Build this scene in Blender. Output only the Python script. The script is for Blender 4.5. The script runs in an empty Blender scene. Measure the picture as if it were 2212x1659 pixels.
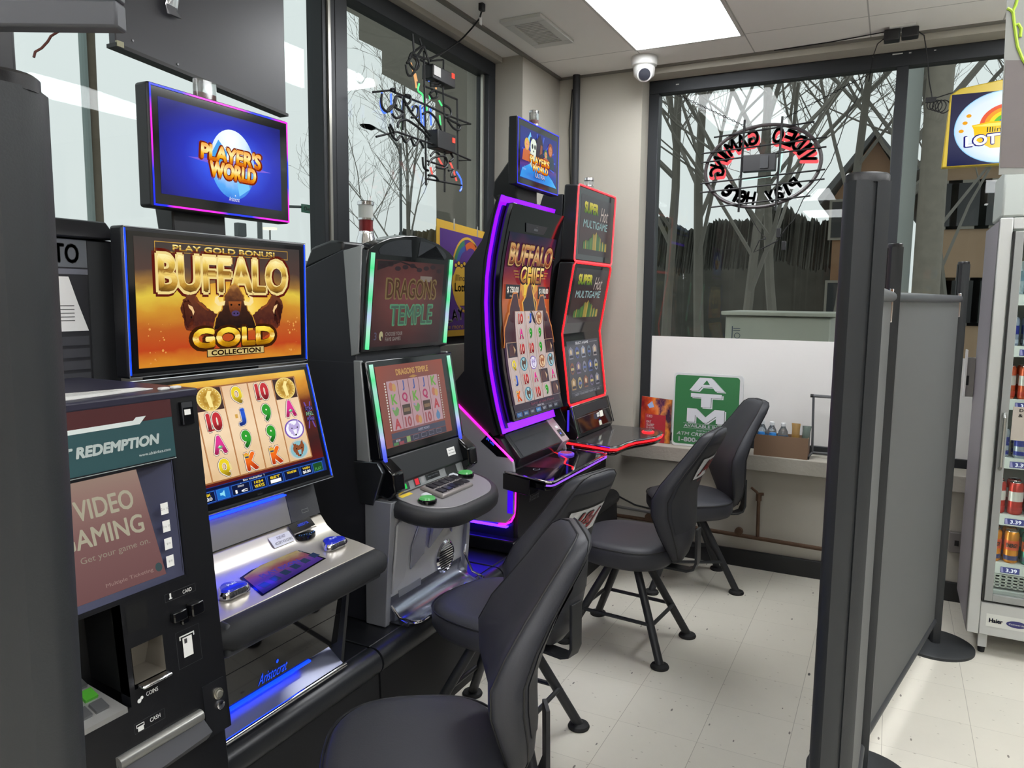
import bpy, bmesh, math, random
from mathutils import Vector, Matrix
S = bpy.context.scene
COL = S.collection
# ------------------------------------------------------------------ camera
CH = 1.6244
FPX = 1625.668
RW = ((0.89186654, 0.06187393, -0.44804653), (0.4521528, -0.09681197, 0.8866709), (0.01148555, -0.9933776, -0.11431983))
cd = bpy.data.cameras.new('camera'); cam = bpy.data.objects.new('camera', cd); COL.objects.link(cam)
cd.sensor_fit = 'HORIZONTAL'; cd.sensor_width = 36.0; cd.lens = FPX / 2212 * 36.0; cd.clip_start = 0.02; cd.clip_end = 400
m3 = Matrix(((RW[0][0], -RW[0][1], -RW[0][2]), (RW[1][0], -RW[1][1], -RW[1][2]), (RW[2][0], -RW[2][1], -RW[2][2])))
cam.matrix_world = Matrix.Translation((0, 0, CH)) @ m3.to_4x4()
S.camera = cam
# ------------------------------------------------------------------ sky and exposure
S.view_settings.view_transform = 'Standard'; S.view_settings.look = 'None'
S.view_settings.gamma = 1; S.view_settings.exposure = 0.08
try: S.view_settings.use_curve_mapping = False
except Exception: pass
w = bpy.data.worlds.new('overcast_sky'); S.world = w; w.use_nodes = True
wn = w.node_tree.nodes; wl = w.node_tree.links
bg = wn['Background']; bg.inputs[1].default_value = 0.92
tc = wn.new('ShaderNodeTexCoord'); sx = wn.new('ShaderNodeSeparateXYZ'); cr = wn.new('ShaderNodeValToRGB')
wl.new(tc.outputs['Generated'], sx.inputs[0]); wl.new(sx.outputs[2], cr.inputs[0]); wl.new(cr.outputs[0], bg.inputs[0])
cr.color_ramp.elements[0].position = 0.0; cr.color_ramp.elements[0].color = (0.80, 0.84, 0.84, 1)
cr.color_ramp.elements[1].position = 0.6; cr.color_ramp.elements[1].color = (0.93, 1.0, 1.0, 1)
LIGHT_E = 17.0      # ceiling diffusers
# ------------------------------------------------------------------ helpers
def lin(c):
    return c / 12.92 if c <= 0.04045 else ((c + 0.055) / 1.055) ** 2.4
def C(h):
    if isinstance(h, str):
        h = h.lstrip('#'); h = [int(h[i:i+2], 16) / 255 for i in (0, 2, 4)]
    return (lin(h[0]), lin(h[1]), lin(h[2]), 1)
MATS = {}
def M(name, col='808080', rough=.5, metal=0, em=None, es=1.0, bump=0, bscale=80, var=0, vscale=6, spec=.5, coat=0, alpha=1, trans=0):
    if name in MATS: return MATS[name]
    m = bpy.data.materials.new(name); m.use_nodes = True; MATS[name] = m
    nt = m.node_tree; b = nt.nodes['Principled BSDF']
    b.inputs['Base Color'].default_value = C(col); b.inputs['Roughness'].default_value = rough
    b.inputs['Metallic'].default_value = metal; b.inputs['Specular IOR Level'].default_value = spec
    b.inputs['Coat Weight'].default_value = coat; b.inputs['Coat Roughness'].default_value = .05
    b.inputs['Transmission Weight'].default_value = trans
    if alpha < 1: b.inputs['Alpha'].default_value = alpha
    if em: b.inputs['Emission Color'].default_value = C(em); b.inputs['Emission Strength'].default_value = es
    t = nt.nodes.new('ShaderNodeTexCoord')
    if bump:
        n = nt.nodes.new('ShaderNodeTexNoise'); n.inputs['Scale'].default_value = bscale; n.inputs['Detail'].default_value = 4
        bp = nt.nodes.new('ShaderNodeBump'); bp.inputs['Strength'].default_value = bump; bp.inputs['Distance'].default_value = .01
        nt.links.new(t.outputs['Object'], n.inputs['Vector']); nt.links.new(n.outputs[0], bp.inputs['Height']); nt.links.new(bp.outputs[0], b.inputs['Normal'])
    if var:
        n = nt.nodes.new('ShaderNodeTexNoise'); n.inputs['Scale'].default_value = vscale; n.inputs['Detail'].default_value = 6
        h = nt.nodes.new('ShaderNodeMix'); h.data_type = 'RGBA'
        a = C(col); h.inputs[6].default_value = tuple(x * (1 - var) for x in a[:3]) + (1,); h.inputs[7].default_value = tuple(min(1, x * (1 + var)) for x in a[:3]) + (1,)
        nt.links.new(t.outputs['Object'], n.inputs['Vector']); nt.links.new(n.outputs[0], h.inputs[0]); nt.links.new(h.outputs[2], b.inputs['Base Color'])
    return m
def E(h, s=1.0, name=None):            # a lit screen or lamp colour behind glossy glass
    k = name or 'lit_%s_%g' % (h, s)
    return M(k, '050505', .12, em=h, es=s, spec=.25)
def ramp_mat(name, stops, axis=1, noise=0, nscale=4, em=True, s=1.0, rough=.12):
    if name in MATS: return MATS[name]
    m = M(name, '050505', rough, spec=.25)
    nt = m.node_tree; b = nt.nodes['Principled BSDF']
    uv = nt.nodes.new('ShaderNodeUVMap'); sp = nt.nodes.new('ShaderNodeSeparateXYZ'); r = nt.nodes.new('ShaderNodeValToRGB')
    nt.links.new(uv.outputs[0], sp.inputs[0]); src = sp.outputs[axis]
    if noise:
        n = nt.nodes.new('ShaderNodeTexNoise'); n.inputs['Scale'].default_value = nscale; n.inputs['Detail'].default_value = 5
        nt.links.new(uv.outputs[0], n.inputs['Vector'])
        a = nt.nodes.new('ShaderNodeMath'); a.operation = 'MULTIPLY_ADD'; a.inputs[1].default_value = noise; a.inputs[2].default_value = -noise / 2
        nt.links.new(n.outputs[0], a.inputs[0]); q = nt.nodes.new('ShaderNodeMath'); q.operation = 'ADD'
        nt.links.new(a.outputs[0], q.inputs[0]); nt.links.new(src, q.inputs[1]); src = q.outputs[0]
    nt.links.new(src, r.inputs[0])
    e = r.color_ramp.elements
    while len(e) < len(stops): e.new(.5)
    for i, (p, c) in enumerate(stops): e[i].position = p; e[i].color = C(c)
    if em: nt.links.new(r.outputs[0], b.inputs['Emission Color']); b.inputs['Emission Strength'].default_value = s
    else: nt.links.new(r.outputs[0], b.inputs['Base Color'])
    return m
def radial_mat(name, cx, cy, sx_, sy_, stops, noise=0, nscale=4, s=1.0):
    if name in MATS: return MATS[name]
    m = M(name, '050505', .12, spec=.25); nt = m.node_tree; b = nt.nodes['Principled BSDF']
    uv = nt.nodes.new('ShaderNodeUVMap'); mp = nt.nodes.new('ShaderNodeMapping'); mp.vector_type = 'POINT'
    mp.inputs['Location'].default_value = (-cx / sx_, -cy / sy_, 0); mp.inputs['Scale'].default_value = (1 / sx_, 1 / sy_, 1)
    ln = nt.nodes.new('ShaderNodeVectorMath'); ln.operation = 'LENGTH'; r = nt.nodes.new('ShaderNodeValToRGB')
    nt.links.new(uv.outputs[0], mp.inputs[0]); nt.links.new(mp.outputs[0], ln.inputs[0]); src = ln.outputs['Value']
    if noise:
        n = nt.nodes.new('ShaderNodeTexNoise'); n.inputs['Scale'].default_value = nscale; n.inputs['Detail'].default_value = 6
        nt.links.new(uv.outputs[0], n.inputs['Vector'])
        a = nt.nodes.new('ShaderNodeMath'); a.operation = 'MULTIPLY_ADD'; a.inputs[1].default_value = noise; a.inputs[2].default_value = -noise / 2
        nt.links.new(n.outputs[0], a.inputs[0]); q = nt.nodes.new('ShaderNodeMath'); q.operation = 'ADD'
        nt.links.new(a.outputs[0], q.inputs[0]); nt.links.new(src, q.inputs[1]); src = q.outputs[0]
    nt.links.new(src, r.inputs[0]); e = r.color_ramp.elements
    while len(e) < len(stops): e.new(.5)
    for i, (p, c) in enumerate(stops): e[i].position = p; e[i].color = C(c)
    nt.links.new(r.outputs[0], b.inputs['Emission Color']); b.inputs['Emission Strength'].default_value = s
    return m
def V(*a): return Vector(a)
TXT = {}
def text_geo(s, off=0.0, shear=0.0, sp=1.0):
    k = (s, off, shear, sp)
    if k in TXT: return TXT[k]
    c = bpy.data.curves.new('t', 'FONT'); c.body = s; c.size = 1; c.offset = off; c.shear = shear; c.space_character = sp; c.resolution_u = 3
    o = bpy.data.objects.new('t', c); me = o.to_mesh()
    vs = [(v.co.x, v.co.y) for v in me.vertices]; fs = [tuple(p.vertices) for p in me.polygons]
    o.to_mesh_clear(); bpy.data.objects.remove(o); bpy.data.curves.remove(c)
    if not vs: vs = [(0, 0), (1, 0), (1, 1)]; fs = [(0, 1, 2)]
    TXT[k] = (vs, fs); return TXT[k]
ORG = {}
class MB:
    def __init__(s): s.v = []; s.f = []; s.mi = []; s.uv = []; s.ms = []; s.cur = 0
    def mat(s, m):
        if m not in s.ms: s.ms.append(m)
        s.cur = s.ms.index(m); return s
    def add(s, vs, fs, uvs=None):
        b = len(s.v); s.v += [tuple(v) for v in vs]; s.uv += (uvs or [(0, 0)] * len(vs))
        for f in fs: s.f.append(tuple(i + b for i in f)); s.mi.append(s.cur)
        return s
    def box(s, x, y, z, m=None):
        if m: s.mat(m)
        x0, x1 = sorted(x); y0, y1 = sorted(y); z0, z1 = sorted(z)
        vs = [(a, b, c) for a in (x0, x1) for b in (y0, y1) for c in (z0, z1)]
        return s.add(vs, [(0, 1, 3, 2), (4, 6, 7, 5), (0, 4, 5, 1), (2, 3, 7, 6), (0, 2, 6, 4), (1, 5, 7, 3)])
    def prism(s, poly, ax, a0, a1, m=None, q=None):
        # poly in the two remaining axes (x,z for ax='y'; y,z for 'x'; x,y for 'z')
        if m: s.mat(m)
        def P(p, a): return {'y': (p[0], a, p[1]), 'x': (a, p[0], p[1]), 'z': (p[0], p[1], a)}[ax]
        n = len(poly); vs = [P(p, a0) for p in poly] + [P(p, a1) for p in poly]
        us = [(0, 0)] * (2 * n)
        return s.add(vs, [tuple(range(n)), tuple(range(2 * n - 1, n - 1, -1))] + [(i, (i + 1) % n, n + (i + 1) % n, n + i) for i in range(n)])
    def tube(s, pts, r, n=8, closed=False, m=None, r1=None):
        if m: s.mat(m)
        pts = [Vector(p) for p in pts]; N = len(pts); rings = []; up = None
        for i, p in enumerate(pts):
            a = pts[i - 1] if (i > 0 or closed) else p; b = pts[(i + 1) % N] if (i < N - 1 or closed) else p
            d = (b - a); d = d.normalized() if d.length > 1e-9 else V(0, 0, 1)
            if up is None:
                up = d.cross(V(0, 0, 1))
                if up.length < .1: up = d.cross(V(1, 0, 0))
                up.normalize()
            else:
                up = (up - d * up.dot(d)); up = up.normalized() if up.length > 1e-6 else d.orthogonal().normalized()
            w = d.cross(up); rr = r if r1 is None else r + (r1 - r) * i / max(1, N - 1)
            rings.append([p + up * rr * math.cos(t) + w * rr * math.sin(t) for t in [2 * math.pi * k / n for k in range(n)]])
        return s.loft(rings, closed)
    def loft(s, rings, closed=False, cap=True, m=None):
        if m: s.mat(m)
        n = len(rings[0]); vs = [p for r in rings for p in r]; fs = []
        R = len(rings)
        for i in range(R if closed else R - 1):
            a = i * n; b = ((i + 1) % R) * n
            for k in range(n): fs.append((a + k, a + (k + 1) % n, b + (k + 1) % n, b + k))
        if not closed and cap: fs += [tuple(range(n - 1, -1, -1)), tuple((R - 1) * n + k for k in range(n))]
        return s.add(vs, fs)
    def lathe(s, c, prof, n=24, m=None, ax='z', cap=True):
        if m: s.mat(m)
        c = Vector(c); rings = []
        for r, h in prof:
            ring = []
            for k in range(n):
                t = 2 * math.pi * k / n; a, b = r * math.cos(t), r * math.sin(t)
                ring.append(c + {'z': V(a, b, h), 'x': V(h, a, b), 'y': V(a, h, b)}[ax])
            rings.append(ring)
        return s.loft(rings, cap=cap)
    def quad(s, pts, m=None):
        if m: s.mat(m)
        return s.add(pts, [tuple(range(len(pts)))], [(0, 0), (1, 0), (1, 1), (0, 1)][:len(pts)] if len(pts) <= 4 else None)
    def build(s, name, parent=None, bevel=0, seg=2, sharp=35, subd=0, loc=None, solid=0):
        if parent is None:
            if loc is None:
                xs = [v[0] for v in s.v]; ys = [v[1] for v in s.v]; zs = [v[2] for v in s.v]
                loc = ((min(xs) + max(xs)) / 2, (min(ys) + max(ys)) / 2, min(zs))
            o0 = Vector(loc)
        else: o0 = ORG[parent.name]
        me = bpy.data.meshes.new(name); me.from_pydata([Vector(v) - o0 for v in s.v], [], s.f)
        for m in s.ms: me.materials.append(m)
        me.polygons.foreach_set('material_index', s.mi)
        if any(u != (0, 0) for u in s.uv):
            ul = me.uv_layers.new(name='UVMap')
            for l in me.loops: ul.data[l.index].uv = s.uv[l.vertex_index]
        bm = bmesh.new(); bm.from_mesh(me)
        bmesh.ops.recalc_face_normals(bm, faces=bm.faces[:]); bm.to_mesh(me); bm.free()
        me.shade_smooth()
        try: me.set_sharp_from_angle(angle=math.radians(sharp))
        except Exception: pass
        o = bpy.data.objects.new(name, me); COL.objects.link(o)
        if parent is None: o.location = o0
        else: o.parent = parent
        ORG[o.name] = o0
        if bevel:
            b = o.modifiers.new('bevel', 'BEVEL'); b.width = bevel; b.segments = seg; b.limit_method = 'ANGLE'; b.angle_limit = math.radians(35)
        if subd:
            b = o.modifiers.new('subsurf', 'SUBSURF'); b.levels = subd; b.render_levels = subd
        return o
def empty(name, loc, label=None, cat=None, group=None):
    o = bpy.data.objects.new(name, None); COL.objects.link(o); o.location = loc; ORG[o.name] = Vector(loc); o.empty_display_size = .1
    return tag(o, label, cat, group)
def tag(o, label=None, cat=None, group=None, kind=None):
    if label: o['label'] = label
    if cat: o['category'] = cat
    if group: o['group'] = group
    if kind: o['kind'] = kind
    return o
def smooth(pts, k=4):
    P = [Vector(p) for p in pts]; out = []
    for i in range(len(P) - 1):
        a, b, c, d = P[max(0, i - 1)], P[i], P[i + 1], P[min(len(P) - 1, i + 2)]
        for j in range(k):
            t = j / k; out.append(.5 * ((2 * b) + (c - a) * t + (2 * a - 5 * b + 4 * c - d) * t * t + (3 * b - a - 3 * c + d) * t ** 3))
    return out + [P[-1]]
def struct(name, mb, **k): return tag(mb.build(name, **k), kind='structure')
def ray(px, py):
    c = (px - 1106, py - 829.5, FPX)
    return Vector([sum(RW[i][j] * c[j] for j in range(3)) for i in range(3)])
def ptx(px, py, x): d = ray(px, py); return V(0, 0, CH) + d * (x / d.x)
def pty(px, py, y): d = ray(px, py); return V(0, 0, CH) + d * (y / d.y)
def ptz(px, py, z): d = ray(px, py); return V(0, 0, CH) + d * ((z - CH) / d.z)
class Surf:
    # flat or curved display surface: fn(u, v, n) -> world point; u to the right, v up, n out of the face
    def __init__(s, fn): s.fn = fn; s.k = 1; s.mb = MB()
    def L(s, lift): return lift * .0005
    def grid(s, u0, v0, u1, v1, m, lift=1, nu=1, nv=1):
        s.mb.mat(m); vs = []; us = []; fs = []
        for j in range(nv + 1):
            for i in range(nu + 1):
                a, b = i / nu, j / nv; vs.append(s.fn(u0 + (u1 - u0) * a, v0 + (v1 - v0) * b, s.L(lift))); us.append((a + 1e-5, b))
        for j in range(nv):
            for i in range(nu): q = j * (nu + 1) + i; fs.append((q, q + 1, q + nu + 2, q + nu + 1))
        s.mb.add(vs, fs, us); return s
    rect = grid
    def frame(s, u0, v0, u1, v1, t, m, lift=2):
        s.grid(u0, v0, u1, v0 + t, m, lift); s.grid(u0, v1 - t, u1, v1, m, lift); s.grid(u0, v0, u0 + t, v1, m, lift); return s.grid(u1 - t, v0, u1, v1, m, lift)
    def poly(s, pts, m, lift=2):
        s.mb.mat(m); us = [p[0] for p in pts]; vs = [p[1] for p in pts]; a, b = min(us), min(vs); w, h = max(us) - a or 1, max(vs) - b or 1
        s.mb.add([s.fn(p[0], p[1], s.L(lift)) for p in pts], [tuple(range(len(pts)))], [((p[0] - a) / w + 1e-5, (p[1] - b) / h) for p in pts]); return s
    def furry(s, pts, m, lift, amp, seed=1, k=5):
        rnd = random.Random(seed); out = []
        for i, p in enumerate(pts):
            q = pts[(i + 1) % len(pts)]; d = math.hypot(q[0] - p[0], q[1] - p[1]) or 1; nx, ny = (q[1] - p[1]) / d, -(q[0] - p[0]) / d
            for j in range(k):
                t = j / k; o = 0 if j == 0 else amp * rnd.uniform(-1, 1); out.append((p[0] + (q[0] - p[0]) * t + nx * o, p[1] + (q[1] - p[1]) * t + ny * o))
        return s.poly(out, m, lift)
    def ell(s, cu, cv, ru, rv, m, lift=2, n=28, a0=0, a1=360):
        pts = [(cu + ru * math.cos(math.radians(a0 + (a1 - a0) * i / n)), cv + rv * math.sin(math.radians(a0 + (a1 - a0) * i / n))) for i in range(n + (0 if a1 - a0 == 360 else 1))]
        return s.poly(pts, m, lift)
    def ring(s, cu, cv, ru, rv, t, m, lift=2, n=36, a0=0, a1=360, tv=None):
        s.mb.mat(m); vs = []; fs = []; tv = t if tv is None else tv
        for i in range(n + 1):
            a = math.radians(a0 + (a1 - a0) * i / n)
            vs += [s.fn(cu + ru * math.cos(a), cv + rv * math.sin(a), s.L(lift)), s.fn(cu + (ru - t) * math.cos(a), cv + (rv - tv) * math.sin(a), s.L(lift))]
        for i in range(n): fs.append((2 * i, 2 * i + 2, 2 * i + 3, 2 * i + 1))
        s.mb.add(vs, fs, [(.5, .5)] * len(vs)); return s
    def line(s, p, q, t, m, lift=2):
        d = math.hypot(q[0] - p[0], q[1] - p[1]); nx, ny = -(q[1] - p[1]) / d * t / 2, (q[0] - p[0]) / d * t / 2
        return s.poly([(p[0] + nx, p[1] + ny), (q[0] + nx, q[1] + ny), (q[0] - nx, q[1] - ny), (p[0] - nx, p[1] - ny)], m, lift)
    def text(s, t, u, v, h, m, w=None, al='c', off=.02, shear=0, lift=3, rot=0, mirror=False, sp=1.0):
        # u,v: centre (al='c') or left centre (al='l') of the word; h: its height; w: its width
        fat = 0
        if off > .03 or (off > 0 and h > .012): fat = off
        off = 0
        vs, fs = text_geo(t, off, shear, sp); xs = [p[0] for p in vs]; ys = [p[1] for p in vs]
        x0, x1, y0, y1 = min(xs), max(xs), min(ys), max(ys); sy = h / (y1 - y0); sx_ = sy if w is None else w / (x1 - x0)
        cx = (x0 + x1) / 2 if al == 'c' else x0; cy = (y0 + y1) / 2; co, si = math.cos(rot), math.sin(rot); s.mb.mat(m); out = []; uv = []
        for x, y in vs:
            a, b = (x - cx) * sx_ * (-1 if mirror else 1), (y - cy) * sy
            out.append((u + a * co - b * si, v + a * si + b * co)); uv.append(((x - x0) / (x1 - x0) + 1e-5, (y - y0) / (y1 - y0)))
        fr = fat * sy
        nn_ = 8 if (fat > .035 and h > .012) else 4
        for dx_, dy_ in ([(0, 0)] if not fat else [(fr * math.cos(k * math.tau / nn_ + .4), fr * math.sin(k * math.tau / nn_ + .4)) for k in range(nn_)]):
            s.mb.add([s.fn(p + dx_, q + dy_, s.L(lift)) for p, q in out], fs, uv)
        return s
    def textb(s, t, u, v, h, m, m2, w=None, o=.05, lift=3, **k):   # with a darker outline beneath
        off = k.pop('off', .02)
        s.text(t, u, v, h * 1.06, m2, w=(w * 1.04 if w else None), off=off + o, lift=lift, **k); return s.text(t, u, v, h, m, w=w, off=off, lift=lift + 1, **k)
    def build(s, name, parent, **k):
        return s.mb.build(name, parent, **k)
def flat(o, ux, vx):
    o = Vector(o); ux = Vector(ux); vx = Vector(vx); n = ux.cross(vx).normalized()
    return lambda u, v, d: o + ux * u + vx * v + n * d
def facex(A, B, y0):      # face towards +x; v=0 at B=(x,z), v upward to A=(x,z); u along +y from y0
    d = V(A[0] - B[0], 0, A[1] - B[1]).normalized()
    return flat((B[0], y0, B[1]), (0, 1, 0), d)
def sup(cx, cy, rx, ry, z, n=28, e=2.6):
    r = []
    for k in range(n):
        t = 2 * math.pi * k / n; c, s_ = math.cos(t), math.sin(t)
        r.append(V(cx + rx * math.copysign(abs(c) ** (2 / e), c), cy + ry * math.copysign(abs(s_) ** (2 / e), s_), z))
    return r
# ------------------------------------------------------------------ shared materials
BLK = M('black_plastic', '17181c', .42, bump=.03, bscale=400)
BLKG = M('black_gloss', '0b0c0f', .09, spec=.6)
BLKP = M('black_powder_metal', '232528', .45)
BODY = M('cabinet_laminate_black', '14151a', .5, bump=.04, bscale=300)
GREY = M('grey_cabinet_metal', '54565c', .42, .2, bump=.02, bscale=500)
SILV = M('brushed_aluminium', 'b3b0aa', .33, .75, bump=.01, bscale=900)
SILVD = M('silver_plastic', '8f9192', .35, .35)
CHR = M('chrome', 'e6e6ea', .08, 1)
CREAM = M('deck_champagne_metal', 'c9c3b8', .3, .55)
LEA = M('black_vinyl_leather', '34353b', .5, bump=.05, bscale=260, spec=.45)
LEAS = M('vinyl_seam', '121316', .5)
WHT = M('white_plastic', 'd8d8d6', .4)
PAPER = M('white_paper', 'e2e2e0', .7)
CLR = M('clear_plastic', 'd8dcdc', .08, trans=.9, spec=.5)
REDL = M('red_lens', '8c1f24', .15, trans=.35)
RUBB = M('rubber', '101113', .7)
# ------------------------------------------------------------------ room
ZC = 3.03; XL = -2.025; YB = 4.64; XR = 4.6; YF = -5.2
def grid_mat(name, base, line, px_, py_, x0, y0, wd, rough, var=.06, vs=5, speck=None, lw2=None):
    m = M(name, base, rough, spec=.5); nt = m.node_tree; b = nt.nodes['Principled BSDF']; N = nt.nodes.new; Lk = nt.links.new
    t = N('ShaderNodeTexCoord'); sp = N('ShaderNodeSeparateXYZ'); Lk(t.outputs['Object'], sp.inputs[0])
    def mt(op, a, b_=None, c=None):
        n = N('ShaderNodeMath'); n.operation = op
        for i, v in enumerate((a, b_, c)):
            if v is None: continue
            if isinstance(v, (int, float)): n.inputs[i].default_value = v
            else: Lk(v, n.inputs[i])
        return n.outputs[0]
    def lines(o, p, q, wdt):
        s = mt('SUBTRACT', o, q - 50 * p); f = mt('FRACT', mt('DIVIDE', s, p)); return mt('LESS_THAN', f, wdt / p)
    l = mt('MAXIMUM', lines(sp.outputs[0], px_, x0, wd), lines(sp.outputs[1], py_, y0, lw2 or wd))
    # each tile its own slight tone
    fx = mt('FLOOR', mt('DIVIDE', mt('SUBTRACT', sp.outputs[0], x0), px_)); fy = mt('FLOOR', mt('DIVIDE', mt('SUBTRACT', sp.outputs[1], y0), py_))
    cb = N('ShaderNodeCombineXYZ'); Lk(fx, cb.inputs[0]); Lk(fy, cb.inputs[1]); wnz = N('ShaderNodeTexWhiteNoise'); Lk(cb.outputs[0], wnz.inputs[0])
    n = N('ShaderNodeTexNoise'); n.inputs['Scale'].default_value = vs; n.inputs['Detail'].default_value = 8; n.inputs['Roughness'].default_value = .65; Lk(t.outputs['Object'], n.inputs[0])
    v = mt('ADD', mt('MULTIPLY', n.outputs[0], var * 2.4), mt('MULTIPLY', wnz.outputs[0], var * .8)); v = mt('ADD', v, 1 - var * 1.6)
    mul = N('ShaderNodeVectorMath'); mul.operation = 'SCALE'; mul.inputs[0].default_value = C(base)[:3]; Lk(v, mul.inputs['Scale'])
    col = mul.outputs[0]
    if speck:
        for sc, th, cc, st in speck:
            mp = N('ShaderNodeMapping'); mp.inputs['Scale'].default_value = st; Lk(t.outputs['Object'], mp.inputs[0])
            vo = N('ShaderNodeTexVoronoi'); vo.inputs['Scale'].default_value = sc; Lk(mp.outputs[0], vo.inputs[0])
            wv = N('ShaderNodeTexWhiteNoise'); Lk(vo.outputs['Color'], wv.inputs[0])
            k = mt('MULTIPLY', mt('LESS_THAN', vo.outputs['Distance'], .16), mt('LESS_THAN', wv.outputs[0], th))
            mx = N('ShaderNodeMix'); mx.data_type = 'RGBA'; Lk(k, mx.inputs[0]); Lk(col, mx.inputs[6]); mx.inputs[7].default_value = C(cc); col = mx.outputs[2]
    mx = N('ShaderNodeMix'); mx.data_type = 'RGBA'; Lk(l, mx.inputs[0]); Lk(col, mx.inputs[6]); mx.inputs[7].default_value = C(line); Lk(mx.outputs[2], b.inputs['Base Color'])
    return m
FLOOR = grid_mat('vinyl_composition_tile', 'd2cec2', 'a39f94', .3048, .3048, -.2515, 3.255, .0022, .3, .055, 4,
                 speck=[(42, .07, '77726b', (1, .35, 1)), (70, .16, 'a39d92', (.5, 1, 1)), (30, .012, '4b4845', (1, .4, 1))], lw2=.0012)
CEIL = grid_mat('ceiling_tile', 'eceae6', 'b4b3b0', .6, 1.22, -1.41, 4.285, .007, .9, .03, 2)
WALL = M('painted_wall', 'a9a59b', .7, bump=.05, bscale=60, var=.05, vscale=3)
WALLD = M('stained_wall', 'aeaa9f', .75, bump=.08, bscale=40, var=.12, vscale=2.2)
WALLB = M('store_back_wall', '8c8478', .8, var=.15, vscale=2)
FRM = M('dark_bronze_frame', '2a2d31', .45, .3, bump=.02, bscale=300)
CONC = M('concrete', 'a19d93', .85, bump=.25, bscale=60, var=.12, vscale=7)
GL = bpy.data.materials.new('window_glass'); GL.use_nodes = True; MATS['window_glass'] = GL
_n = GL.node_tree; _n.nodes.clear(); _o = _n.nodes.new('ShaderNodeOutputMaterial'); _m = _n.nodes.new('ShaderNodeMixShader'); _lw = _n.nodes.new('ShaderNodeLayerWeight'); _lw.inputs[0].default_value = .5; _pw = _n.nodes.new('ShaderNodeMath'); _pw.operation = 'POWER'; _pw.inputs[1].default_value = 4.0; _f = _n.nodes.new('ShaderNodeMath'); _f.operation = 'MULTIPLY_ADD'; _f.inputs[1].default_value = .9; _f.inputs[2].default_value = .015; _n.links.new(_lw.outputs['Facing'], _pw.inputs[0]); _n.links.new(_pw.outputs[0], _f.inputs[0])
_t = _n.nodes.new('ShaderNodeBsdfTransparent'); _t.inputs[0].default_value = (.93, .96, .95, 1); _g = _n.nodes.new('ShaderNodeBsdfGlossy'); _g.inputs['Roughness'].default_value = .01
_n.links.new(_f.outputs[0], _m.inputs[0]); _n.links.new(_t.outputs[0], _m.inputs[1]); _n.links.new(_g.outputs[0], _m.inputs[2]); _n.links.new(_m.outputs[0], _o.inputs[0])
struct('floor', MB().box((-2.3, XR), (YF, 4.8), (-.1, 0), FLOOR), loc=(0, 0, 0))
struct('ceiling', MB().box((-2.2, XR), (YF, YB), (ZC, ZC + .1), CEIL), loc=(0, 0, 0))
# left wall: low wall under the window, pier at the far corner, wall by the camera
lw = MB().box((-2.4, -2.16), (.1, 4.1), (0, 1.36), WALL); lw.box((-2.4, XL), (4.1, 4.64), (0, ZC)); lw.box((-2.4, XL), (YF, .1), (0, ZC)); lw.box((-2.4, -2.16), (.1, 4.1), (3.0, ZC))
struct('wall_left', lw)
struct('trim_1', MB().box((XL - .006, XL + .02), (YF, YB), (ZC - .012, ZC), M('ceiling_edge_trim', '77756f', .6)))
bw = MB().box((-2.4, -1.469), (YB, 4.86), (0, ZC), WALLD); bw.box((-1.469, 1.9), (YB, 4.86), (0, .62)); bw.box((-1.469, 1.9), (YB, 4.86), (2.985, ZC)); bw.box((1.9, XR), (YB, 4.86), (0, ZC))
struct('wall_back', bw)
struct('trim_2', MB().box((-2.025, XR), (YB - .02, YB), (ZC - .012, ZC), MATS['ceiling_edge_trim']))
struct('wall_right', MB().box((XR, XR + .1), (YF, 4.86), (0, ZC), WALLB))
struct('wall_front', MB().box((-2.3, XR), (YF - .1, YF), (0, ZC), WALLB))
struct('trim_3', MB().box((-1.52, 1.9), (4.565, 4.80), (.62, .71), CONC), bevel=.004)
struct('baseboard_back', MB().box((-1.95, 2.5), (4.618, 4.64), (0, .106), M('black_baseboard', '15171a', .4)), bevel=.003)
# window_1 and window_2: the storefront along the left
def window(name, loc): o = empty(name, loc); return tag(o, kind='structure')
def wframe(r, y0, y1, z0, z1, xa, xb, t, stiles=(1, 1)):
    b = MB().mat(FRM); b.box((xa, xb), (y0, y1), (z1 - t, z1)); b.box((xa, xb), (y0, y1), (z0, z0 + t))
    if stiles[0]: b.box((xa, xb), (y0, y0 + t), (z0 + t, z1 - t))
    if stiles[1]: b.box((xa, xb), (y1 - t, y1), (z0 + t, z1 - t))
    return b.build('window_frame', r, bevel=.003)
w1 = window('window_1', (-2.25, 1.3, 1.36)); wframe(w1, .1, 2.65, 1.36, 3.0, -2.29, -2.205, .082)
MB().box((-2.262, -2.256), (.18, 2.57), (1.44, 2.92), GL).build('glass_pane', w1)
MB().box((-2.205, -2.196), (2.596, 2.612), (1.36, 2.95), M('bare_aluminium', 'b9b7ae', .3, .8)).build('mullion_strip', w1)
w2 = window('window_2', (-2.25, 3.4, 1.36)); wframe(w2, 2.65, 4.1, 1.36, 3.0, -2.29, -2.205, .082)
MB().box((-2.262, -2.256), (2.73, 4.02), (1.44, 2.92), GL).build('glass_pane', w2)
MB().box((-2.25, -2.235), (4.0, 4.018), (1.44, 2.92), MATS['bare_aluminium']).build('glazing_bead', w2)
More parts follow.
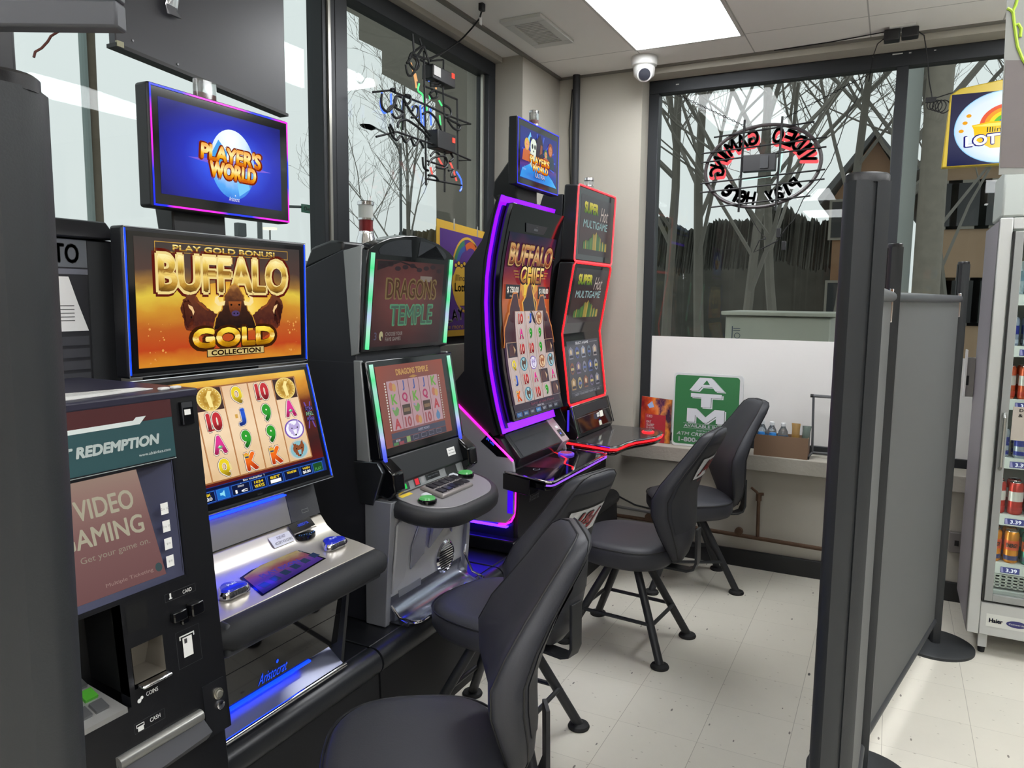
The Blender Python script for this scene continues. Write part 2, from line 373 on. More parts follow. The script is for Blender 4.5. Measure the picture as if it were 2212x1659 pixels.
# window_3: the back storefront with a mullion and an opaque lower panel
w3 = window('window_3', (-.7, 4.82, .71)); b = MB().mat(FRM)
b.box((-1.469, 1.9), (4.78, 4.86), (2.905, 2.985)); b.box((-1.469, 1.9), (4.78, 4.86), (.71, .76)); b.box((-1.469, -1.405), (4.78, 4.86), (.76, 2.905)); b.box((-.0745, -.0145), (4.78, 4.86), (.76, 2.905)); b.box((1.84, 1.9), (4.78, 4.86), (.76, 2.905))
b.build('window_frame', w3, bevel=.003)
MB().box((-1.405, -.0745), (4.818, 4.824), (.76, 2.905), GL).build('glass_pane', w3)
MB().box((-.0145, 1.84), (4.818, 4.824), (.76, 2.905), GL).build('glass_pane', w3)
MB().box((-1.405, -.0745), (4.80, 4.808), (.715, 1.386), M('white_board_panel', 'e2e1df', .55, bump=.02, bscale=30)).build('opaque_panel', w3)
MB().box((-.0145, 1.84), (4.80, 4.808), (.715, 1.32), MATS['white_board_panel']).build('opaque_panel', w3)
b = MB().mat(M('paint_smudge', 'c4c4c0', .7))
for k, (x, z, l) in enumerate([(-1.30, 2.948, .02), (-.20, 2.972, .006), (-.10, 2.972, .05), (-.02, 2.97, .012), (.10, 2.968, .01)]): b.box((x, x + l), (4.7785, 4.7805), (z - .003, z + .003))
b.build('paint_chips', w3)
# door behind the camera that the panes mirror
# ------------------------------------------------------------------ ceiling lights, vent, camera, power box
DIFF = M('lit_diffuser', 'ffffff', .5, em='fbfdff', es=LIGHT_E)
TRM = M('troffer_frame', 'c8c8c4', .5)
spots = [(-1.11, 3.675), (.8, 3.675), (-1.11, -1.3), (-1.11, -3.7), (.8, -1.3), (.8, -3.7), (.8, 1.2), (2.7, 1.2), (2.7, -1.3), (2.7, 3.4), (2.7, -3.7)]  # mirrored panels, plus unseen ones to the right added to lift dark lower areas
LBL = ['lit rectangular ceiling light panel above the row of machines']
for i, (x, y) in enumerate(spots):
    r = empty('ceiling_light', (x, y, ZC), LBL[0] if i == 0 else 'lit rectangular ceiling light panel out of view, one of the mirrored and added fill panels', 'ceiling light', None if i == 0 else 'ceiling lights mirrored in the windows')
    b = MB().mat(TRM); hx, hy = .285, .605
    for a in ((x - hx - .015, x + hx + .015, y - hy - .015, y - hy), (x - hx - .015, x + hx + .015, y + hy, y + hy + .015), (x - hx - .015, x - hx, y - hy, y + hy), (x + hx, x + hx + .015, y - hy, y + hy)): b.box(a[:2], a[2:], (ZC - .008, ZC + .001))
    b.build('frame', r); MB().box((x - hx, x + hx), (y - hy, y + hy), (ZC - .005, ZC), DIFF).build('diffuser', r)
r = empty('ceiling_vent', (-1.775, 3.77, ZC), 'white square louvred exhaust vent in the ceiling', 'vent'); x, y = -1.775, 3.77
b = MB().mat(TRM)
for a in ((-.115, .115, -.22, -.16), (-.115, .115, .16, .22), (-.115, -.07, -.16, .16), (.07, .115, -.16, .16)): b.box((x + a[0], x + a[1]), (y + a[2], y + a[3]), (ZC - .018, ZC))
b.build('frame', r, bevel=.003)
b = MB().mat(M('vent_slat', 'c4c3bf', .5))
for k in range(15): yy = y - .155 + k * .0215; b.box((x - .07, x + .07), (yy, yy + .012), (ZC - .012, ZC - .003))
b.build('louvre', r); MB().box((x - .07, x + .07), (y - .16, y + .16), (ZC - .003, ZC), M('vent_void', '5c5c5a', .9)).build('backing', r)
r = empty('security_camera', (-1.40, 4.44, ZC), 'white dome security camera on the ceiling near the back window', 'security camera')
MB().lathe((-1.40, 4.44, 0), [(.075, ZC), (.078, ZC - .01), (.074, ZC - .05), (.06, ZC - .055)], 28, WHT).build('mount', r)
b = MB().lathe((-1.40, 4.44, ZC - .075), [(.0, .055), (.05, .04), (.064, .01), (.06, -.03), (.03, -.057), (0, -.064)], 28, WHT); b.build('housing', r, sharp=80)
fw = V(.32, -.85, -.45).normalized(); c0 = V(-1.40, 4.44, ZC - .085)
b = MB(); q = fw.orthogonal().normalized(); q2 = fw.cross(q)
b.loft([[c0 + fw * d + (q * math.cos(t) + q2 * math.sin(t)) * rr for t in [k * math.tau / 24 for k in range(24)]] for rr, d in ((.045, .03), (.043, .058), (.03, .062))], m=WHT); b.build('lens_bezel', r)
b = MB(); b.loft([[c0 + fw * d + (q * math.cos(t) + q2 * math.sin(t)) * rr for t in [k * math.tau / 24 for k in range(24)]] for rr, d in ((.035, .055), (.034, .066), (.018, .071), (.004, .073))], m=M('camera_lens', '30323a', .12)); b.build('lens', r)
r = empty('power_adapter_block', (-.06, 4.52, 2.98), 'black plug adapters in a ceiling outlet above the back window mullion', 'power adapter')
MB().box((-.115, .005), (4.47, 4.56), (3.018, 3.03), WHT).build('outlet_plate', r)
b = MB().box((-.14, -.065), (4.485, 4.55), (2.962, 3.018), BLK); b.box((-.058, .02), (4.485, 4.55), (2.968, 3.018)); b.build('plug', r, bevel=.006)
b = MB().tube([(-.13, 4.52, 2.99), (-.17, 4.55, 2.97), (-.19, 4.60, 2.92), (-.2, 4.70, 2.88), (-.21, 4.77, 2.84)], .0025, 6, m=RUBB); b.tube([(.02, 4.52, 2.995), (.045, 4.54, 2.98), (.06, 4.58, 2.92), (.075, 4.62, 2.84), (.085, 4.66, 2.78), (.10, 4.70, 2.73)], .003, 6); b.tube([(-.13, 4.53, 3.02), (-.4, 4.60, 3.026), (-.7, 4.62, 3.026)], .003, 6); b.build('cable', r)
r = tag(MB().tube([(-1.895, 4.61, .9), (-1.895, 4.61, 1.6), (-1.893, 4.61, 2.3), (-1.895, 4.61, ZC)], .024, 12, m=M('black_conduit_wrap', '26282c', .6, bump=.1, bscale=50)).build('cable_conduit', None), 'thick black cable conduit running down the back corner wall', 'conduit')
tag(MB().tube([(-1.93, 4.625, 2.95), (-1.945, 4.625, 2.7), (-1.93, 4.625, 2.35), (-1.94, 4.625, 2.1), (-1.925, 4.625, 1.9)], .003, 6, m=RUBB).build('loose_wire', None), 'thin black wire hanging beside the corner conduit', 'wire')
# ------------------------------------------------------------------ outside
GRD = M('winter_ground', '4b4a42', .95, var=.25, vscale=1.5)
tag(MB().box((-60, 40), (4.9, 14), (-.35, -.15), GRD).build('lawn', None), kind='structure')
tag(MB().box((-60, 40), (14, 60), (-.35, -.14), M('asphalt_road', '9a9a96', .9)).build('street', None), kind='structure')
tag(MB().box((-60, -2.42), (-30, 4.9), (-.35, -.15), M('pavement', '8d8e8b', .9)).build('parking_lot', None), kind='structure')
pts = [(742, -30), (742, 20), (775, 38), (775, 85), (825, 110), (825, 160), (940, 222), (946, 760), (1100, 760), (1100, -30)]
pl = [pty(a, c, 4.95) for a, c in pts]
b = MB().prism([(p.x, p.z) for p in pl], 'y', 4.95, 5.5, M('stucco_facade', '77736a', .95, bump=.3, bscale=20, var=.12, vscale=2))
tag(b.build('facade_wing', None), kind='structure')
random.seed(7)
BARK = M('bare_bark', '78746c', .95, var=.2, vscale=3); TWIG = M('bare_twigs', '85817a', .95)
def tree(x, y, h, r0, lean=0, seed=1, depth=5, label='', spread=.5, grp='bare winter trees beyond the back window', kids=(9, 5, 4, 4, 3, 2), width=1.0):
    rnd = random.Random(seed); root = empty('bare_tree', (x, y, -.2), label, 'tree', grp)
    T = MB().mat(BARK); B = MB().mat(TWIG)
    def grow(p, d, L, r, k):
        mb = T if k < 1 else B; n = 4 if k < 1 else 3; q = p; path = [q]
        for i in range(n):
            w_ = .06 + .07 * k; d = (d + V(rnd.uniform(-1, 1) * w_, rnd.uniform(-1, 1) * w_, rnd.uniform(-.3, .5) * w_)).normalized(); q = q + d * L / n; path.append(q)
        mb.tube(path, r, 7 if k < 1 else 4 if k < 3 else 3, r1=r * .55)
        if k >= depth: return
        for j in range(kids[k]):
            t = (.3 + .7 * (j + rnd.random()) / kids[k]); f = t * n; i = min(n - 1, int(f)); s = path[i].lerp(path[i + 1], f - i)
            ang = rnd.uniform(0, math.tau); a = V(math.cos(ang) * width, math.sin(ang) * width, rnd.uniform(.05, .8))
            grow(s, (d * (1 - spread) + a.normalized() * spread).normalized(), L * rnd.uniform(.5, .72), max(.005, r * rnd.uniform(.36, .52)), k + 1)
    grow(V(x, y, -.2), V(lean, 0, 1).normalized(), h * .62, r0, 0)
    T.build('trunk', root); B.build('branches', root)
for px_, y_, h_, r_, le, sd, lb in ((1440, 13, 12, .13, .05, 3, 'tall bare tree at the left of the back window view'), (1520, 16.5, 14, .17, -.03, 8, 'dark bare tree second from the left beyond the back window'), (1600, 11.5, 10, .11, .08, 11, 'slim bare tree seen through the left part of the neon oval'),
    (1690, 18.5, 15, .17, -.08, 14, 'distant bare tree behind the right part of the neon oval'), (1790, 14, 12, .12, .06, 23, 'slender bare tree in front of the brick house'), (1895, 12, 14, .17, .02, 5, 'thick forked bare tree near the mullion of the back window'), (2085, 14.5, 11, .12, -.12, 21, 'bare tree behind the wooden pole in the right pane')):
    tree(pty(px_, 600, y_).x, y_, h_, r_ * .72, le, sd, 5, lb, spread=.55)
tree(-11.3, 16.6, 7.5, .08, .05, 31, 5, 'small bare tree beside the street lamp', grp='bare trees beyond the left windows', kids=(6, 4, 3, 3, 3))
rnd = random.Random(9); HG = M('winter_hedge', '4c4b45', .95, bump=.6, bscale=3, var=.35, vscale=2)
for k, (hx0, hx1, hy) in enumerate([(-24, -11.5, 33), (-11.4, -1.2, 31)]):
    m_ = MB().mat(HG); rs = []
    for j in range(320):
        x_ = hx0 + (hx1 - hx0) * j / 319; hh = 4.7 + .25 * math.sin(x_ * 1.1) + .15 * math.sin(x_ * 2.7) + rnd.uniform(-.16, .16); rs.append([V(x_, hy - 1.2, -.3), V(x_, hy - 1.3, hh * .6), V(x_, hy - .5 + rnd.uniform(-.3, .3), hh), V(x_, hy + .6, hh * .97), V(x_, hy + 1.2, -.3)])
    tag(m_.loft(rs).build('evergreen_hedge', None), ('long dark hedge across the street seen left in the back window', 'dark hedge across the street behind the oval neon')[k], 'hedge')
BRK = M('orange_brick', '8a6a50', .9, bump=.3, bscale=8, var=.12, vscale=3); ROOF = M('shingle_roof', '5a5b5c', .9)
def house(name, px0, px1, y, pz, pk, label, brick, d=8):
    a = pty(px0, 650, y); c = pty(px1, 650, y); zt = pty((px0 + px1) / 2, pz, y).z; zp = pty((px0 + px1) / 2, pk, y).z
    r = empty(name, ((a.x + c.x) / 2, y, -.2), label, 'house'); x0, x1 = a.x, c.x; xm = (x0 + x1) / 2
    MB().prism([(x0, -.2), (x1, -.2), (x1, zt), (xm, zp), (x0, zt)], 'y', y, y + d, brick).build('wall', r)
    b = MB().mat(ROOF); b.prism([(x0 - .4, zt - .3), (xm, zp + .05), (xm, zp + .25), (x0 - .5, zt - .1)], 'y', y - .3, y + d + .3); b.prism([(x1 + .4, zt - .3), (xm, zp + .05), (xm, zp + .25), (x1 + .5, zt - .1)], 'y', y - .3, y + d + .3); b.build('roof', r)
    for k in range(3):
        for z in (1.0, 3.6):
            if z + 1.4 > zt: continue
            wx = x0 + (x1 - x0) * (k + .5) / 3; f = MB().box((wx - .5, wx + .5), (y - .05, y), (z, z + 1.3), M('window_trim', '8f8a80', .7)).build('window', r)
            MB().box((wx - .42, wx + .42), (y - .07, y - .05), (z + .08, z + 1.22), M('dark_pane', '2a2c2e', .15)).build('pane', f)
house('brick_house', 1790, 1950, 27, 420, 300, 'orange brick house with grey gable roof beyond the back window', BRK)
house('brick_building', 1985, 2170, 24, 345, 330, 'tan brick building seen in the right pane behind the wooden pole', M('tan_brick', 'a58a70', .9, bump=.3, bscale=8, var=.08, vscale=3))
for k, (px0, px1, y, l) in enumerate([(1415, 1455, 45, 'farthest left'), (1473, 1502, 50, 'middle'), (1512, 1560, 47, 'nearest the grey box')]):
    house('distant_house', px0, px1, y, 632, 618, 'small pale distant house low in the back window, %s of the three' % l, M('pale_siding', 'a9a79e', .9), 6)
p = pty(2003, 600, 11.0)
POLE = M('weathered_wood', '8a8378', .9, bump=.5, bscale=6, var=.22, vscale=9)
tag(MB().tube([(p.x, 11, -.2), (p.x - .02, 11, 4), (p.x + .03, 11, 9)], .17, 14, m=POLE, r1=.14).build('utility_pole', None), 'thick weathered wooden utility pole close outside the right pane', 'utility pole')
tag(MB().box((p.x - .42, p.x - .2), (11.1, 11.3), (-.2, 7), M('galvanised_post', 'a9aeab', .6)).build('metal_post', None), 'pale galvanised post beside the wooden pole outside the right pane', 'post')
p = ptx(201, 300, -15); tag(MB().tube([(p.x, p.y, -.2), (p.x, p.y, 6), (p.x + .02, p.y + .05, 12)], .13, 12, m=M('weathered_wood_brown', '6f6558', .9, bump=.4, bscale=6, var=.2, vscale=8), r1=.12).build('utility_pole', None), 'brown wooden utility pole seen through the left window beside the hanging panel', 'utility pole')
q = ptx(189, 300, -14.9); tag(MB().tube([(q.x, q.y, -.2), (q.x, q.y, 12)], .075, 10, m=M('cable_riser', '8b9896', .7)).build('pole_riser', None), 'pale riser pipe running up beside the brown utility pole', 'pipe')
# street lamp, signals, signs on the left side
SLM = M('lamp_post_metal', '5b6062', .6, .4)
a = ptx(866, 480, -22); r = empty('street_lamp', (a.x, a.y, -.2), 'tall curved arm street lamp seen through the neon window', 'street lamp')
P_ = lambda px, py: ptx(px, py, -22)
MB().tube([V(a.x, a.y, -.2), P_(866, 480), P_(865, 310)], .07, 8, m=SLM).build('pole', r)
MB().tube([P_(866, 340), P_(858, 315), P_(840, 292), P_(810, 276)], .045, 8, m=SLM).build('arm', r)
MB().loft([[P_(x_, y_) + V(0, w_ * math.cos(t), h_ * math.sin(t)) for t in [k * math.tau / 10 for k in range(10)]] for x_, y_, w_, h_ in ((812, 277, .06, .05), (800, 275, .2, .14), (785, 272, .16, .1), (778, 270, .04, .03))], m=SLM).build('lamp_head', r)
a = ptx(583, 560, -40); r = empty('parking_lot_lamp', (a.x, a.y, -.2), 'distant double headed lamp, lit, between the two upper screens', 'street lamp')
MB().tube([V(a.x, a.y, -.2), ptx(583, 495, -40)], .06, 6, m=SLM).build('pole', r)
for px_ in (577, 589): c = ptx(px_, 494, -40); MB().box((c.x - .2, c.x + .2), (c.y - .22, c.y + .22), (c.z - .08, c.z + .08), E('fff6dc', 1.2)).build('lamp_head', r)
a = ptx(652, 450, -18); c = ptx(692, 452, -18); z0 = ptx(670, 461, -18).z; z1 = ptx(670, 443, -18).z
r = empty('street_sign', (-18, (a.y + c.y) / 2, z0), 'green street name sign on a mast arm outside the left window', 'street sign')
MB().box((-18.03, -18), (a.y, c.y), (z0, z1), M('sign_green', '2f6552', .5)).build('sign_plate', r)
s = Surf(flat((-17.995, a.y, z0), (0, 1, 0), (0, 0, 1))); s.text('Oketo Av', (c.y - a.y) / 2, (z1 - z0) / 2, (z1 - z0) * .5, M('sign_white', 'b9c9c0', .5), w=(c.y - a.y) * .75); s.build('lettering', r)
MB().tube([ptx(560, 444, -18.1), ptx(652, 447, -18.1)], .05, 6, m=SLM).build('mast_arm', r)
q = ptx(560, 444, -18.1); MB().tube([(q.x, q.y, -.2), (q.x, q.y, q.z + .3)], .08, 8, m=SLM).build('pole', r)
p = ptx(519, 490, -18.2); r = empty('traffic_signal', (p.x, p.y, -.2), 'small dark traffic signal outside, just below the tall upper screen', 'traffic signal'); MB().tube([(p.x, p.y, -.2), (p.x, p.y, p.z - .25)], .05, 8, m=SLM).build('pole', r); (MB().box((p.x - .1, p.x + .1), (p.y - .17, p.y + .17), (p.z - .3, p.z + .12), M('signal_housing', '4a4e52', .6)).build('signal_head', r, bevel=.03))
# pale low buildings across the street on the left
r = empty('pale_warehouse', (-45, 14, -.2), 'long pale building across the street beyond the left windows', 'building')
MB().box((-55, -45), (-10, 60), (-.2, 4.2), M('pale_wall', '9fa5a3', .9)).build('wall', r); MB().box((-55, -44.8), (-10, 60), (4.2, 4.5), M('parapet', '7e8484', .8)).build('parapet', r)
# grey metal box standing outside under the back window
a = pty(1568, 672, 5.75); c = pty(1796, 676, 5.75)
r = empty('outdoor_ice_chest', ((a.x + c.x) / 2, 6.1, -.15), 'large pale grey metal ice chest standing outside the back window', 'ice chest')
ICM = M('pale_grey_metal', 'a7a79c', .6, var=.05); MB().box((a.x, c.x), (5.75, 6.45), (-.15, a.z - .035), ICM).build('body', r, bevel=.01); MB().box((a.x - .03, c.x + .03), (5.72, 6.48), (a.z - .03, a.z), ICM).build('lid', r, bevel=.006)
s = Surf(flat((a.x + .06, 5.748, a.z - .2), (1, 0, 0), (0, 0, 1))); s.ring(.03, .02, .022, .022, .004, M('label_ink', '3d4a5e', .6)); s.rect(-.01, -.03, -.004, .09, M('label_ink', '3d4a5e', .6)); s.rect(.0, .055, .05, .06, MATS['label_ink']); s.rect(.0, .07, .05, .075, MATS['label_ink']); s.build('label', r)
# ------------------------------------------------------------------ machine stands
RAIL = M('black_vinyl_rail', '202226', .35, bump=.04, bscale=120)
TOPM = M('stand_top_laminate', '17181b', .3)
STAND_L = ['black slot machine stand under the gold bison game', 'black slot machine stand under the game with green light bars', 'black slot machine stand under the purple lit curved game', 'black slot machine stand under the red outlined game by the back wall']
for i, (y0, y1) in enumerate([(1.288, 2.02), (2.03, 2.93), (2.94, 3.79), (3.80, 4.55)]):
    r = empty('machine_stand', (-1.78, (y0 + y1) / 2, 0), STAND_L[i], 'machine stand', 'slot machine stands along the window wall')
    MB().prism([(-2.02, 0), (-1.515, 0), (-1.53, .32), (-1.58, .385), (-2.02, .385)], 'y', y0, y1, M('stand_plinth', '131417', .55, bump=.05, bscale=200)).build('plinth', r)
    MB().box((-2.02, -1.575), (y0, y1), (.385, .40), TOPM).build('stand_top', r, bevel=.003)
    MB().tube([(-1.56, y0, .352), (-1.56, y1, .352)], .048, 18, m=RAIL).build('padded_rail', r)
    MB().box((-1.84, -1.64), (y1 - .30, y1 - .12), (.4002, .4015), M('stand_hatch', '1e1f23', .4)).build('access_hatch', r)

GOLD = ramp_mat('gold_letters', [(0, '4a2a10'), (.18, 'b98a34'), (.45, 'f0d070'), (.55, '8a5a20'), (.8, 'e6c458'), (1, 'fff0b0')])
GOLD2 = ramp_mat('gold_letters_bright', [(0, '7a4a08'), (.3, 'e8a818'), (.5, 'fff29a'), (.6, 'c88408'), (1, 'ffe650')])
DKOUT = E('2a120c')
def bison_front(s, cx, cy, k, lift, rim='c08a30', ky=None):
    ky = ky or k
    P = lambda l: [(cx + a * k, cy + b * ky) for a, b in l]
    s.furry(P([(-1.05, -1.35), (-.95, -.7), (-.62, -.15), (-.55, .2), (-.5, .62), (-.2, 1.15), (0, 1.3), (.25, 1.15), (.5, .62), (.55, .2), (.66, -.15), (.95, -.7), (1.1, -1.35)]), E(rim), lift, .03 * k, 3)
    s.furry(P([(-1.0, -1.35), (-.9, -.72), (-.57, -.17), (-.5, .2), (-.45, .6), (-.18, 1.09), (0, 1.22), (.23, 1.08), (.45, .6), (.5, .2), (.61, -.17), (.9, -.72), (1.05, -1.35)]), ramp_mat('bison_hide', [(0, '1c100e'), (.45, '3a2016'), (.7, '5a3420'), (.85, '7a4a26'), (1, 'a8743c')], noise=.5, nscale=8), lift + 1, .035 * k, 3)
    s.poly(P([(-.3, .25), (.34, .25), (.3, -.25), (.2, -.62), (-.14, -.62), (-.26, -.25)]), ramp_mat('bison_face', [(0, '3a2438'), (.3, '5c2e1a'), (1, '9a5224')], noise=.4, nscale=9), lift + 2)
    for sg in (-1, 1): s.poly(P([(sg * .45, .28), (sg * .72, .2), (sg * .80, .42), (sg * .68, .62), (sg * .92, .5), (sg * .96, .2), (sg * .80, 0), (sg * .5, .02)]), E('f4dc9a'), lift + 2)
    for sg in (-.17, .22): s.ell(cx + sg * k, cy + .05 * ky, .05 * k, .06 * ky, E('0c0606'), lift + 3, 10)
    s.ell(cx + .03 * k, cy - .45 * ky, .2 * k, .17 * ky, E('4a3a66'), lift + 3, 14); s.ell(cx - .05 * k, cy - .45 * ky, .04 * k, .05 * ky, E('120c18'), lift + 4, 8); s.ell(cx + .12 * k, cy - .45 * ky, .04 * k, .05 * ky, E('120c18'), lift + 4, 8)
def bison_side(s, cx, cy, k, sg, lift, ky=None):
    ky = ky or k
    P = lambda l: [(cx + a * k * sg, cy + b * ky) for a, b in l]
    s.furry(P([(-.75, .15), (-.62, .5), (-.25, .75), (.05, .7), (.3, .4), (.8, .1), (1.3, -.2), (1.3, -.9), (.6, -1.3), (0, -.9), (-.3, -.85), (-.5, -.75), (-.6, -.3)]), ramp_mat('bison_side_hide', [(0, '8a3a18'), (.4, '47201a'), (1, '6a3822')], noise=.6, nscale=9), lift, .04 * k, 5); s.furry(P([(-.7, .1), (-.55, .42), (-.3, .5), (.0, .1), (-.1, -.5), (-.35, -.7), (-.5, -.6)]), E('26110f'), lift, .05 * k, 8); s.furry(P([(.05, .66), (.3, .38), (.8, .08), (.75, .0), (.3, .25), (.0, .5)]), E('8a4a26'), lift, .02 * k, 4)
    s.poly(P([(-.35, .3), (-.12, .2), (-.02, -.02), (-.1, -.18), (-.16, .02), (-.3, .15)]), E('e8c088'), lift + 1); s.ell(cx - .2 * k * sg, cy - .25 * ky, .05 * k, .05 * ky, E('0c0606'), lift + 1, 8)
def coin(s, cx, cy, r, lift, rv=None):
    rv = rv or r; s.ell(cx, cy, r, rv, E('e8cf7c'), lift); s.ell(cx, cy, r * .9, rv * .9, radial_mat('coin_face', .5, .5, .5, .5, [(0, 'f2dc7a'), (.5, 'a87a20'), (1, 'd8b050')], .6, 9), lift + 1)
    s.poly([(cx - .12 * r, cy - .7 * rv), (cx + .2 * r, cy - .7 * rv), (cx + .12 * r, cy + .3 * rv), (cx + .3 * r, cy + .6 * rv), (cx, cy + .68 * rv), (cx - .25 * r, cy + .2 * rv)], E('f6e294'), lift + 2)
    for k in range(18): a = k * math.tau / 18; s.ell(cx + r * .8 * math.cos(a), cy + rv * .8 * math.sin(a), r * .04, rv * .04, E('fff4bc'), lift + 2, 6)
SYM = {'10': ('c03038', '5e1018'), '9': ('2f9a30', '0e4a18'), 'J': ('2a58c8', '10246a'), 'Q': ('e6cc28', '7a5a10'), 'K': ('ea6a20', 'a82410'), 'A': ('d83890', '8a1838')}
def symbol(s, t, u, v, h, lift=6, k=1.0, w=None):
    a, b = SYM[t]; m = ramp_mat('reel_%s' % t, [(0, b), (.5, a), (1, a)])
    if k != 1: m = ramp_mat('reel_%s_dim' % t, [(0, b), (.5, a), (1, a)], s=k)
    w = w or h * {'10': .98, '9': .60, 'J': .52, 'Q': .72, 'K': .80, 'A': .84}[t]
    s.text(t, u, v, h, E('5a4a50', k), off=.125, lift=lift, w=w); s.text(t, u, v, h, E('f2ead8', k), off=.10, lift=lift + 1, w=w); s.text(t, u, v, h, m, off=.065, lift=lift + 2, w=w)
    if t == 'J': s.rect(u - w * .1, v + h * .40, u + w * .62, v + h * .52, m, lift + 2); s.rect(u - h * .52, v - h * .02, u - h * .30, v + h * .24, E('d0a048', k), lift + 3)
    if t == '10': s.rect(u - w * .62, v - h * .54, u - w * .12, v - h * .44, m, lift + 2)
    if t in 'AK': 
        for q in (-.42, .42): s.rect(u + w * q - h * .16, v - h * .54, u + w * q + h * .16, v - h * .45, m, lift + 2)
    if t == 'A': s.poly([(u - h * .2, v - h * .14), (u, v - h * .02), (u + h * .2, v - h * .14), (u, v - h * .28)], E('58b070', k), lift + 3); s.poly([(u - h * .2, v - h * .14), (u, v - h * .02), (u + h * .02, v - h * .14)], E('c8f0d0', k), lift + 4)
    if t == 'K': s.poly([(u - h * .50, v + h * .22), (u - h * .58, v + h * .62), (u - h * .42, v + h * .44), (u - h * .34, v + h * .68), (u - h * .26, v + h * .44), (u - h * .08, v + h * .60), (u - h * .14, v + h * .22)], E('dcb440', k), lift + 3); s.rect(u - h * .48, v + h * .26, u - h * .18, v + h * .36, E('3a3c60', k), lift + 4)
    if t == 'Q': s.poly([(u + h * .38, v - h * .25), (u + h * .38, v + h * .25), (u + h * .44, v + h * .1), (u + h * .50, v + h * .3), (u + h * .54, v - h * .2)], E('e4cf90', k), lift + 3)
def critter(s, kind, u, v, r, lift=6, k=1.0, rv=None):
    rv = rv or r; ring, body, hi = {'wolf': ('7a5ab0', 'b8a8d8', 'f0eef8'), 'elk': ('2a7a94', '5a3a2c', '9ac8d0'), 'cougar': ('7a3420', 'a8623a', 'e8c8a0'), 'fox': ('c8c0b4', '8a4a2a', '88b8c0')}[kind]
    s.ell(u, v, r, rv, E(ring, k), lift, 22); s.ell(u, v, r * .86, rv * .86, E(hi, k), lift + 1, 20)
    s.furry([(u - r * .5, v + rv * .9), (u - r * .2, v + rv * .45), (u + r * .15, v + rv * .45), (u + r * .5, v + rv * .95), (u + r * .55, v + rv * .1), (u + r * .25, v - rv * .55), (u, v - rv * .75), (u - r * .3, v - rv * .5), (u - r * .6, v)], E(body, k), lift + 2, r * .08, 2, 4)
    s.poly([(u - r * .2, v - rv * .05), (u + r * .2, v - rv * .05), (u + r * .08, v - rv * .6), (u - r * .08, v - rv * .6)], E(hi, k), lift + 3)
    for sg in (-.28, .28): s.ell(u + r * sg, v + rv * .12, r * .08, rv * .06, E('100c14', k), lift + 4, 8)
    s.ell(u, v - rv * .58, r * .1, rv * .08, E('100c14', k), lift + 4, 8)
def maker(s, u, v, h, m, lift=5):   # the maker's word mark with its little flame
    s.text('Aristocrat', u, v, h, m, w=h * 3.2, shear=.25, lift=lift, off=.0); s.ell(u + h * .35, v + h * .85, h * .14, h * .18, m, lift, 10)
def gem_beacon(r, x, y, z, rad=.022, hz=.075, red=True):
    b = MB().lathe((x, y, z), [(rad * .95, 0), (rad, .004), (rad, hz)], 24, CLR); b.build('beacon_lens', r)
    MB().lathe((x, y, z + hz), [(rad * 1.05, -.004), (rad * 1.05, .004), (rad * .9, .007)], 24, CHR).build('beacon_cap', r)
    if red: MB().lathe((x, y, z + .001), [(rad * .75, 0), (rad * .75, hz * .35)], 18, REDL).build('beacon_bulb', r)
    MB().lathe((x, y, z - .008), [(rad * 1.1, 0), (rad * 1.1, .009)], 24, CHR).build('beacon_base', r)

# ================================================================== machine 1: gold bison game
LB = E('0c38ff', 2.4, 'led_blue'); LB2 = E('2a5cff', 1.0)
r = empty('slot_machine', (-1.72, 1.56, .40), 'slot machine showing gold bison artwork, champagne deck and blue lit tray', 'slot machine', 'slot machines along the window wall')
MB().prism([(-1.99, .402), (-1.63, .402), (-1.63, .62), (-1.66, .90), (-1.72, 1.0), (-1.775, 1.30), (-1.99, 1.30)], 'y', 1.288, 1.86, BODY).build('cabinet', r, bevel=.006)
MB().box((-1.87, -1.746), (1.40, 1.72), (1.30, 1.77), BODY).build('rear_pillar', r, bevel=.008)
def bezel_box(A, B, y0, y1, th, mat=None):   # slab behind a face given by A top (x,z) and B bottom (x,z)
    d = V(A[0] - B[0], A[1] - B[1]).normalized(); n = V(d.y, -d.x)
    return MB().prism([A, B, (B[0] - n.x * th, B[1] - n.y * th), (A[0] - n.x * th, A[1] - n.y * th)], 'y', y0, y1, mat or BLK)
def led_edges(r, A, B, y0, y1, m, t=.006, name='led_strip'):
    s = Surf(facex(A, B, y0)); L = math.hypot(A[0] - B[0], A[1] - B[1]); w = y1 - y0
    s.rect(0.003, .008, .003 + t, L - .006, m, 3); s.rect(w - t - .003, .008, w - .003, L - .006, m, 3); s.build(name, r)
SIL_EDGE = M('monitor_edge_silver', 'aeb2b8', .3, .7)
A, B = (-1.70, 1.79), (-1.70, 1.41); m = bezel_box(A, B, 1.237, 1.883, .048).build('upper_monitor', r, bevel=.007, seg=3)
led_edges(r, A, B, 1.237, 1.883, LB)
s = Surf(facex(A, B, 1.237)); s.frame(.002, .001, .644, .379, .0022, SIL_EDGE, 4); s.rect(.012, .012, .634, .368, BLKG, 1)
u0, u1, v0, v1 = .030, .616, .024, .356
s.rect(u0, v0, u1, v1, ramp_mat('bison_sunset', [(0, 'd08428'), (.12, 'b8421c'), (.3, 'b85c24'), (.45, 'cc9230'), (.56, 'dcc044'), (.64, '9a7034'), (.76, '4e3a34'), (1, '3c3634')], noise=.28, nscale=3.2), 2, 1, 1)
W = u1 - u0; H = v1 - v0; U = lambda a: u0 + a * W; Vv = lambda a: v0 + a * H
s.ell(U(.53), Vv(.46), W * .3, H * .22, radial_mat('sun_glow', .5, .5, .5, .5, [(0, 'fff0a0'), (.5, 'f0c850'), (1, 'd8982c')], .3, 4), 3)
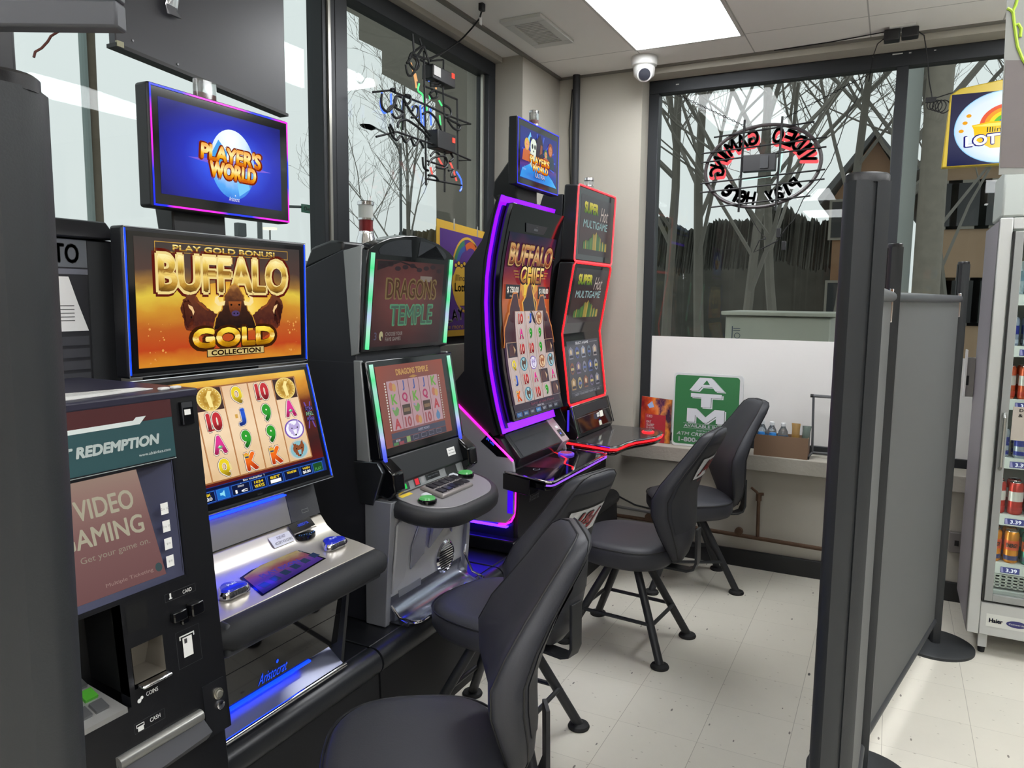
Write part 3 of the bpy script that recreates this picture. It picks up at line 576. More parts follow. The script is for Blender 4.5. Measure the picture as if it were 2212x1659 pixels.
s.frame(U(.10), Vv(.895), U(.91), Vv(.975), .0016, E('c89a3c'), 4); s.text('PLAY GOLD BONUS!', U(.505), Vv(.933), .0145, GOLD, w=W * .62, off=.045, lift=4)
s.text('BUFFALO', U(.505), Vv(.735), H * .31, E('5a1810'), w=W * .80, off=.09, lift=4); s.text('BUFFALO', U(.505), Vv(.733), H * .29, E('e8d088'), w=W * .785, off=.065, lift=5); s.text('BUFFALO', U(.505), Vv(.733), H * .275, GOLD, w=W * .775, off=.03, lift=6)
bison_side(s, U(.30), Vv(.43), W * .105, 1, 5, H * .19); bison_side(s, U(.79), Vv(.43), W * .105, -1, 5, H * .19)
bison_front(s, U(.535), Vv(.475), W * .128, 8, ky=H * .148)
s.text('GOLD', U(.535), Vv(.205), H * .165, E('3a1c0a'), w=W * .53, off=.12, lift=12); s.text('GOLD', U(.535), Vv(.207), H * .145, GOLD2, w=W * .505, off=.065, lift=14)
s.rect(U(.355), Vv(.045), U(.72), Vv(.115), E('3a2410'), 12); s.rect(U(.36), Vv(.052), U(.715), Vv(.108), E('c8b070'), 13); s.text('COLLECTION', U(.537), Vv(.08), H * .04, E('20120c'), w=W * .31, off=.05, lift=14)
random.seed(4)
for k in range(34):
    a = random.choice((random.uniform(.02, .17), random.uniform(.90, .98))); rr = random.uniform(.0008, .004); s.ell(U(a), Vv(random.uniform(.03, .36)), rr, rr, E('e8a050', .9), 4, 8)
s.build('screen', m)
A, B = (-1.70, 1.405), (-1.60, 1.035); m = bezel_box(A, B, 1.237, 1.883, .07).build('lower_monitor', r, bevel=.007, seg=3)
led_edges(r, A, B, 1.237, 1.883, LB)
s = Surf(facex(A, B, 1.237)); s.frame(.002, .001, .644, .382, .0022, SIL_EDGE, 4); s.rect(.012, .012, .634, .371, BLKG, 1)
u0, u1, v0, v1 = .022, .622, .030, .362; W = u1 - u0; H = v1 - v0
s.rect(u0, v0, u1, v1, ramp_mat('bison_reels_bg', [(0, '1c2a6a'), (.12, '5a1414'), (.3, '3a1c1c'), (.7, '6a2a18'), (.88, 'd08a2c'), (1, 'e8b848')], noise=.3, nscale=4), 2)
REEL = ramp_mat('reel_cream', [(0, 'dcb98c'), (.5, 'f0d4b0'), (1, 'e4c09a')], noise=.5, nscale=5); ROPE = E('9a6238'); DRK = E('3c2424')
gx = [1.317 + .0977 * k - 1.237 for k in range(6)]; g0, g1 = .083, .343; rh = (g1 - g0) / 4
s.rect(gx[0], g0, gx[5], g1, REEL, 3)
for k in range(6): s.rect(gx[k] - .0022, g0, gx[k] + .0022, g1, ROPE, 5); s.rect(gx[k] - .0005, g0, gx[k] + .0005, g1, E('d8a068'), 6)
for v in (g0, g1): s.rect(gx[0], v - .002, gx[5], v + .002, ROPE, 5)
reels = [['9', 'K', 'Q', '10'], ['coin', '10', 'A', 'Q'], ['Q', 'J', '9', 'K'], ['10', '9', '9', 'K'], ['coin', 'A', 'wolf', 'fox']]
for i, col in enumerate(reels):
    for j, t in enumerate(col):
        u = (gx[i] + gx[i + 1]) / 2; v = g1 - rh * (j + .5)
        if t == 'coin': s.rect(gx[i] + .003, v - rh / 2, gx[i + 1] - .003, v + rh / 2 - .002, DRK, 4); coin(s, u, v, .042, 6, rv=.034)
        elif t in SYM: symbol(s, t, u, v, .0445, 6)
        else: critter(s, t, u, v, .042, 6, rv=.031)
XR_ = E('6a4aa0'); s.text('X', .600, .215, .085, XR_, w=.034, off=-.012, lift=4)
for k, t in enumerate(('XTRA', 'REEL', 'POWER')): s.rect(.583, .229 - k * .017, .619, .243 - k * .017, E('14101c'), 5); s.text(t, .601, .236 - k * .017, .011, E(('8a6ac8', '9ac8a0', '8a6ac8')[k]), w=.032, off=.03, lift=6)
s.rect(u0, v0, u1, v0 + .043, E('16307c'), 4); s.rect(u0 + .004, v0 + .034, u1 - .01, v0 + .041, E('0a1030'), 5); s.text('Bet multiplier 1', .32, v0 + .0375, .0075, E('f0f0f0'), w=.08, lift=6)
def btn(a, b, t1, t2, c='0a1438', lines=('e8c820', 'f4f4f4')):
    s.frame(a, v0 + .003, b, v0 + .032, .0012, E('3a78d8'), 6); s.rect(a, v0 + .003, b, v0 + .032, E(c), 5)
    if t1: s.text(t1, (a + b) / 2, v0 + .0235, .007, E(lines[0]), w=(b - a) * .6, off=.04, lift=7)
    if t2: s.text(t2, (a + b) / 2, v0 + .012, .009, E(lines[1]), w=(b - a) * .66, off=.04, lift=7)
btn(.03, .10, '', ''); btn(.108, .176, 'BANK', '$0.20'); btn(.182, .226, '', '', '1a6ac0'); s.poly([(.192, v0 + .014), (.2, v0 + .014), (.208, v0 + .008), (.208, v0 + .027), (.2, v0 + .021), (.192, v0 + .021)], E('8ad8f0'), 8)
btn(.234, .30, '', '1c'); maker(s, .267, v0 + .026, .007, E('e8e8f0'), 7)
btn(.306, .362, '1024', 'WAYS', lines=('e8c820', 'e8c820')); btn(.368, .43, 'BET', '1'); btn(.436, .50, 'TOTAL BET $0.00', ''); btn(.506, .556, 'WIN', '$0.00'); btn(.562, .606, '', 'PLAY', '1c4a24', ('fff', '4a8a4a'))
s.build('screen', m)
s = Surf(facex(A, B, 1.237)); maker(s, .33, .018, .006, E('3a3c40'), 4); s.build('maker_mark', m)
# raised topper sign
A, B = (-1.69, 2.15), (-1.69, 1.842); t = bezel_box(A, B, 1.318, 1.806, .05).build('topper', r, bevel=.008, seg=3)
s = Surf(facex(A, B, 1.318)); W = .488; H = .308
s.rect(.010, .010, W - .010, H - .010, BLKG, 1)
NEO = ramp_mat('topper_glow_side', [(0, '1a2cff'), (.12, '1a2cff'), (.3, '2a34ff'), (.55, 'ff28e0'), (.75, 'ff28e0'), (.9, '2038ff'), (1, '2038ff')], s=1.2)
NEO2 = ramp_mat('topper_glow_top', [(0, '2038ff'), (.2, '2038ff'), (.3, 'ff28e0'), (.6, 'ff28e0'), (.7, '2038ff'), (.85, '2038ff'), (.95, 'ff28e0'), (1, 'ff28e0')], axis=0, s=1.2)
NEO3 = ramp_mat('topper_glow_bottom', [(0, '1a2cff'), (.08, '1a2cff'), (.14, 'ff28e0'), (.42, 'ff28e0'), (.5, '2038ff'), (.68, '2038ff'), (.78, 'ff28e0'), (1, 'ff28e0')], axis=0, s=1.2)
NEO4 = ramp_mat('topper_glow_right', [(0, 'ff28e0'), (.2, 'ff28e0'), (.35, '2038ff'), (.6, '2038ff'), (.72, 'ff28e0'), (1, 'ff28e0')], s=1.2)
s.rect(.004, .004, .009, H - .004, NEO, 3); s.rect(W - .009, .004, W - .004, H - .004, NEO4, 3); s.rect(.004, H - .009, W - .004, H - .004, NEO2, 4); s.rect(.004, .004, W - .004, .009, NEO3, 4)
s.build('glow_border', t)
s = Surf(facex(A, B, 1.318)); u0, u1, v0, v1 = .028, .452, .036, .276; W = u1 - u0; H = v1 - v0
s.rect(u0, v0, u1, v1, radial_mat('space_blue', .54, .45, .62, .7, [(0, '8ac8ff'), (.28, '3a5cf0'), (.6, '2430b8'), (1, '171a78')], .12, 3), 2)
gu, gv = u0 + W * .56, v0 + H * .45
s.ell(gu, gv, .080, .095, radial_mat('globe_light', .42, .85, .95, .95, [(0, 'ffffff'), (.4, 'd8ecff'), (.75, '58a8f4'), (1, '1a58d0')], .25, 4), 4, 40)
s.poly([(gu - .075, gv + .02), (gu - .05, gv + .06), (gu - .02, gv + .03), (gu - .03, gv - .02), (gu - .06, gv - .03)], E('48a0e8'), 5); s.poly([(gu + .01, gv - .03), (gu + .05, gv - .02), (gu + .06, gv - .06), (gu + .02, gv - .085)], E('78c8f8'), 5)
s.poly([(u0 + W * .2, gv - .002), (gu, gv + .012), (u1 - W * .1, gv - .002), (gu, gv - .016)], E('8a6af0', .8), 4)
s.textb("PLAYER'S", gu - .005, gv + .022, .040, ramp_mat('fire_letters', [(0, 'c84808'), (.35, 'f8b828'), (.6, 'fff0a8'), (1, 'f09818')]), E('7a2408'), w=W * .50, shear=.1, lift=8, off=.05)
s.textb('WORLD', gu + .0, gv - .022, .040, MATS['fire_letters'], E('7a2408'), w=W * .38, shear=.1, lift=8, off=.05); maker(s, gu + .0, v0 + .013, .012, E('e8ecf8'), 6)
s.build('screen', t)
MB().prism([(-1.80, 1.78), (-1.74, 1.78), (-1.745, 1.90), (-1.82, 1.90)], 'y', 1.42, 1.60, BLK).build('topper_bracket', r, bevel=.005)
b = MB().loft([sup(-1.735, 1.535, .014, .036, z, 24, 3) for z in (2.152, 2.205)], m=CLR); b.build('beacon_lens', r); b = MB().loft([sup(-1.735, 1.535, .010, .031, z, 24, 3) for z in (2.153, 2.172)], m=REDL); b.build('beacon_bulb', r)
# silver neck, curved deck, bolster
MB().prism([(-1.685, 1.035), (-1.672, .99), (-1.650, .912), (-1.72, .912), (-1.75, 1.035)], 'y', 1.262, 1.74, SILV).build('neck_panel', r)
b = MB().prism([(-1.684, 1.035), (-1.671, .99), (-1.649, .912), (-1.72, .912), (-1.75, 1.035)], 'y', 1.742, 1.872, M('speaker_mesh_grey', '4c4d50', .6, bump=.6, bscale=1400)); b.build('speaker_panel', r)
MB().box((-1.664, -1.650), (1.27, 1.72), (1.005, 1.009), E('0a20ff', 10.0)).build('under_monitor_led', r)
s = Surf(facex((-1.671, .99), (-1.649, .912), 1.262)); s.frame(.53, .018, .56, .03, .002, M('silver_badge', 'a8a8a8', .3, .8), 3); s.build('neck_badge', r)
prof = [(-1.72, .905), (-1.650, .905), (-1.640, .893), (-1.622, .872), (-1.598, .857), (-1.565, .846), (-1.50, .838), (-1.43, .826), (-1.43, .79), (-1.72, .76)]
MB().prism(prof, 'y', 1.245, 1.878, CREAM).build('button_deck', r, bevel=.003, sharp=50)
def deck_pt(u, v, l=1): return V(0, 0, 0)
def deckmap(x_, y_): return .838 + (-1.50 - x_) * .155
n_ = V(.15, 0, 1).normalized(); dk = lambda u, v, d: V(-1.43 - v, 1.56 + u, .826 + v * .155 + .0004) + n_ * d
s = Surf(dk)
s.poly([(-.145, .020), (.150, .055), (.125, .193), (-.112, .135)][::1], BLKG, 2)
s.poly([(-.135, .026), (.142, .060), (.119, .186), (-.104, .130)], ramp_mat('deck_screen_art', [(0, '2a2470'), (.35, '5a3a9a'), (.55, '8a4a58'), (.75, 'b0a070'), (1, '8a3434')], noise=.35, nscale=4, s=.7), 3)
for k in range(6): q = k / 5; uu = -.11 + q * .235; vv = .045 + q * .034; s.poly([(uu, vv), (uu + .028, vv + .003), (uu + .025, vv + .028), (uu - .002, vv + .024)], E('2a3858', .8), 4)
s.text('PLAY BISON', .005, .10, .018, E('3a3aa0', .9), w=.15, lift=4)
s.build('deck_screen', r)
for yy, xx in ((1.372, -1.512), (1.792, -1.527)):
    z = .8395 + (-1.50 - xx) * .11; q = r
    tri = lambda k, zz: [V(xx + k * (.030 * math.cos(t) * (1 + .16 * math.cos(3 * t + math.pi))), yy + k * (.040 * math.sin(t) * (1 + .14 * math.cos(3 * t + math.pi))), zz) for t in [j * math.tau / 30 for j in range(30)]]
    p_ = MB().loft([tri(1.12, z), tri(1.12, z + .010), tri(.98, z + .018)], m=CHR).build('play_button', r)
    MB().loft([tri(.95, z + .0175), tri(.85, z + .023), tri(.3, z + .026)], m=M('lit_button_blue', '0c1470', .15, em='2c38c0', es=.6)).build('button_cap', p_)
    ss = Surf(flat((xx, yy, z + .0265), (0, 1, 0), (-1, 0, 0))); ss.text('PLAY', 0, 0, .011, E('d8e4ff'), w=.03, lift=1); ss.build('button_lettering', p_)
# bill acceptor set in the curved deck back
s = Surf(facex((-1.652, .915), (-1.590, .853), 1.245)); 
s.poly([(.475, .045), (.575, .050), (.575, .085), (.475, .080)], BLKG, 3); s.text('-500577A', .53, .067, .009, E('2a50ff'), w=.05, lift=6); s.rect(.475, .042, .575, .046, CHR, 4)
s.build('bill_display', r)
MB().loft([[V(-1.617 + .024 * math.cos(t) * k, 1.765 + .040 * math.sin(t) * k, .868 + dz) for t in [j * math.tau / 20 for j in range(20)]] for k, dz in ((1, -.004), (1, .009), (.8, .012))], m=BLKG).build('bill_slot', r)
s = Surf(flat((-1.617, 1.765, .8805), (0, 1, 0), (-1, 0, 0)))
for k in range(9): a = math.radians(200 + k * 16); s.ell(.036 * math.cos(a), .021 * math.sin(a), .002, .0015, E('60a0ff', 1.4), 2, 6)
s.build('bill_slot_lights', r)
s = Surf(facex((-1.6405, .8955), (-1.6135, .8690), 1.245)); s.rect(.385, .0, .472, .037, PAPER, 2); s.text('DOES NOT', .43, .027, .009, M('sticker_ink', '141414', .6), w=.035, off=.03, lift=4); s.text('ACCEPT VOUCHERS', .43, .011, .009, M('sticker_ink'), w=.072, off=.03, lift=4); s.build('warning_sticker', r)
# bolster: follows a gentle bow
b = MB().mat(M('bolster_vinyl', '1e2024', .72, bump=.04, bscale=300)); rings = []
for k in range(21):
    yy = 1.232 + k * (1.905 - 1.232) / 20; q = (k / 20 - .5) * 2; cx = -1.402 + .014 * (1 - q * q) ; e = 1 - .5 * max(0, abs(q) - .93) / .07
    rings.append([V(cx + .044 * e * math.cos(t) - .024, yy, .786 + .040 * e * math.sin(t) ) for t in [j * math.tau / 20 for j in range(20)]])
b.loft(rings); b.build('padded_bolster', r)
MB().prism([(-1.46, .828), (-1.40, .822), (-1.40, .74), (-1.50, .70), (-1.62, .70), (-1.66, .80)], 'y', 1.25, 1.872, M('deck_underside_vinyl', '303338', .5)).build('deck_underside', r, bevel=.01)
# lower glass and lit tray
MB().prism([(-1.545, .70), (-1.578, .487), (-1.60, .487), (-1.60, .70)], 'y', 1.27, 1.862, M('black_mirror_glass', '141414', .04, spec=.9)).build('belly_glass', r)
s = Surf(facex((-1.545, .70), (-1.578, .487), 1.27)); maker(s, .30, .030, .036, E('1a50ff', 1.1), 3); s.rect(.0, .106, .59, .1075, M('seam', '050505', .5), 2); s.build('glass_lettering', r)
MB().box((-1.599, -1.572), (1.272, 1.73), (.478, .484), LB).build('tray_light', r)
MB().prism([(-1.640, .477), (-1.635, .477), (-1.548, .414), (-1.548, .408), (-1.64, .408)], 'y', 1.27, 1.862, M('tray_metal_satin', '8f93a8', .28, .8)).build('lit_tray', r)
MB().box((-1.64, -1.60), (1.272, 1.70), (.462, .466), E('1430ff', 14.0)).build('tray_light', r)
MB().tube([(-1.550, 1.262, .412), (-1.550, 1.868, .412)], .009, 12, m=CHR).build('tray_rail', r)
MB().prism([(-1.50, .75), (-1.53, .70), (-1.565, .405), (-1.60, .405), (-1.60, .75)], 'y', 1.862, 1.876, BLKP).build('side_cheek', r); MB().prism([(-1.50, .75), (-1.53, .70), (-1.565, .405), (-1.60, .405), (-1.60, .75)], 'y', 1.25, 1.266, BLKP).build('side_cheek', r)
b = MB().tube([(-1.43, 1.86, .755), (-1.46, 1.872, .745), (-1.47, 1.873, .72)], .008, 8, m=CHR); b.build('deck_latch', r)

# ================================================================== machine 2: game with green light bars
r = empty('slot_machine', (-1.75, 2.47, .40), 'slot machine with green light bars, button deck and chrome coin tray', 'slot machine', 'slot machines along the window wall')
SIDE2 = M('dark_side_laminate', '23242b', .5)
MB().prism([(-1.99, .402), (-1.64, .402), (-1.68, .96), (-1.74, 1.39), (-1.78, 1.79), (-1.80, 1.79), (-1.99, 1.72)], 'y', 2.185, 2.76, SIDE2).build('cabinet', r, bevel=.005)
s = Surf(flat((-1.99, 2.1845, 1.38), (1, 0, 0), (0, 0, 1))); s.rect(0, 0, .25, .002, M('panel_seam', '3c3d44', .5), 1); s.build('side_seam', r)
# silver side cheeks of the head
for y0, y1 in ((2.172, 2.187), (2.758, 2.773)):
    MB().prism([(-1.785, 1.785), (-1.700, 1.803), (-1.722, 1.415), (-1.755, 1.405)], 'y', y0, y1, SILVD).build('upper_cheek', r, bevel=.003)
    MB().prism([(-1.745, 1.39), (-1.712, 1.39), (-1.675, 1.02), (-1.735, 1.02)], 'y', y0, y1, SILVD).build('lower_cheek', r, bevel=.003)
    MB().prism([(-1.75, 1.018), (-1.64, 1.024), (-1.615, .985), (-1.66, .86), (-1.72, .86)], 'y', y0 - .003, y1 + .003, M('dark_chrome_wing', '4a4d52', .2, .8)).build('wing', r, bevel=.004)
A, B = (-1.676, 1.80), (-1.712, 1.418); arch = [(0, 0), (.586, 0), (.586, .372), (.55, .392), (.46, .42), (.36, .436), (.293, .44), (.226, .436), (.126, .42), (.036, .392), (0, .372)]
fx = facex(A, B, 2.177); b = MB().mat(BLKG); vs = [fx(a, c_, 0) for a, c_ in arch] + [fx(a, c_, -.05) for a, c_ in arch]; n = len(arch)
b.add(vs, [tuple(range(n)), tuple(range(2 * n - 1, n - 1, -1))] + [(i, (i + 1) % n, n + (i + 1) % n, n + i) for i in range(n)]); up = b.build('upper_screen_housing', r, bevel=.004)
s = Surf(fx)
for a0, a1 in ((95, 175), (5, 85)):
    pts_ = [(.293 + (.012 if a0 < 50 else -.012) + .22 * math.cos(math.radians(a)), .365 + .058 * math.sin(math.radians(a))) for a in range(a0, a1 + 1, 8)]; pts_ += [(.293 + (.24 if a0 < 50 else -.24) * .92, .358), (.293 + (.02 if a0 < 50 else -.02), .358)] if a0 > 50 else [(.293 + .02, .358), (.293 + .22, .358)]
    if a0 < 50: pts_ = [(.305, .358), (.51, .358)] + pts_
    s.poly(pts_, M('arch_inset', '24262c', .25), 2)
s.build('speaker_cover', up)
GRN = ramp_mat('green_light_bar', [(0, '50f098'), (.2, 'a8e8c8'), (.35, 'b8c8e8'), (.5, '58e898'), (.7, 'b0d8d8'), (.85, '50e890'), (1, '90f0c0')], noise=.25, nscale=2.5, s=1.0)
GRN2 = ramp_mat('green_light_bar_low', [(0, '4858f0'), (.12, '6a78f0'), (.25, 'c0c0f0'), (.45, '58e890'), (.7, 'a0d8c8'), (.85, '60e898'), (1, 'b0f0d8')], noise=.15, nscale=2.5, s=1.0)
def bar(fx, u, v0, v1, m, par, t=.015):
    b = MB().mat(m); k = 12; rs = []; us = []
    for j in range(k + 1):
        q = j / k; vv = v0 + (v1 - v0) * q; rs.append([fx(u + a, vv, d) for a, d in ((-t / 2, 0), (-t / 2, .006), (-t / 4, .010), (t / 4, .010), (t / 2, .006), (t / 2, 0))]); us += [(.5, q)] * 6
    vs = [p for r_ in rs for p in r_]; fs = []
    for j in range(k):
        for i in range(6): fs.append((j * 6 + i, j * 6 + (i + 1) % 6, (j + 1) * 6 + (i + 1) % 6, (j + 1) * 6 + i))
    fs += [tuple(range(6)), tuple(k * 6 + i for i in range(6))]
    b.add(vs, fs, us); return b.build('light_bar', par)
for uu in (.027, .560): bar(fx, uu, .012, .362, GRN, r)
s = Surf(fx); s.rect(.046, .018, .512, .340, radial_mat('dragon_art', .4, .6, .8, .8, [(0, '6a3a3c'), (.4, '54302e'), (.75, '3a2426'), (1, '2c2224')], .4, 4, s=.9), 2)
s.poly([(.06, .30), (.2, .335), (.34, .31), (.30, .325), (.2, .34), (.06, .335)], E('221a1c'), 3)
for q in range(9): s.ell(.09 + q * .048, .318 + .008 * math.sin(q * 2.1), .020, .009, E('2a2024'), 3, 10)
s.text('DRAGONS', .29, .235, .075, E('6a5a3c'), w=.34, off=.045, lift=4); s.text('DRAGONS', .29, .235, .070, E('453024'), w=.33, off=.005, lift=5)
s.text('TEMPLE', .30, .135, .075, E('4a7a5c'), w=.29, off=.045, lift=4); s.text('TEMPLE', .30, .135, .070, E('40544a'), w=.28, off=.005, lift=5)
s.text('3', .073, .058, .028, E('4a4858'), lift=4); s.ell(.108, .058, .012, .018, E('9a9470'), 4, 16); s.ell(.112, .05, .005, .007, E('2a2424'), 5, 10); s.text('CHOOSE YOUR', .19, .064, .014, E('706a66'), w=.11, lift=4); s.text('FAVE GAMES', .185, .044, .014, E('706a66'), w=.10, lift=4)
s.rect(.34, .265, .425, .287, E('70655e'), 4)
s.build('screen', up)
A, B = (-1.694, 1.388), (-1.631, 1.035); fx = facex(A, B, 2.177); b = bezel_box(A, B, 2.177, 2.769, .055, BLKG); lo = b.build('lower_screen_housing', r, bevel=.004)
for uu in (.024, .557): bar(fx, uu, -.015, .345, GRN2, r)
s = Surf(fx); s.rect(.045, .030, .505, .335, radial_mat('dragon_reels_bg', .5, .4, .8, .9, [(0, '806470'), (.5, '7c4c44'), (1, '8e4638')], .35, 4, s=.95), 2)
s.text('DRAGONS TEMPLE', .28, .305, .022, E('b08a58'), w=.22, off=.04, lift=4); s.poly([(.28, .288), (.31, .281), (.28, .276), (.25, .281)], E('a07848'), 4)
gx = [.098 + k * .0705 for k in range(6)]; s.rect(gx[0], .088, gx[5], .275, E('a8888e'), 3)
for k in range(6): s.rect(gx[k] - .0015, .088, gx[k] + .0015, .275, E('6e4444'), 5)
for k in range(18): s.rect(.085, .09 + k * .0103, .093, .096 + k * .0103, E('c8c0b8'), 4); s.rect(.456, .09 + k * .0103, .464, .096 + k * .0103, E('a8a098'), 4)
rows = [['m', 'K', 'd', 'A'], ['J', 'Q', 'b', '10'], ['J', 'K', 'd', 'm'], ['J', 'Q', 'b', '10'], ['K', 'm', 'A', 'w']]
CC = {'J': '4a5a8e', 'K': '68964c', 'Q': '9a4060', 'A': 'a04a50', '10': '8e5458'}
for i, col in enumerate(rows):
    for j, t in enumerate(col):
        u = (gx[i] + gx[i + 1]) / 2; v = .275 - .0468 * (j + .5)
        if t in CC: s.text(t, u, v, .036, E(CC[t]), off=.04, lift=5)
        elif t == 'm': s.ell(u - .008, v + .002, .013, .017, E('a86858'), 5, 12); s.ell(u + .009, v - .003, .012, .016, E('b08a58'), 6, 12)
        elif t == 'd': s.poly([(u - .022, v + .012), (u - .005, v + .004), (u + .01, v + .018), (u + .022, v + .006), (u + .012, v - .014), (u - .006, v - .018), (u - .014, v - .006)], E('688c58'), 5); s.poly([(u - .024, v + .016), (u - .012, v + .018), (u - .008, v + .006)], E('7880a0'), 6)
        elif t == 'b': s.rect(u - .026, v - .020, u + .026, v + .020, E('4a403c'), 5); s.rect(u - .020, v - .008, u + .020, v + .006, E('7a6450'), 6)
        elif t == 'w': s.ell(u, v - .004, .015, .016, E('587898'), 5, 14); s.poly([(u - .01, v + .006), (u, v + .022), (u + .01, v + .006)], E('587898'), 5)
s.rect(.085, .058, .46, .080, E('484a58'), 4); s.text('INSERT MONEY', .30, .070, .010, E('a0a0b0'), w=.08, lift=5)
s.rect(.085, .032, .46, .056, E('40404c'), 4); s.text('$0.00', .12, .049, .010, E('c0c0c8'), lift=5)
s.rect(.09, .033, .12, .044, E('507850'), 5); s.rect(.125, .033, .155, .044, E('884850'), 5); s.rect(.175, .034, .20, .056, E('7c9460'), 5)
for k in range(4): s.frame(.22 + k * .055, .038, .255 + k * .055, .054, .001, E('8a8898'), 5)
s.build('screen', lo)
# black belly below the lower screen
MB().prism([(-1.631, 1.03), (-1.600, .935), (-1.66, .88), (-1.70, 1.03)], 'y', 2.19, 2.756, BLKP).build('lower_fascia', r, bevel=.004)
s = Surf(facex((-1.631, 1.03), (-1.600, .935), 2.19)); s.rect(.42, .035, .48, .068, PAPER, 3); s.text('Token Play', .45, .057, .007, E('202020'), w=.04, lift=4); s.text('Not Accepted', .45, .045, .007, E('202020'), w=.045, lift=4); s.build('fascia_sticker', r)
for y0, y1 in ((2.18, 2.245), (2.715, 2.785)):
    MB().prism([(-1.64, 1.035), (-1.575, .985), (-1.565, .915), (-1.60, .885), (-1.66, .90)], 'y', y0, y1, BLKG).build('corner_guard', r, bevel=.008)
# instrument shelf with slots
MB().prism([(-1.66, .935), (-1.612, .930), (-1.598, .893), (-1.66, .893)], 'y', 2.235, 2.73, SILVD).build('slot_shelf', r, bevel=.002)
s = Surf(facex((-1.612, .930), (-1.598, .893), 2.235)); s.rect(.015, .006, .085, .036, BLKG, 2); s.rect(.03, .011, .068, .030, E('18c850', 1.0), 3); s.rect(.125, .010, .150, .034, E('d82030', 1.0), 3); s.rect(.118, .006, .156, .038, BLKG, 2); s.rect(.165, .010, .188, .034, M('key_grey', '9a9a9c', .5), 2); s.rect(.20, .012, .30, .034, BLKG, 2); s.text('Auto Coin Tray', .25, .024, .006, E('70747a'), w=.07, lift=4); s.rect(.345, .002, .43, .038, M('slot_void', '0a0a0c', .3), 2); s.build('slot_fittings', r)
# button deck with thick rounded bumper
dc = V(-1.53, 2.475)
def deckshape(k, z, dx=0):
    z -= .006
    pts_ = []
    for j in range(48):
        t = j * math.tau / 48; c_, s_ = math.cos(t), math.sin(t)
        x = .150 * math.copysign(abs(c_) ** .75, c_) if c_ > 0 else .12 * math.copysign(abs(c_) ** .3, c_)
        y = .285 * math.copysign(abs(s_) ** .55, s_) * (1 - .18 * max(0, c_)); x += -.022 * math.exp(-((y / .07) ** 2)) * (1 if c_ > 0 else 0) * 0
        X = dc.x + dx + x * k; Y = dc.y + y * (k + (1 - k) * .3); pts_.append(V(X, Y, z - (X + 1.66) * .20))
    return pts_
MB().loft([deckshape(.93, .836), deckshape(1.0, .850), deckshape(1.02, .874), deckshape(.99, .896), deckshape(.93, .902)], m=M('rubber_bumper', '1f2024', .55, bump=.03, bscale=300)).build('deck_bumper', r, sharp=50)
MB().loft([deckshape(.84, .9015), deckshape(.84, .9055)], m=M('deck_plate_grey', '8e8c8e', .4, .2)).build('deck_plate', r, bevel=.002)
dn = V(.2, 0, 1).normalized(); dsurf = lambda u, v, d: V(-1.635 - v, 2.475 + u, .8947) + V(0, 0, v * .2) + dn * d
kp = MB(); q = [(-.115, -.155), (.115, -.155), (.125, -.045), (-.105, -.045)]
kp.mat(M('keypad_frame', '8c8684', .35, .3)); rr = [[dsurf(a, c_, h_) for a, c_ in q_] for q_, h_ in ((q, 0), (q, .010), ([(-.108, -.149), (.108, -.149), (.118, -.051), (-.098, -.051)], .015))]; kp.loft(rr); kp.build('key_panel', r, bevel=.003)
for j in range(2):
    for i in range(5):
        u = -.098 + i * .043 + j * -.004 + .006; v = -.098 - j * .046 + .006
        MB().loft([[dsurf(a, c_, .0152) for a, c_ in ((u, v - .002), (u + .034, v - .002), (u + .034, v + .034), (u, v + .034))], [dsurf(a, c_, .0195) for a, c_ in ((u + .002, v), (u + .032, v), (u + .032, v + .032), (u + .002, v + .032))]], m=M('key_smoke', '2c2a30', .15)).build('key', r)
for (u, v) in ((-.190, -.135), (.190, -.075)):
    c_ = dsurf(u, v, 0); q = MB().lathe(c_, [(.036, 0), (.036, .010), (.032, .014)], 26, BLKG).build('play_button', r); MB().lathe(c_, [(.031, .013), (.027, .021), (.012, .024), (0, .0245)], 26, M('lit_button_green', '1c5a28', .2, em='58a860', es=.75)).build('button_cap', q)
for (u, v) in ((-.145, -.10), (.14, -.045)):
    MB().loft([[dsurf(u + a, v + c_, h_) for a, c_ in ((-.018, -.014), (.018, -.014), (.018, .014), (-.018, .014))] for h_ in (0, .010)], m=M('lit_key_white', '9a9ca0', .3, em='c8ccd4', es=.4)).build('service_key', r, bevel=.003)
s = Surf(dsurf); s.poly([(-.235, -.055), (-.165, -.055), (-.165, -.037), (-.235, -.037)], M('yellow_sticker', 'e0c030', .5), 1); s.poly([(.09, -.026), (.15, -.026), (.15, -.010), (.09, -.010)], MATS['yellow_sticker'], 1); s.build('deck_sticker', r)
MB().box((-1.572, -1.556), (2.38, 2.58), (.808, .812), E('1428ff', 14.0)).build('blue_downlight', r)
# belly with swooping relief, grille and tray
def belly_x(z): return -1.625 + .045 * ((z - .40) / .48) ** 2
b = MB().mat(M('cast_silver_panel', 'c0c1c4', .3, .5)); rs = [[V(belly_x(z), 2.20, z), V(belly_x(z), 2.745, z), V(-1.66, 2.745, z), V(-1.66, 2.20, z)] for z in [.405 + k * .0475 for k in range(11)]]
b.loft(rs); b.build('belly_panel', r, sharp=25)
MB().prism([(-1.70, .403), (-1.612, .403), (-1.580, .88), (-1.70, .88)], 'y', 2.172, 2.20, M('front_corner_steel', '9a9ca2', .3, .5)).build('corner_post', r, bevel=.003); MB().prism([(-1.70, .403), (-1.612, .403), (-1.580, .88), (-1.70, .88)], 'y', 2.745, 2.772, MATS['front_corner_steel']).build('corner_post', r, bevel=.003)
bf = lambda u, v, d: V(belly_x(.4 + v) + d, 2.20 + u, .4 + v)
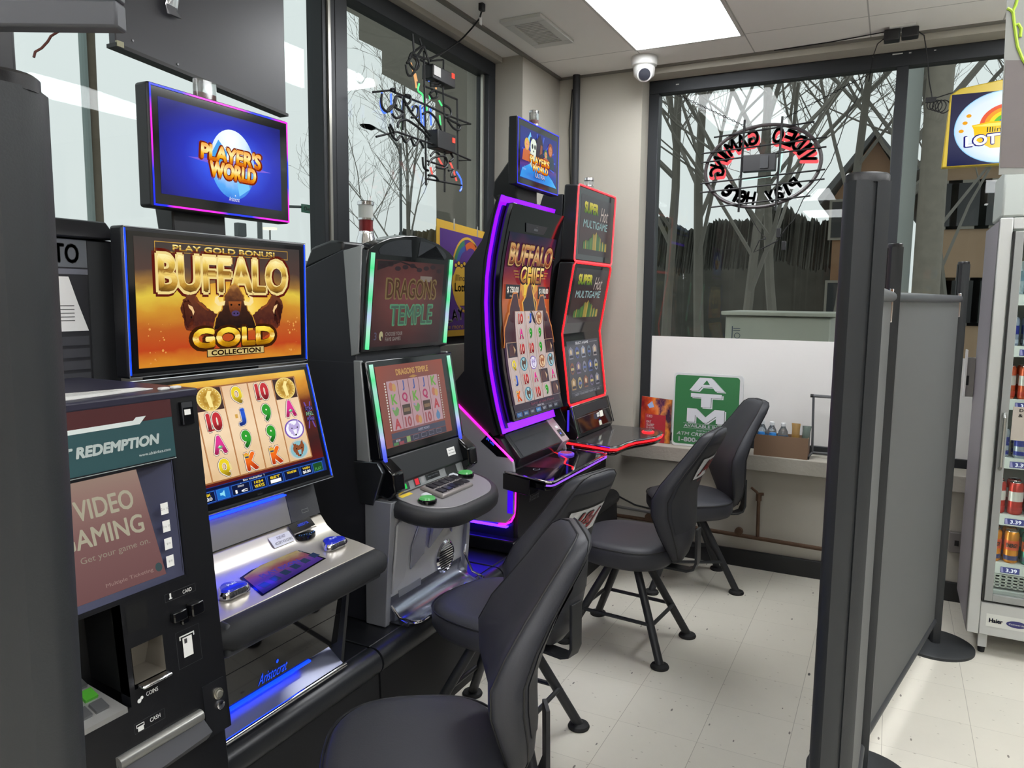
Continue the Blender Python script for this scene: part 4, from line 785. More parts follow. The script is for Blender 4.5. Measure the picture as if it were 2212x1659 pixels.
def relief(name, pts_, th, m):
    b = MB().mat(m); n = len(pts_); vs = [bf(a, c_, -.002) for a, c_ in pts_] + [bf(a, c_, th) for a, c_ in pts_]
    b.add(vs, [tuple(range(n)), tuple(range(2 * n - 1, n - 1, -1))] + [(i, (i + 1) % n, n + (i + 1) % n, n + i) for i in range(n)]); return b.build(name, r, bevel=.006, seg=3)
CS = MATS['cast_silver_panel']; CD = M('cast_dark_recess', 'a4a6b2', .22, .6)
relief('cast_swoop', [(.02, .11), (.10, .15), (.12, .27), (.17, .36), (.24, .44), (.10, .44), (.02, .38)], .010, CS)
relief('cast_swoop', [(.14, .17), (.23, .21), (.235, .33), (.30, .43), (.25, .43), (.18, .36), (.14, .27)], .008, CD)
relief('cast_swoop', [(.26, .22), (.40, .30), (.42, .40), (.36, .42), (.31, .38), (.27, .31)], .012, CD)
relief('cast_swoop', [(.43, .24), (.535, .27), (.535, .44), (.46, .44), (.44, .34)], .010, CS)
MB().lathe((-1.622, 2.60, .545), [(.066, 0), (.070, .006), (.060, .012), (.058, .004)], 30, CHR, ax='x', cap=False).build('speaker_ring', r)
b = MB().lathe((-1.622, 2.60, .545), [(.060, .0), (.060, .003)], 26, M('speaker_void', '0a0a0c', .6), ax='x')
b.build('speaker_hole', r); b = MB().mat(CHR)
for k in range(11): yy = -.052 + k * .0104; hh = math.sqrt(max(.0001, .058 ** 2 - yy ** 2)); b.box((-1.618, -1.613), (2.60 - hh, 2.60 + hh), (.545 + yy - .0018, .545 + yy + .0018))
b.build('speaker_grille', r)
b = MB().mat(M('polished_tray', 'a0a4b4', .18, .9)); rr = []
for k in range(13):
    y = 2.215 + k * .0433; e = 1 - .35 * max(0, abs(k / 6 - 1) - .8) / .2
    rr.append([V(-1.622, y, .50), V(-1.615, y, .46), V(-1.60 + .03 * e, y, .428), V(-1.60 + .085 * e, y, .416), V(-1.60 + .105 * e, y, .430), V(-1.60 + .108 * e, y, .422), V(-1.60 + .09 * e, y, .405), V(-1.622, y, .405)])
b.loft(rr); b.build('coin_tray', r, sharp=60)
MB().tube([(-1.615, 2.215, .47), (-1.57, 2.205, .437), (-1.51, 2.215, .428), (-1.497, 2.24, .427), (-1.495, 2.70, .427), (-1.51, 2.735, .429), (-1.57, 2.745, .44), (-1.61, 2.742, .52), (-1.60, 2.742, .56)], .005, 8, m=CHR).build('tray_rim', r)
MB().prism([(-1.99, 1.72), (-1.80, 1.78), (-1.80, 1.82), (-1.86, 1.825), (-1.95, 1.80)], 'y', 2.19, 2.42, BLK).build('rear_hump', r, bevel=.01)
bx, by = -1.85, 2.39
MB().lathe((bx, by, 0), [(.040, 1.818), (.036, 1.84), (.030, 1.86), (.0295, 1.872)], 28, CHR).build('beacon_base', r); MB().lathe((bx, by, 0), [(.027, 1.872), (.027, 1.915)], 28, REDL).build('beacon_red_lens', r)
MB().lathe((bx, by, 0), [(.031, 1.915), (.031, 1.922)], 28, CHR).build('beacon_collar', r); MB().lathe((bx, by, 0), [(.028, 1.922), (.028, 1.972)], 28, M('frosted_lens', 'c8ccc8', .3, alpha=.85)).build('beacon_clear_lens', r); MB().lathe((bx, by, 0), [(.032, 1.972), (.032, 1.984), (.028, 1.987)], 28, CHR).build('beacon_cap', r)
MB().box((belly_x(.5) + .0, belly_x(.5) + .004), (2.27, 2.42), (.475, .51), M('plate_satin', '94969c', .35, .6)).build('data_plate', r)
# ================================================================== machine 3: tall curved purple game
r = empty('slot_machine', (-1.75, 3.44, .40), 'tall curved slot machine outlined in purple light with grey lower side', 'slot machine', 'slot machines along the window wall')
PUR = M('led_purple', '200030', .3, em='6608ff', es=3.0); PNK = M('led_pink', '300020', .3, em='ff18b8', es=3.2); PURD = M('purple_reflector', '3a1070', .3, .3)
prof = [(2.094, -1.650), (2.00, -1.680), (1.928, -1.697), (1.82, -1.718), (1.715, -1.731), (1.60, -1.735), (1.498, -1.730), (1.38, -1.720), (1.279, -1.706), (1.19, -1.688), (1.103, -1.668), (1.04, -1.650), (.977, -1.630)]
def px_at(z):
    for (za, xa), (zb, xb) in zip(prof, prof[1:]):
        if za >= z >= zb: t = (za - z) / (za - zb); return xa + (xb - xa) * t
    return prof[-1][1]
def curve_slab(y0, y1, off, th, zt, zb, mat, name, par, bevel=0):
    P_ = [(z, x) for z, x in prof if zb < z < zt]; P_ = ([(zt, px_at(zt))] if zt < 2.1 else []) + P_ + ([(zb, px_at(zb))] if zb > .97 else []); b = MB().mat(mat); rs = []
    for z, x in P_: rs.append([V(x + off, y0, z), V(x + off, y1, z), V(x + off - th, y1, z), V(x + off - th, y0, z)])
    b.loft(rs); return b.build(name, par, bevel=bevel, sharp=40)
bp = curve_slab(3.128, 3.755, 0, .016, 3, 0, BLK, 'glow_back_plate', r)
def curve_strip(y0, y1, off, zs, mat, b=None):
    b = b or MB(); b.mat(mat); vs = [V(x + off, y, z) for z, x in zs for y in (y0, y1)]; b.add(vs, [(2 * i, 2 * i + 1, 2 * i + 3, 2 * i + 2) for i in range(len(zs) - 1)]); return b
b = curve_strip(3.130, 3.162, .002, prof, PUR); 
b.mat(PUR)
for z0, z1 in ((2.045, 2.092), (.979, 1.018)): b.quad([V(px_at(z0) + .003, 3.130, z0), V(px_at(z0) + .003, 3.752, z0), V(px_at(z1) + .003, 3.752, z1), V(px_at(z1) + .003, 3.130, z1)])
b.build('led_border', bp)
curve_slab(3.162, 3.185, .012, .01, 2.05, 1.0, PURD, 'glow_channel', r)
dsp = curve_slab(3.180, 3.79, .052, .04, 2.062, 1.03, BLKG, 'curved_display', r, bevel=.004)
ztop, zbot = 2.045, 1.04; zs = [ztop + (zbot - ztop) * k / 60 for k in range(61)]; arc = [0]
for a_, b_ in zip(zs, zs[1:]): arc.append(arc[-1] + math.hypot(a_ - b_, px_at(a_) - px_at(b_)))
LA = arc[-1]
def curved(u, v, d):
    q = LA - v; q = min(max(q, 0), LA); k = 0
    while k < 59 and arc[k + 1] < q: k += 1
    t = (q - arc[k]) / (arc[k + 1] - arc[k]); z = zs[k] + (zs[k + 1] - zs[k]) * t
    return V(px_at(z) + .0525 + d * 1.5 + .0012, 3.182 + u * 1.018, z)
s = Surf(curved); D = .62
s.grid(.028, .0, .567, .905, ramp_mat('chief_art', [(0, '241c2c'), (.1, '2c1c34'), (.45, '30183a'), (.55, '8a4a28'), (.63, 'b0582c'), (.72, '8a2c28'), (.82, '5a1c3c'), (1, '1c1a34')], noise=.22, nscale=3, s=.95), 1, 2, 30)
def sunb(u, v, w, h, c, l): s.ell(u, v, w, h, radial_mat('chief_sun', .5, .5, .5, .5, [(0, 'f0d860'), (.5, 'd8983c'), (.85, 'a04a2c'), (1, '6a2030')], .2, 3), l, 26)
for k in range(3): s.ell(.31, .60 + k * .025, .13 - k * .03, .10, E(('a8582c', 'c88838', 'd8b848')[k]), 3 + k, 26)
s.text('BUFFALO', .30, .800, .105, E('3a1018', .9), w=.50, off=.07, lift=6); s.text('BUFFALO', .30, .800, .100, E('b8925a', .95), w=.485, off=.045, lift=7); s.text('BUFFALO', .30, .800, .094, ramp_mat('chief_letters', [(0, '3a1010'), (.3, 'a8623c'), (.6, 'd8b884'), (.8, '7a2c20'), (1, 'c8985c')]), w=.475, off=.02, lift=8)
s.text('CHIEF', .315, .705, .085, E('2a0c18', .9), w=.27, off=.06, lift=16); s.text('CHIEF', .315, .705, .080, ramp_mat('chief_letters_2', [(0, '8a4a20'), (.5, 'd8a050'), (1, 'f0d890')]), w=.26, off=.015, lift=18)
for sg in (-1, 1):
    for k in range(3): s.rect(.315 + sg * (.15 + .012 * k) - .02, .69 + k * .014, .315 + sg * (.15 + .012 * k) + .03, .696 + k * .014, E('9a6a3a'), 6)
s.poly([(.05, .585), (.20, .585), (.20, .655), (.05, .655)], E('14121c'), 8); s.text('$ 750.00', .125, .628, .032, E('d8d0c4'), w=.12, off=.03, lift=9); s.text('MAJOR', .125, .597, .012, E('c8b8a8'), w=.06, off=.03, lift=9)
s.poly([(.41, .585), (.55, .585), (.55, .650), (.41, .650)], E('14121c'), 8); s.text('$ 100.00', .48, .625, .030, E('d8d0c4'), w=.11, off=.03, lift=9); s.text('MINOR', .48, .597, .012, E('c8b8a8'), w=.06, off=.03, lift=9)
for cx, w_, h_, b_ in ((.11, .10, .17, .35), (.50, .10, .17, .35), (.15, .07, .16, .46), (.46, .07, .15, .46)):
    s.furry([(cx - w_, b_), (cx - w_ * .8, b_ + h_ * .6), (cx - w_ * .3, b_ + h_), (cx + w_ * .3, b_ + h_), (cx + w_ * .8, b_ + h_ * .55), (cx + w_, b_)], E('c87838', .9), 9, .003, 2); s.furry([(cx - w_ * .93, b_), (cx - w_ * .72, b_ + h_ * .56), (cx - w_ * .26, b_ + h_ * .94), (cx + w_ * .26, b_ + h_ * .94), (cx + w_ * .72, b_ + h_ * .5), (cx + w_ * .93, b_)], E('3a1826'), 10, .003, 2)
# chieftain bison silhouette
s.poly([(.16, .38), (.20, .46), (.235, .50), (.225, .57), (.26, .60), (.27, .645), (.31, .685), (.35, .645), (.36, .60), (.395, .57), (.385, .50), (.42, .44), (.44, .38)], E('d8a040'), 12); s.poly([(.168, .38), (.208, .458), (.242, .50), (.234, .568), (.267, .598), (.278, .642), (.31, .674), (.342, .642), (.353, .598), (.386, .568), (.378, .50), (.412, .44), (.43, .38)], ramp_mat('chief_fur', [(0, '1c1424'), (.7, '241420'), (1, '5a2426')]), 13)
s.poly([(.31, .56), (.345, .57), (.36, .52), (.34, .46), (.32, .50)], E('a84a2c', .9), 14); s.ell(.335, .53, .01, .02, E('1a0c10'), 15, 10)
gx = [.028 + .1078 * k for k in range(6)]; RC = ramp_mat('chief_reel', [(0, 'b8a8a4'), (1, 'c8b4b0')], s=.9); rh = .0755
cols = [(4, ['b', 'Q', 'J', 'K']), (7, ['10', 'A', '10', 'elk', '10', 'elk']), (7, ['J', '9', '10', 'wolf', 'A', '10']), (7, ['cougar', '9', '9', 'cougar', 'b', '9']), (4, ['b', 'elk', 'A', 'b'])]
base = .072
for i, (nn, col) in enumerate(cols):
    top = base + rh * len(col) + (.0 if len(col) == 4 else .0)
    s.grid(gx[i] + .001, base, gx[i + 1] - .001, top, RC, 16, 1, 8)
    s.rect(gx[i], base, gx[i] + .0022, top, E('9a6a4a'), 18); s.rect(gx[i + 1] - .0022, base, gx[i + 1], top, E('9a6a4a'), 18); s.rect(gx[i], top - .002, gx[i + 1], top, E('b08a6a'), 18)
    for j, t in enumerate(col):
        u = (gx[i] + gx[i + 1]) / 2; v = top - rh * (j + .5)
        if t in SYM: symbol(s, t, u, v, .046, 19, .85)
        elif t == 'b': s.rect(gx[i] + .003, v - rh / 2 + .002, gx[i + 1] - .003, v + rh / 2 - .002, E('2a2030'), 19); s.poly([(u - .035, v - .03), (u - .03, v + .02), (u, v + .033), (u + .03, v + .015), (u + .02, v - .01), (u + .03, v - .03)], E('4a2c30'), 20); s.poly([(u + .012, v + .02), (u + .034, v + .0), (u + .02, v - .02)], E('b89878'), 21)
        else: critter(s, t, u, v, .041, 19, .85, .035)
s.text('Spirit of the Plains', .35, .052, .016, E('7a3448'), w=.28, off=.0, lift=4, shear=.2); s.rect(.03, .033, .565, .034, E('6a6e7c'), 3); s.text('INSERT BILL', .32, .038, .008, E('c8c8d0'), w=.08, off=.03, lift=4)
for k, c_ in enumerate(('2c5a8c', '244a74', '3a4050', '2c6aa0', '3a3c48', '3a3c48', '3a3c48')): s.rect(.04 + k * .072, .006, .095 + k * .072, .028, E(c_), 3); s.text(('TC', 'BANK', 'WAYS', 'INFO', 'BET', 'WIN', 'PLAY')[k], .067 + k * .072, .017, .010, E('b8bcc8'), w=.03, off=.03, lift=4)
s.poly([(.16, .925), (.38, .925), (.36, .955), (.18, .955)] and [(.19, .915), (.39, .915), (.42, .958), (.17, .958)], M('smoked_badge', '2a2b30', .3), 3); maker(s, .29, .934, .014, E('7a7c80'), 5)
s.build('screen', dsp)
MB().prism([(-1.99, .90), (-1.66, .97), (-1.70, 1.10), (-1.742, 1.30), (-1.752, 1.60), (-1.735, 1.80), (-1.70, 1.95), (-1.665, 2.085), (-1.745, 1.886), (-1.837, 1.77), (-1.837, 1.27), (-1.90, 1.20), (-1.99, 1.10)], 'y', 3.122, 3.752, M('cabinet_satin_black', '1a1a22', .45)).build('cabinet_head', r)
GS = M('grey_side_panel', 'a8a8b0', .4, .15, bump=.02, bscale=600)
MB().prism([(-1.99, 1.10), (-1.905, 1.128), (-1.565, .852), (-1.556, .80), (-1.556, .60), (-1.60, .545), (-1.87, .533), (-1.92, .60), (-1.99, .72)], 'y', 3.118, 3.135, GS).build('side_panel', r, bevel=.006, seg=3)
MB().prism([(-1.99, 1.10), (-1.905, 1.128), (-1.565, .852), (-1.556, .80), (-1.556, .60), (-1.60, .545), (-1.87, .533), (-1.92, .60), (-1.99, .72)], 'y', 3.745, 3.758, GS).build('side_panel', r, bevel=.006, seg=3)
MB().prism([(-1.99, 1.10), (-1.90, 1.12), (-1.70, .96), (-1.64, .95), (-1.575, .85), (-1.575, .56), (-1.99, .56)], 'y', 3.135, 3.745, M('cabinet_dark', '14141b', .4)).build('cabinet_base', r)
b = MB().tube([(-1.905, 3.116, 1.134), (-1.565, 3.116, .858)], .0055, 8, m=PNK); b.build('led_side_line', r)
MB().box((-1.592, -1.563), (3.1165, 3.1185), (.60, .80), M('violet_spill_glow', '14003a', .3, em='4408ff', es=.9)).build('spill_glow_strip', r)  # spilled LED glow beside the corner line, put in as an emissive strip
MB().tube([(-1.556, 3.128, .80), (-1.556, 3.128, .63), (-1.56, 3.127, .59), (-1.575, 3.124, .56), (-1.60, 3.12, .545), (-1.64, 3.116, .538)], .0045, 8, m=PNK).build('led_corner_line', r)
MB().prism([(-1.99, .405), (-1.53, .405), (-1.53, .44), (-1.55, .47), (-1.99, .47)], 'y', 3.10, 3.77, TOPM).build('plinth', r, bevel=.008)
MB().box((-1.99, -1.575), (3.15, 3.73), (.47, .56), BLK).build('recess', r); MB().box((-1.90, -1.60), (3.122, 3.146), (.524, .530), E('3210ff', 16.0)).build('underglow_lamp', r)
bx = MB().prism([(-1.575, .80), (-1.548, .80), (-1.556, .47), (-1.60, .47), (-1.60, .80)], 'y', 3.16, 3.735, M('belly_textured_black', '1c1b22', .55, bump=.25, bscale=500)).build('belly_door', r, bevel=.003)
s = Surf(facex((-1.548, .80), (-1.556, .47), 3.16)); maker(s, .17, .17, .036, M('mark_silver', '8a8c92', .4), 2); s.build('maker_mark', bx)
# console below the screen
MB().prism([(-1.655, .985), (-1.548, .86), (-1.58, .80), (-1.70, .90)], 'y', 3.17, 3.66, M('console_black', '1b1b20', .22)).build('console', r, bevel=.004)
s = Surf(facex((-1.655, .985), (-1.548, .86), 3.17)); s.rect(.03, .004, .40, .085, M('console_panel', '2b2a30', .18), 2); s.rect(.03, .093, .40, .15, M('console_panel_upper', '232228', .25), 2); s.build('console_panel', r)
MB().prism([(-1.655, .985), (-1.54, .86), (-1.58, .80), (-1.70, .90)], 'y', 3.665, 3.752, M('bill_tower', 'b8a0a8', .3, .3)).build('bill_unit', r, bevel=.003)
s = Surf(facex((-1.655, .985), (-1.54, .86), 3.665)); s.rect(.02, .03, .07, .075, BLKG, 2); s.rect(.03, .045, .045, .055, E('4a60ff'), 3); s.rect(.03, .085, .06, .10, PAPER, 3); s.build('bill_slot', r)
s = Surf(flat((-1.72, 3.116, .955), (1, 0, 0), (0, 0, 1))); s.poly([(-.02, -.02), (.07, -.085), (.135, -.085), (.07, -.01), (.03, .03)], BLKG, 1); s.text('IN USE', .035, -.015, .014, E('3a50ff'), w=.05, lift=3, rot=-.6); s.build('reader_window', r)
# glass deck with chrome edge
dz = .805; dp = [(-1.66, 3.135), (-1.35, 3.03), (-1.325, 3.06), (-1.325, 3.735), (-1.35, 3.765), (-1.58, 3.765), (-1.66, 3.74)]
MB().prism(dp, 'z', dz - .012, dz, M('black_deck_glass', '0c0b10', .06, spec=.8)).build('deck', r, bevel=.002)
def ringpath(z, k=0): return [(x, y, z) for x, y in [(-1.60, 3.112), (-1.42, 3.048), (-1.352, 3.026), (-1.330, 3.034), (-1.322, 3.06), (-1.322, 3.735), (-1.33, 3.76), (-1.352, 3.768), (-1.60, 3.768)]]
MB().tube(ringpath(dz - .004), .0055, 8, m=CHR).build('chrome_edge', r); MB().tube(ringpath(dz - .020)[2:], .0045, 8, m=M('led_violet_soft', '301040', .3, em='a860ff', es=.9)).build('led_deck_line', r)
MB().prism([(-1.64, 3.15), (-1.37, 3.055), (-1.345, 3.08), (-1.345, 3.72), (-1.37, 3.75), (-1.62, 3.75)], 'z', dz - .055, dz - .026, BLKG).build('deck_underside', r, bevel=.006)
MB().prism([(-1.62, 3.118), (-1.45, 3.058), (-1.45, 3.16), (-1.62, 3.16)], 'z', dz - .09, dz - .012, BLKG).build('deck_bracket', r, bevel=.004)
s = Surf(flat((-1.66, 3.12, dz), (0, 1, 0), (1, 0, 0))); s.fn = lambda u, v, d: V(-1.66 + v, 3.12 + u, dz + d)
for p_, q_ in zip([(.52, .05), (.50, .10), (.40, .20), (.28, .24), (.24, .30)], [(.50, .10), (.40, .20), (.28, .24), (.24, .30), (.18, .325)]): s.line(p_, q_, .010, E('ff1c28', 1.1), 2)
s.poly([(.12, .08), (.40, .08), (.36, .24), (.16, .24)], ramp_mat('deck_glow', [(0, '1a1020'), (.5, '5a2030'), (1, '201428')], noise=.4, s=.7), 1); s.ell(.10, .17, .022, .016, M('deck_mark_ring', '9a9ca0', .3), 2); s.ell(.10, .17, .019, .013, BLKG, 3)
s.text('- + -', .06, .05, .012, E('4a60ff'), w=.04, lift=3); s.text('+ - +', .47, .05, .012, E('4a60ff'), w=.04, lift=3); s.build('deck_markings', r)
MB().lathe((-1.50, 3.61, dz), [(.043, 0), (.043, .008), (.036, .012), (.034, .010)], 30, M('button_ring_violet', '8060c0', .15, .6, em='7040ff', es=.5)).build('play_button', r); MB().lathe((-1.50, 3.61, dz), [(.034, .008), (.030, .013), (0, .014)], 26, E('b05078', .8)).build('button_cap', r)
# topper on its neck
A, B = (-1.60, 2.455), (-1.60, 2.148); t = bezel_box(A, B, 3.19, 3.672, .045).build('topper', r, bevel=.005)
s = Surf(facex(A, B, 3.19)); W, H = .482, .307; s.frame(.003, .003, W - .003, H - .003, .0055, E('3238ff', 1.15), 3); s.rect(.01, .01, W - .01, H - .01, BLKG, 1)
u0, u1, v0, v1 = .030, .452, .034, .270; W = u1 - u0; H = v1 - v0; s.rect(u0, v0, u1, v1, ramp_mat('topper_space', [(0, '142a70'), (.2, '1c3c98'), (.3, '5a3a8a'), (.36, '2a2060'), (.6, '202c90'), (1, '1a2478')], noise=.12, nscale=5), 2)
for a in range(0, 360, 24): s.poly([(u0 + W * .5, v0 + H * .45), (u0 + W * (.5 + .46 * math.cos(math.radians(a))), v0 + H * (.5 + .48 * math.sin(math.radians(a)))), (u0 + W * (.5 + .46 * math.cos(math.radians(a + 4))), v0 + H * (.5 + .48 * math.sin(math.radians(a + 4))))], E('3a58c8'), 3)
s.poly([(u0, v0 + H * .02), (u0 + W * .05, v0 + H * .20), (u0 + W * .3, v0 + H * .36), (u0 + W * .6, v0 + H * .34), (u0 + W * .88, v0 + H * .14), (u0 + W, v0 + .001)], radial_mat('earth_edge', .4, .2, .7, .9, [(0, '1868c8'), (.6, '2898e8'), (1, '58c8f8')], .35, 5), 4)
def bust(cx, hh, skin, hair, cloth, w_=.055, l=6):
    x = u0 + W * cx; y = v0 + H * .36; s.poly([(x - w_, y), (x - w_ * .8, y + hh * .45), (x - w_ * .25, y + hh * .55), (x + w_ * .25, y + hh * .55), (x + w_ * .8, y + hh * .45), (x + w_, y)], E(cloth), l); s.ell(x, y + hh * .74, w_ * .55, hh * .27, E(hair), l + 1, 18); s.ell(x, y + hh * .70, w_ * .36, hh * .19, E(skin), l + 2, 16)
    for sg in (-1, 1): s.ell(x + sg * w_ * .14, y + hh * .72, .0025, .002, E('1a1010'), l + 3, 6)
bust(.16, .105, 'e8a070', 'd8b038', 'c86a3c', .048); bust(.80, .125, 'c87848', '8a3c1c', '2c3c4c', .052); bust(.66, .085, 'd09060', '3a6a38', 'd85838', .040, 10)
x = u0 + W * .33; y = v0 + H * .40; s.ell(x, y + .062, .036, .042, E('e0e8d8'), 9, 20); s.ell(x, y + .01, .045, .045, E('c8d0c0'), 8, 20)
for sg in (-1, 1): s.ell(x + sg * .014, y + .066, .009, .012, E('1c2024'), 10, 10); s.ell(x + sg * .028, y + .098, .010, .010, E('1c2024'), 8, 10)
s.ell(x, y + .045, .006, .005, E('1c2024'), 10, 8)
x = u0 + W * .50; s.poly([(x - .05, y), (x - .045, y + .07), (x - .035, y + .11), (x, y + .135), (x + .03, y + .10), (x + .04, y + .05), (x + .05, y)], E('2a1c30'), 11); s.poly([(x - .005, y + .04), (x + .022, y + .05), (x + .025, y + .085), (x + .005, y + .09)], E('8a4a38'), 12)
s.poly([(u0 + W * .18, v0 + H * .80), (u0 + W * .25, v0 + H * .95), (u0 + W * .29, v0 + H * .78), (u0 + W * .25, v0 + H * .86), (u0 + W * .22, v0 + H * .74)], E('78c8f8'), 6)
s.textb("PLAYER'S", u0 + W * .49, v0 + H * .43, H * .14, MATS['fire_letters'], E('6a2008'), w=W * .52, lift=15, off=.05); s.textb('WORLD', u0 + W * .50, v0 + H * .27, H * .13, MATS['fire_letters'], E('6a2008'), w=W * .42, lift=15, off=.05)
s.text('ULTRA', u0 + W * .50, v0 + H * .135, H * .10, E('38305a'), w=W * .27, off=.09, lift=13); s.text('ULTRA', u0 + W * .50, v0 + H * .135, H * .09, E('b8b8d8'), w=W * .26, off=.03, lift=15); maker(s, u0 + W * .1, v0 + H * .2, .012, E('9ab8e8'), 7)
s.build('screen', t)
MB().box((-1.68, -1.645), (3.25, 3.60), (2.20, 2.43), BLK).build('topper_back', r, bevel=.01)
b = MB().mat(BLK); rs = []
for z, xf, xb, ya, yb in ((2.06, -1.66, -1.76, 3.33, 3.56), (2.12, -1.665, -1.80, 3.32, 3.56), (2.18, -1.66, -1.79, 3.31, 3.55), (2.24, -1.65, -1.74, 3.31, 3.55), (2.30, -1.65, -1.69, 3.31, 3.55)): rs.append([V(xf, ya, z), V(xf, yb, z), V(xb, yb, z), V(xb, ya, z)])
b.loft(rs); b.build('topper_neck', r, bevel=.01)
gem_beacon(r, -1.63, 3.43, 2.462, .024, .06)

# ================================================================== machine 4: red outlined game
r = empty('slot_machine', (-1.70, 4.16, .40), 'slot machine outlined in red light closest to the back wall', 'slot machine', 'slot machines along the window wall')
RED = M('led_red', '300008', .3, em='ff1820', es=2.6); REDS = M('led_rose', '300008', .3, em='ff3c44', es=2.2)
GL4 = M('dark_display_glass', '15141a', .07, spec=.8)
y0, y1 = 3.862, 4.462
A, B = (-1.562, 2.236), (-1.580, 1.828); t = bezel_box(A, B, y0, y1, .085).build('topper', r, bevel=.01, seg=3)
def outline(par, pts_, rr, m, name='led_outline'): return MB().tube(pts_, rr, 8, True, m=m).build(name, par)
def rrect(fx, w_, h_, c=.018, n=5, d=.001):
    out = []
    for (cx, cy, a0) in ((w_ - c, h_ - c, 0), (c, h_ - c, 90), (c, c, 180), (w_ - c, c, 270)):
        for k in range(n): a = math.radians(a0 + 90 * k / (n - 1)); out.append(fx(cx + c * math.cos(a), cy + c * math.sin(a), d))
    return out
fx = facex(A, B, y0); outline(t, rrect(fx, .6, math.hypot(.018, .408)), .0048, REDS)
def multi(s, a, b_, c, d, k=1.0):
    W = c - a; H = d - b_
    s.rect(a, b_, c, d, ramp_mat('multigame_bg_%g' % k, [(0, '2a2226'), (.4, '3a2426'), (.7, '30262a'), (1, '3a383c')], noise=.2, s=k), 2)
    s.text('SUPER', a + W * .32, b_ + H * .80, H * .17, ramp_mat('super_letters', [(0, '3a6a28'), (.5, 'a8a838'), (1, 'd8c85c')], s=.8), w=W * .42, off=.06, lift=4, shear=-.05); s.text('Hot', a + W * .74, b_ + H * .74, H * .24, E('b8a8a0', .8), w=W * .26, shear=.35, off=-.005, lift=4)
    s.text('MULTIGAME', a + W * .48, b_ + H * .53, H * .13, E('8aa8a8', .85), w=W * .78, shear=.15, off=.01, lift=4)
    rnd = random.Random(3)
    for q in range(26):
        x = a + W * (.14 + .72 * q / 25); h_ = H * (.10 + .16 * math.exp(-((q - 12.5) / 6) ** 2) + rnd.uniform(0, .05)); s.poly([(x - W * .018, b_ + H * .10), (x + W * .018, b_ + H * .10), (x + W * .012, b_ + H * .10 + h_), (x, b_ + H * .12 + h_), (x - W * .012, b_ + H * .10 + h_)], E(rnd.choice(('8a7838', '4a6a30', 'a08a40', '3a5a34'))), 4)
s = Surf(fx); s.rect(.010, .010, .59, .398, GL4, 1); multi(s, .05, .04, .55, .365); s.build('screen', t)
K1, K2, K3 = (-1.580, 1.822), (-1.645, 1.425), (-1.595, 1.024)
hd = MB().prism([K1, K2, K3, (-1.68, 1.00), (-1.725, 1.425), (-1.67, 1.822)], 'y', y0, y1, BLK).build('display_housing', r, bevel=.008)
fu = facex(K1, K2, y0); fl = facex(K2, K3, y0); hu = math.hypot(K1[0] - K2[0], K1[1] - K2[1]); hl = math.hypot(K2[0] - K3[0], K2[1] - K3[1])
pth = [fl(.018, .001, .002), fl(.001, .02, .002), fu(.001, 0, .002), fu(.001, hu - .02, .002), fu(.018, hu - .002, .002), fu(.582, hu - .002, .002), fu(.599, hu - .02, .002), fu(.599, 0, .002), fl(.599, .02, .002), fl(.582, .001, .002)]
outline(hd, pth, .0052, RED)
s = Surf(fu); s.rect(.012, 0, .588, hu - .012, GL4, 1); multi(s, .05, .06, .56, hu - .03); s.build('screen', hd)
s = Surf(fl); s.rect(.012, .012, .588, hl, GL4, 1); s.rect(.05, .04, .55, hl - .045, ramp_mat('game_menu_bg', [(0, '3a3c44'), (1, '4a4c54')], noise=.15, s=.9), 2); s.text('SELECT A GAME', .28, hl - .06, .014, E('b8b8bc'), w=.2, off=.03, lift=4); s.rect(.40, hl - .061, .53, hl - .059, E('8a8a90'), 4)
rnd = random.Random(12); pal = ['8a8a98', 'b8a878', 'a8a0a0', '5a6aa0', '8a5a48', 'c0b070', '9aa0b0', '786a8a', 'a88a60', '6a7a88']
for j in range(3):
    for i in range(5):
        u = .10 + i * .095; v = hl - .115 - j * .088; c_ = pal[(i * 3 + j * 4) % 10]
        if (i + j) % 2: s.ell(u, v, .030, .034, E(c_, .7), 4, 16); s.ell(u, v - .004, .020, .022, E('3a3a44'), 5, 14); s.rect(u - .024, v - .01, u + .024, v + .004, E(pal[(i + j) % 10], .8), 6)
        else: s.poly([(u - .030, v - .034), (u + .030, v - .034), (u + .034, v + .02), (u, v + .038), (u - .034, v + .02)], E(c_, .7), 4); s.ell(u, v + .006, .014, .015, E('d0b898', .8), 5, 12); s.rect(u - .026, v - .026, u + .026, v - .012, E('2c2c38'), 6)
s.rect(.06, .062, .54, .063, E('7a7a80'), 4); s.text('CREDIT  PLEASE INSERT MONEY  BET  WIN', .30, .050, .012, E('8a8a90'), w=.40, off=.03, lift=4)
s.build('screen', hd)
MB().prism([(-1.66, 2.19), (-1.66, 1.84), (-1.70, 1.80), (-1.745, 1.62), (-1.735, 1.47), (-1.66, 1.02), (-1.60, .90), (-1.575, .845), (-1.575, .405), (-1.99, .405), (-1.99, 1.74), (-1.90, 1.82), (-1.78, 2.19)][::-1], 'y', 3.875, 4.45, M('cabinet_graphite', '222329', .45, bump=.03, bscale=400)).build('cabinet', r, bevel=.004)
MB().prism([(-1.608, 1.018), (-1.582, 1.018), (-1.538, .86), (-1.548, .835), (-1.62, .835)], 'y', y0 + .004, y1 - .004, BLKG).build('lower_console', r, bevel=.006)
fx = facex((-1.582, 1.018), (-1.538, .86), y0); s = Surf(fx); s.rect(.03, .10, .56, .155, M('console_speaker', '24242a', .5, bump=.3, bscale=900), 2); s.rect(.05, .01, .34, .085, GL4, 2); s.rect(.03, .09, .57, .094, M('seam_gloss', '4a4a50', .2), 3); s.rect(.35, .06, .39, .085, PAPER, 3); s.text('TICKET', .37, .072, .010, E('202024'), w=.03, lift=5)
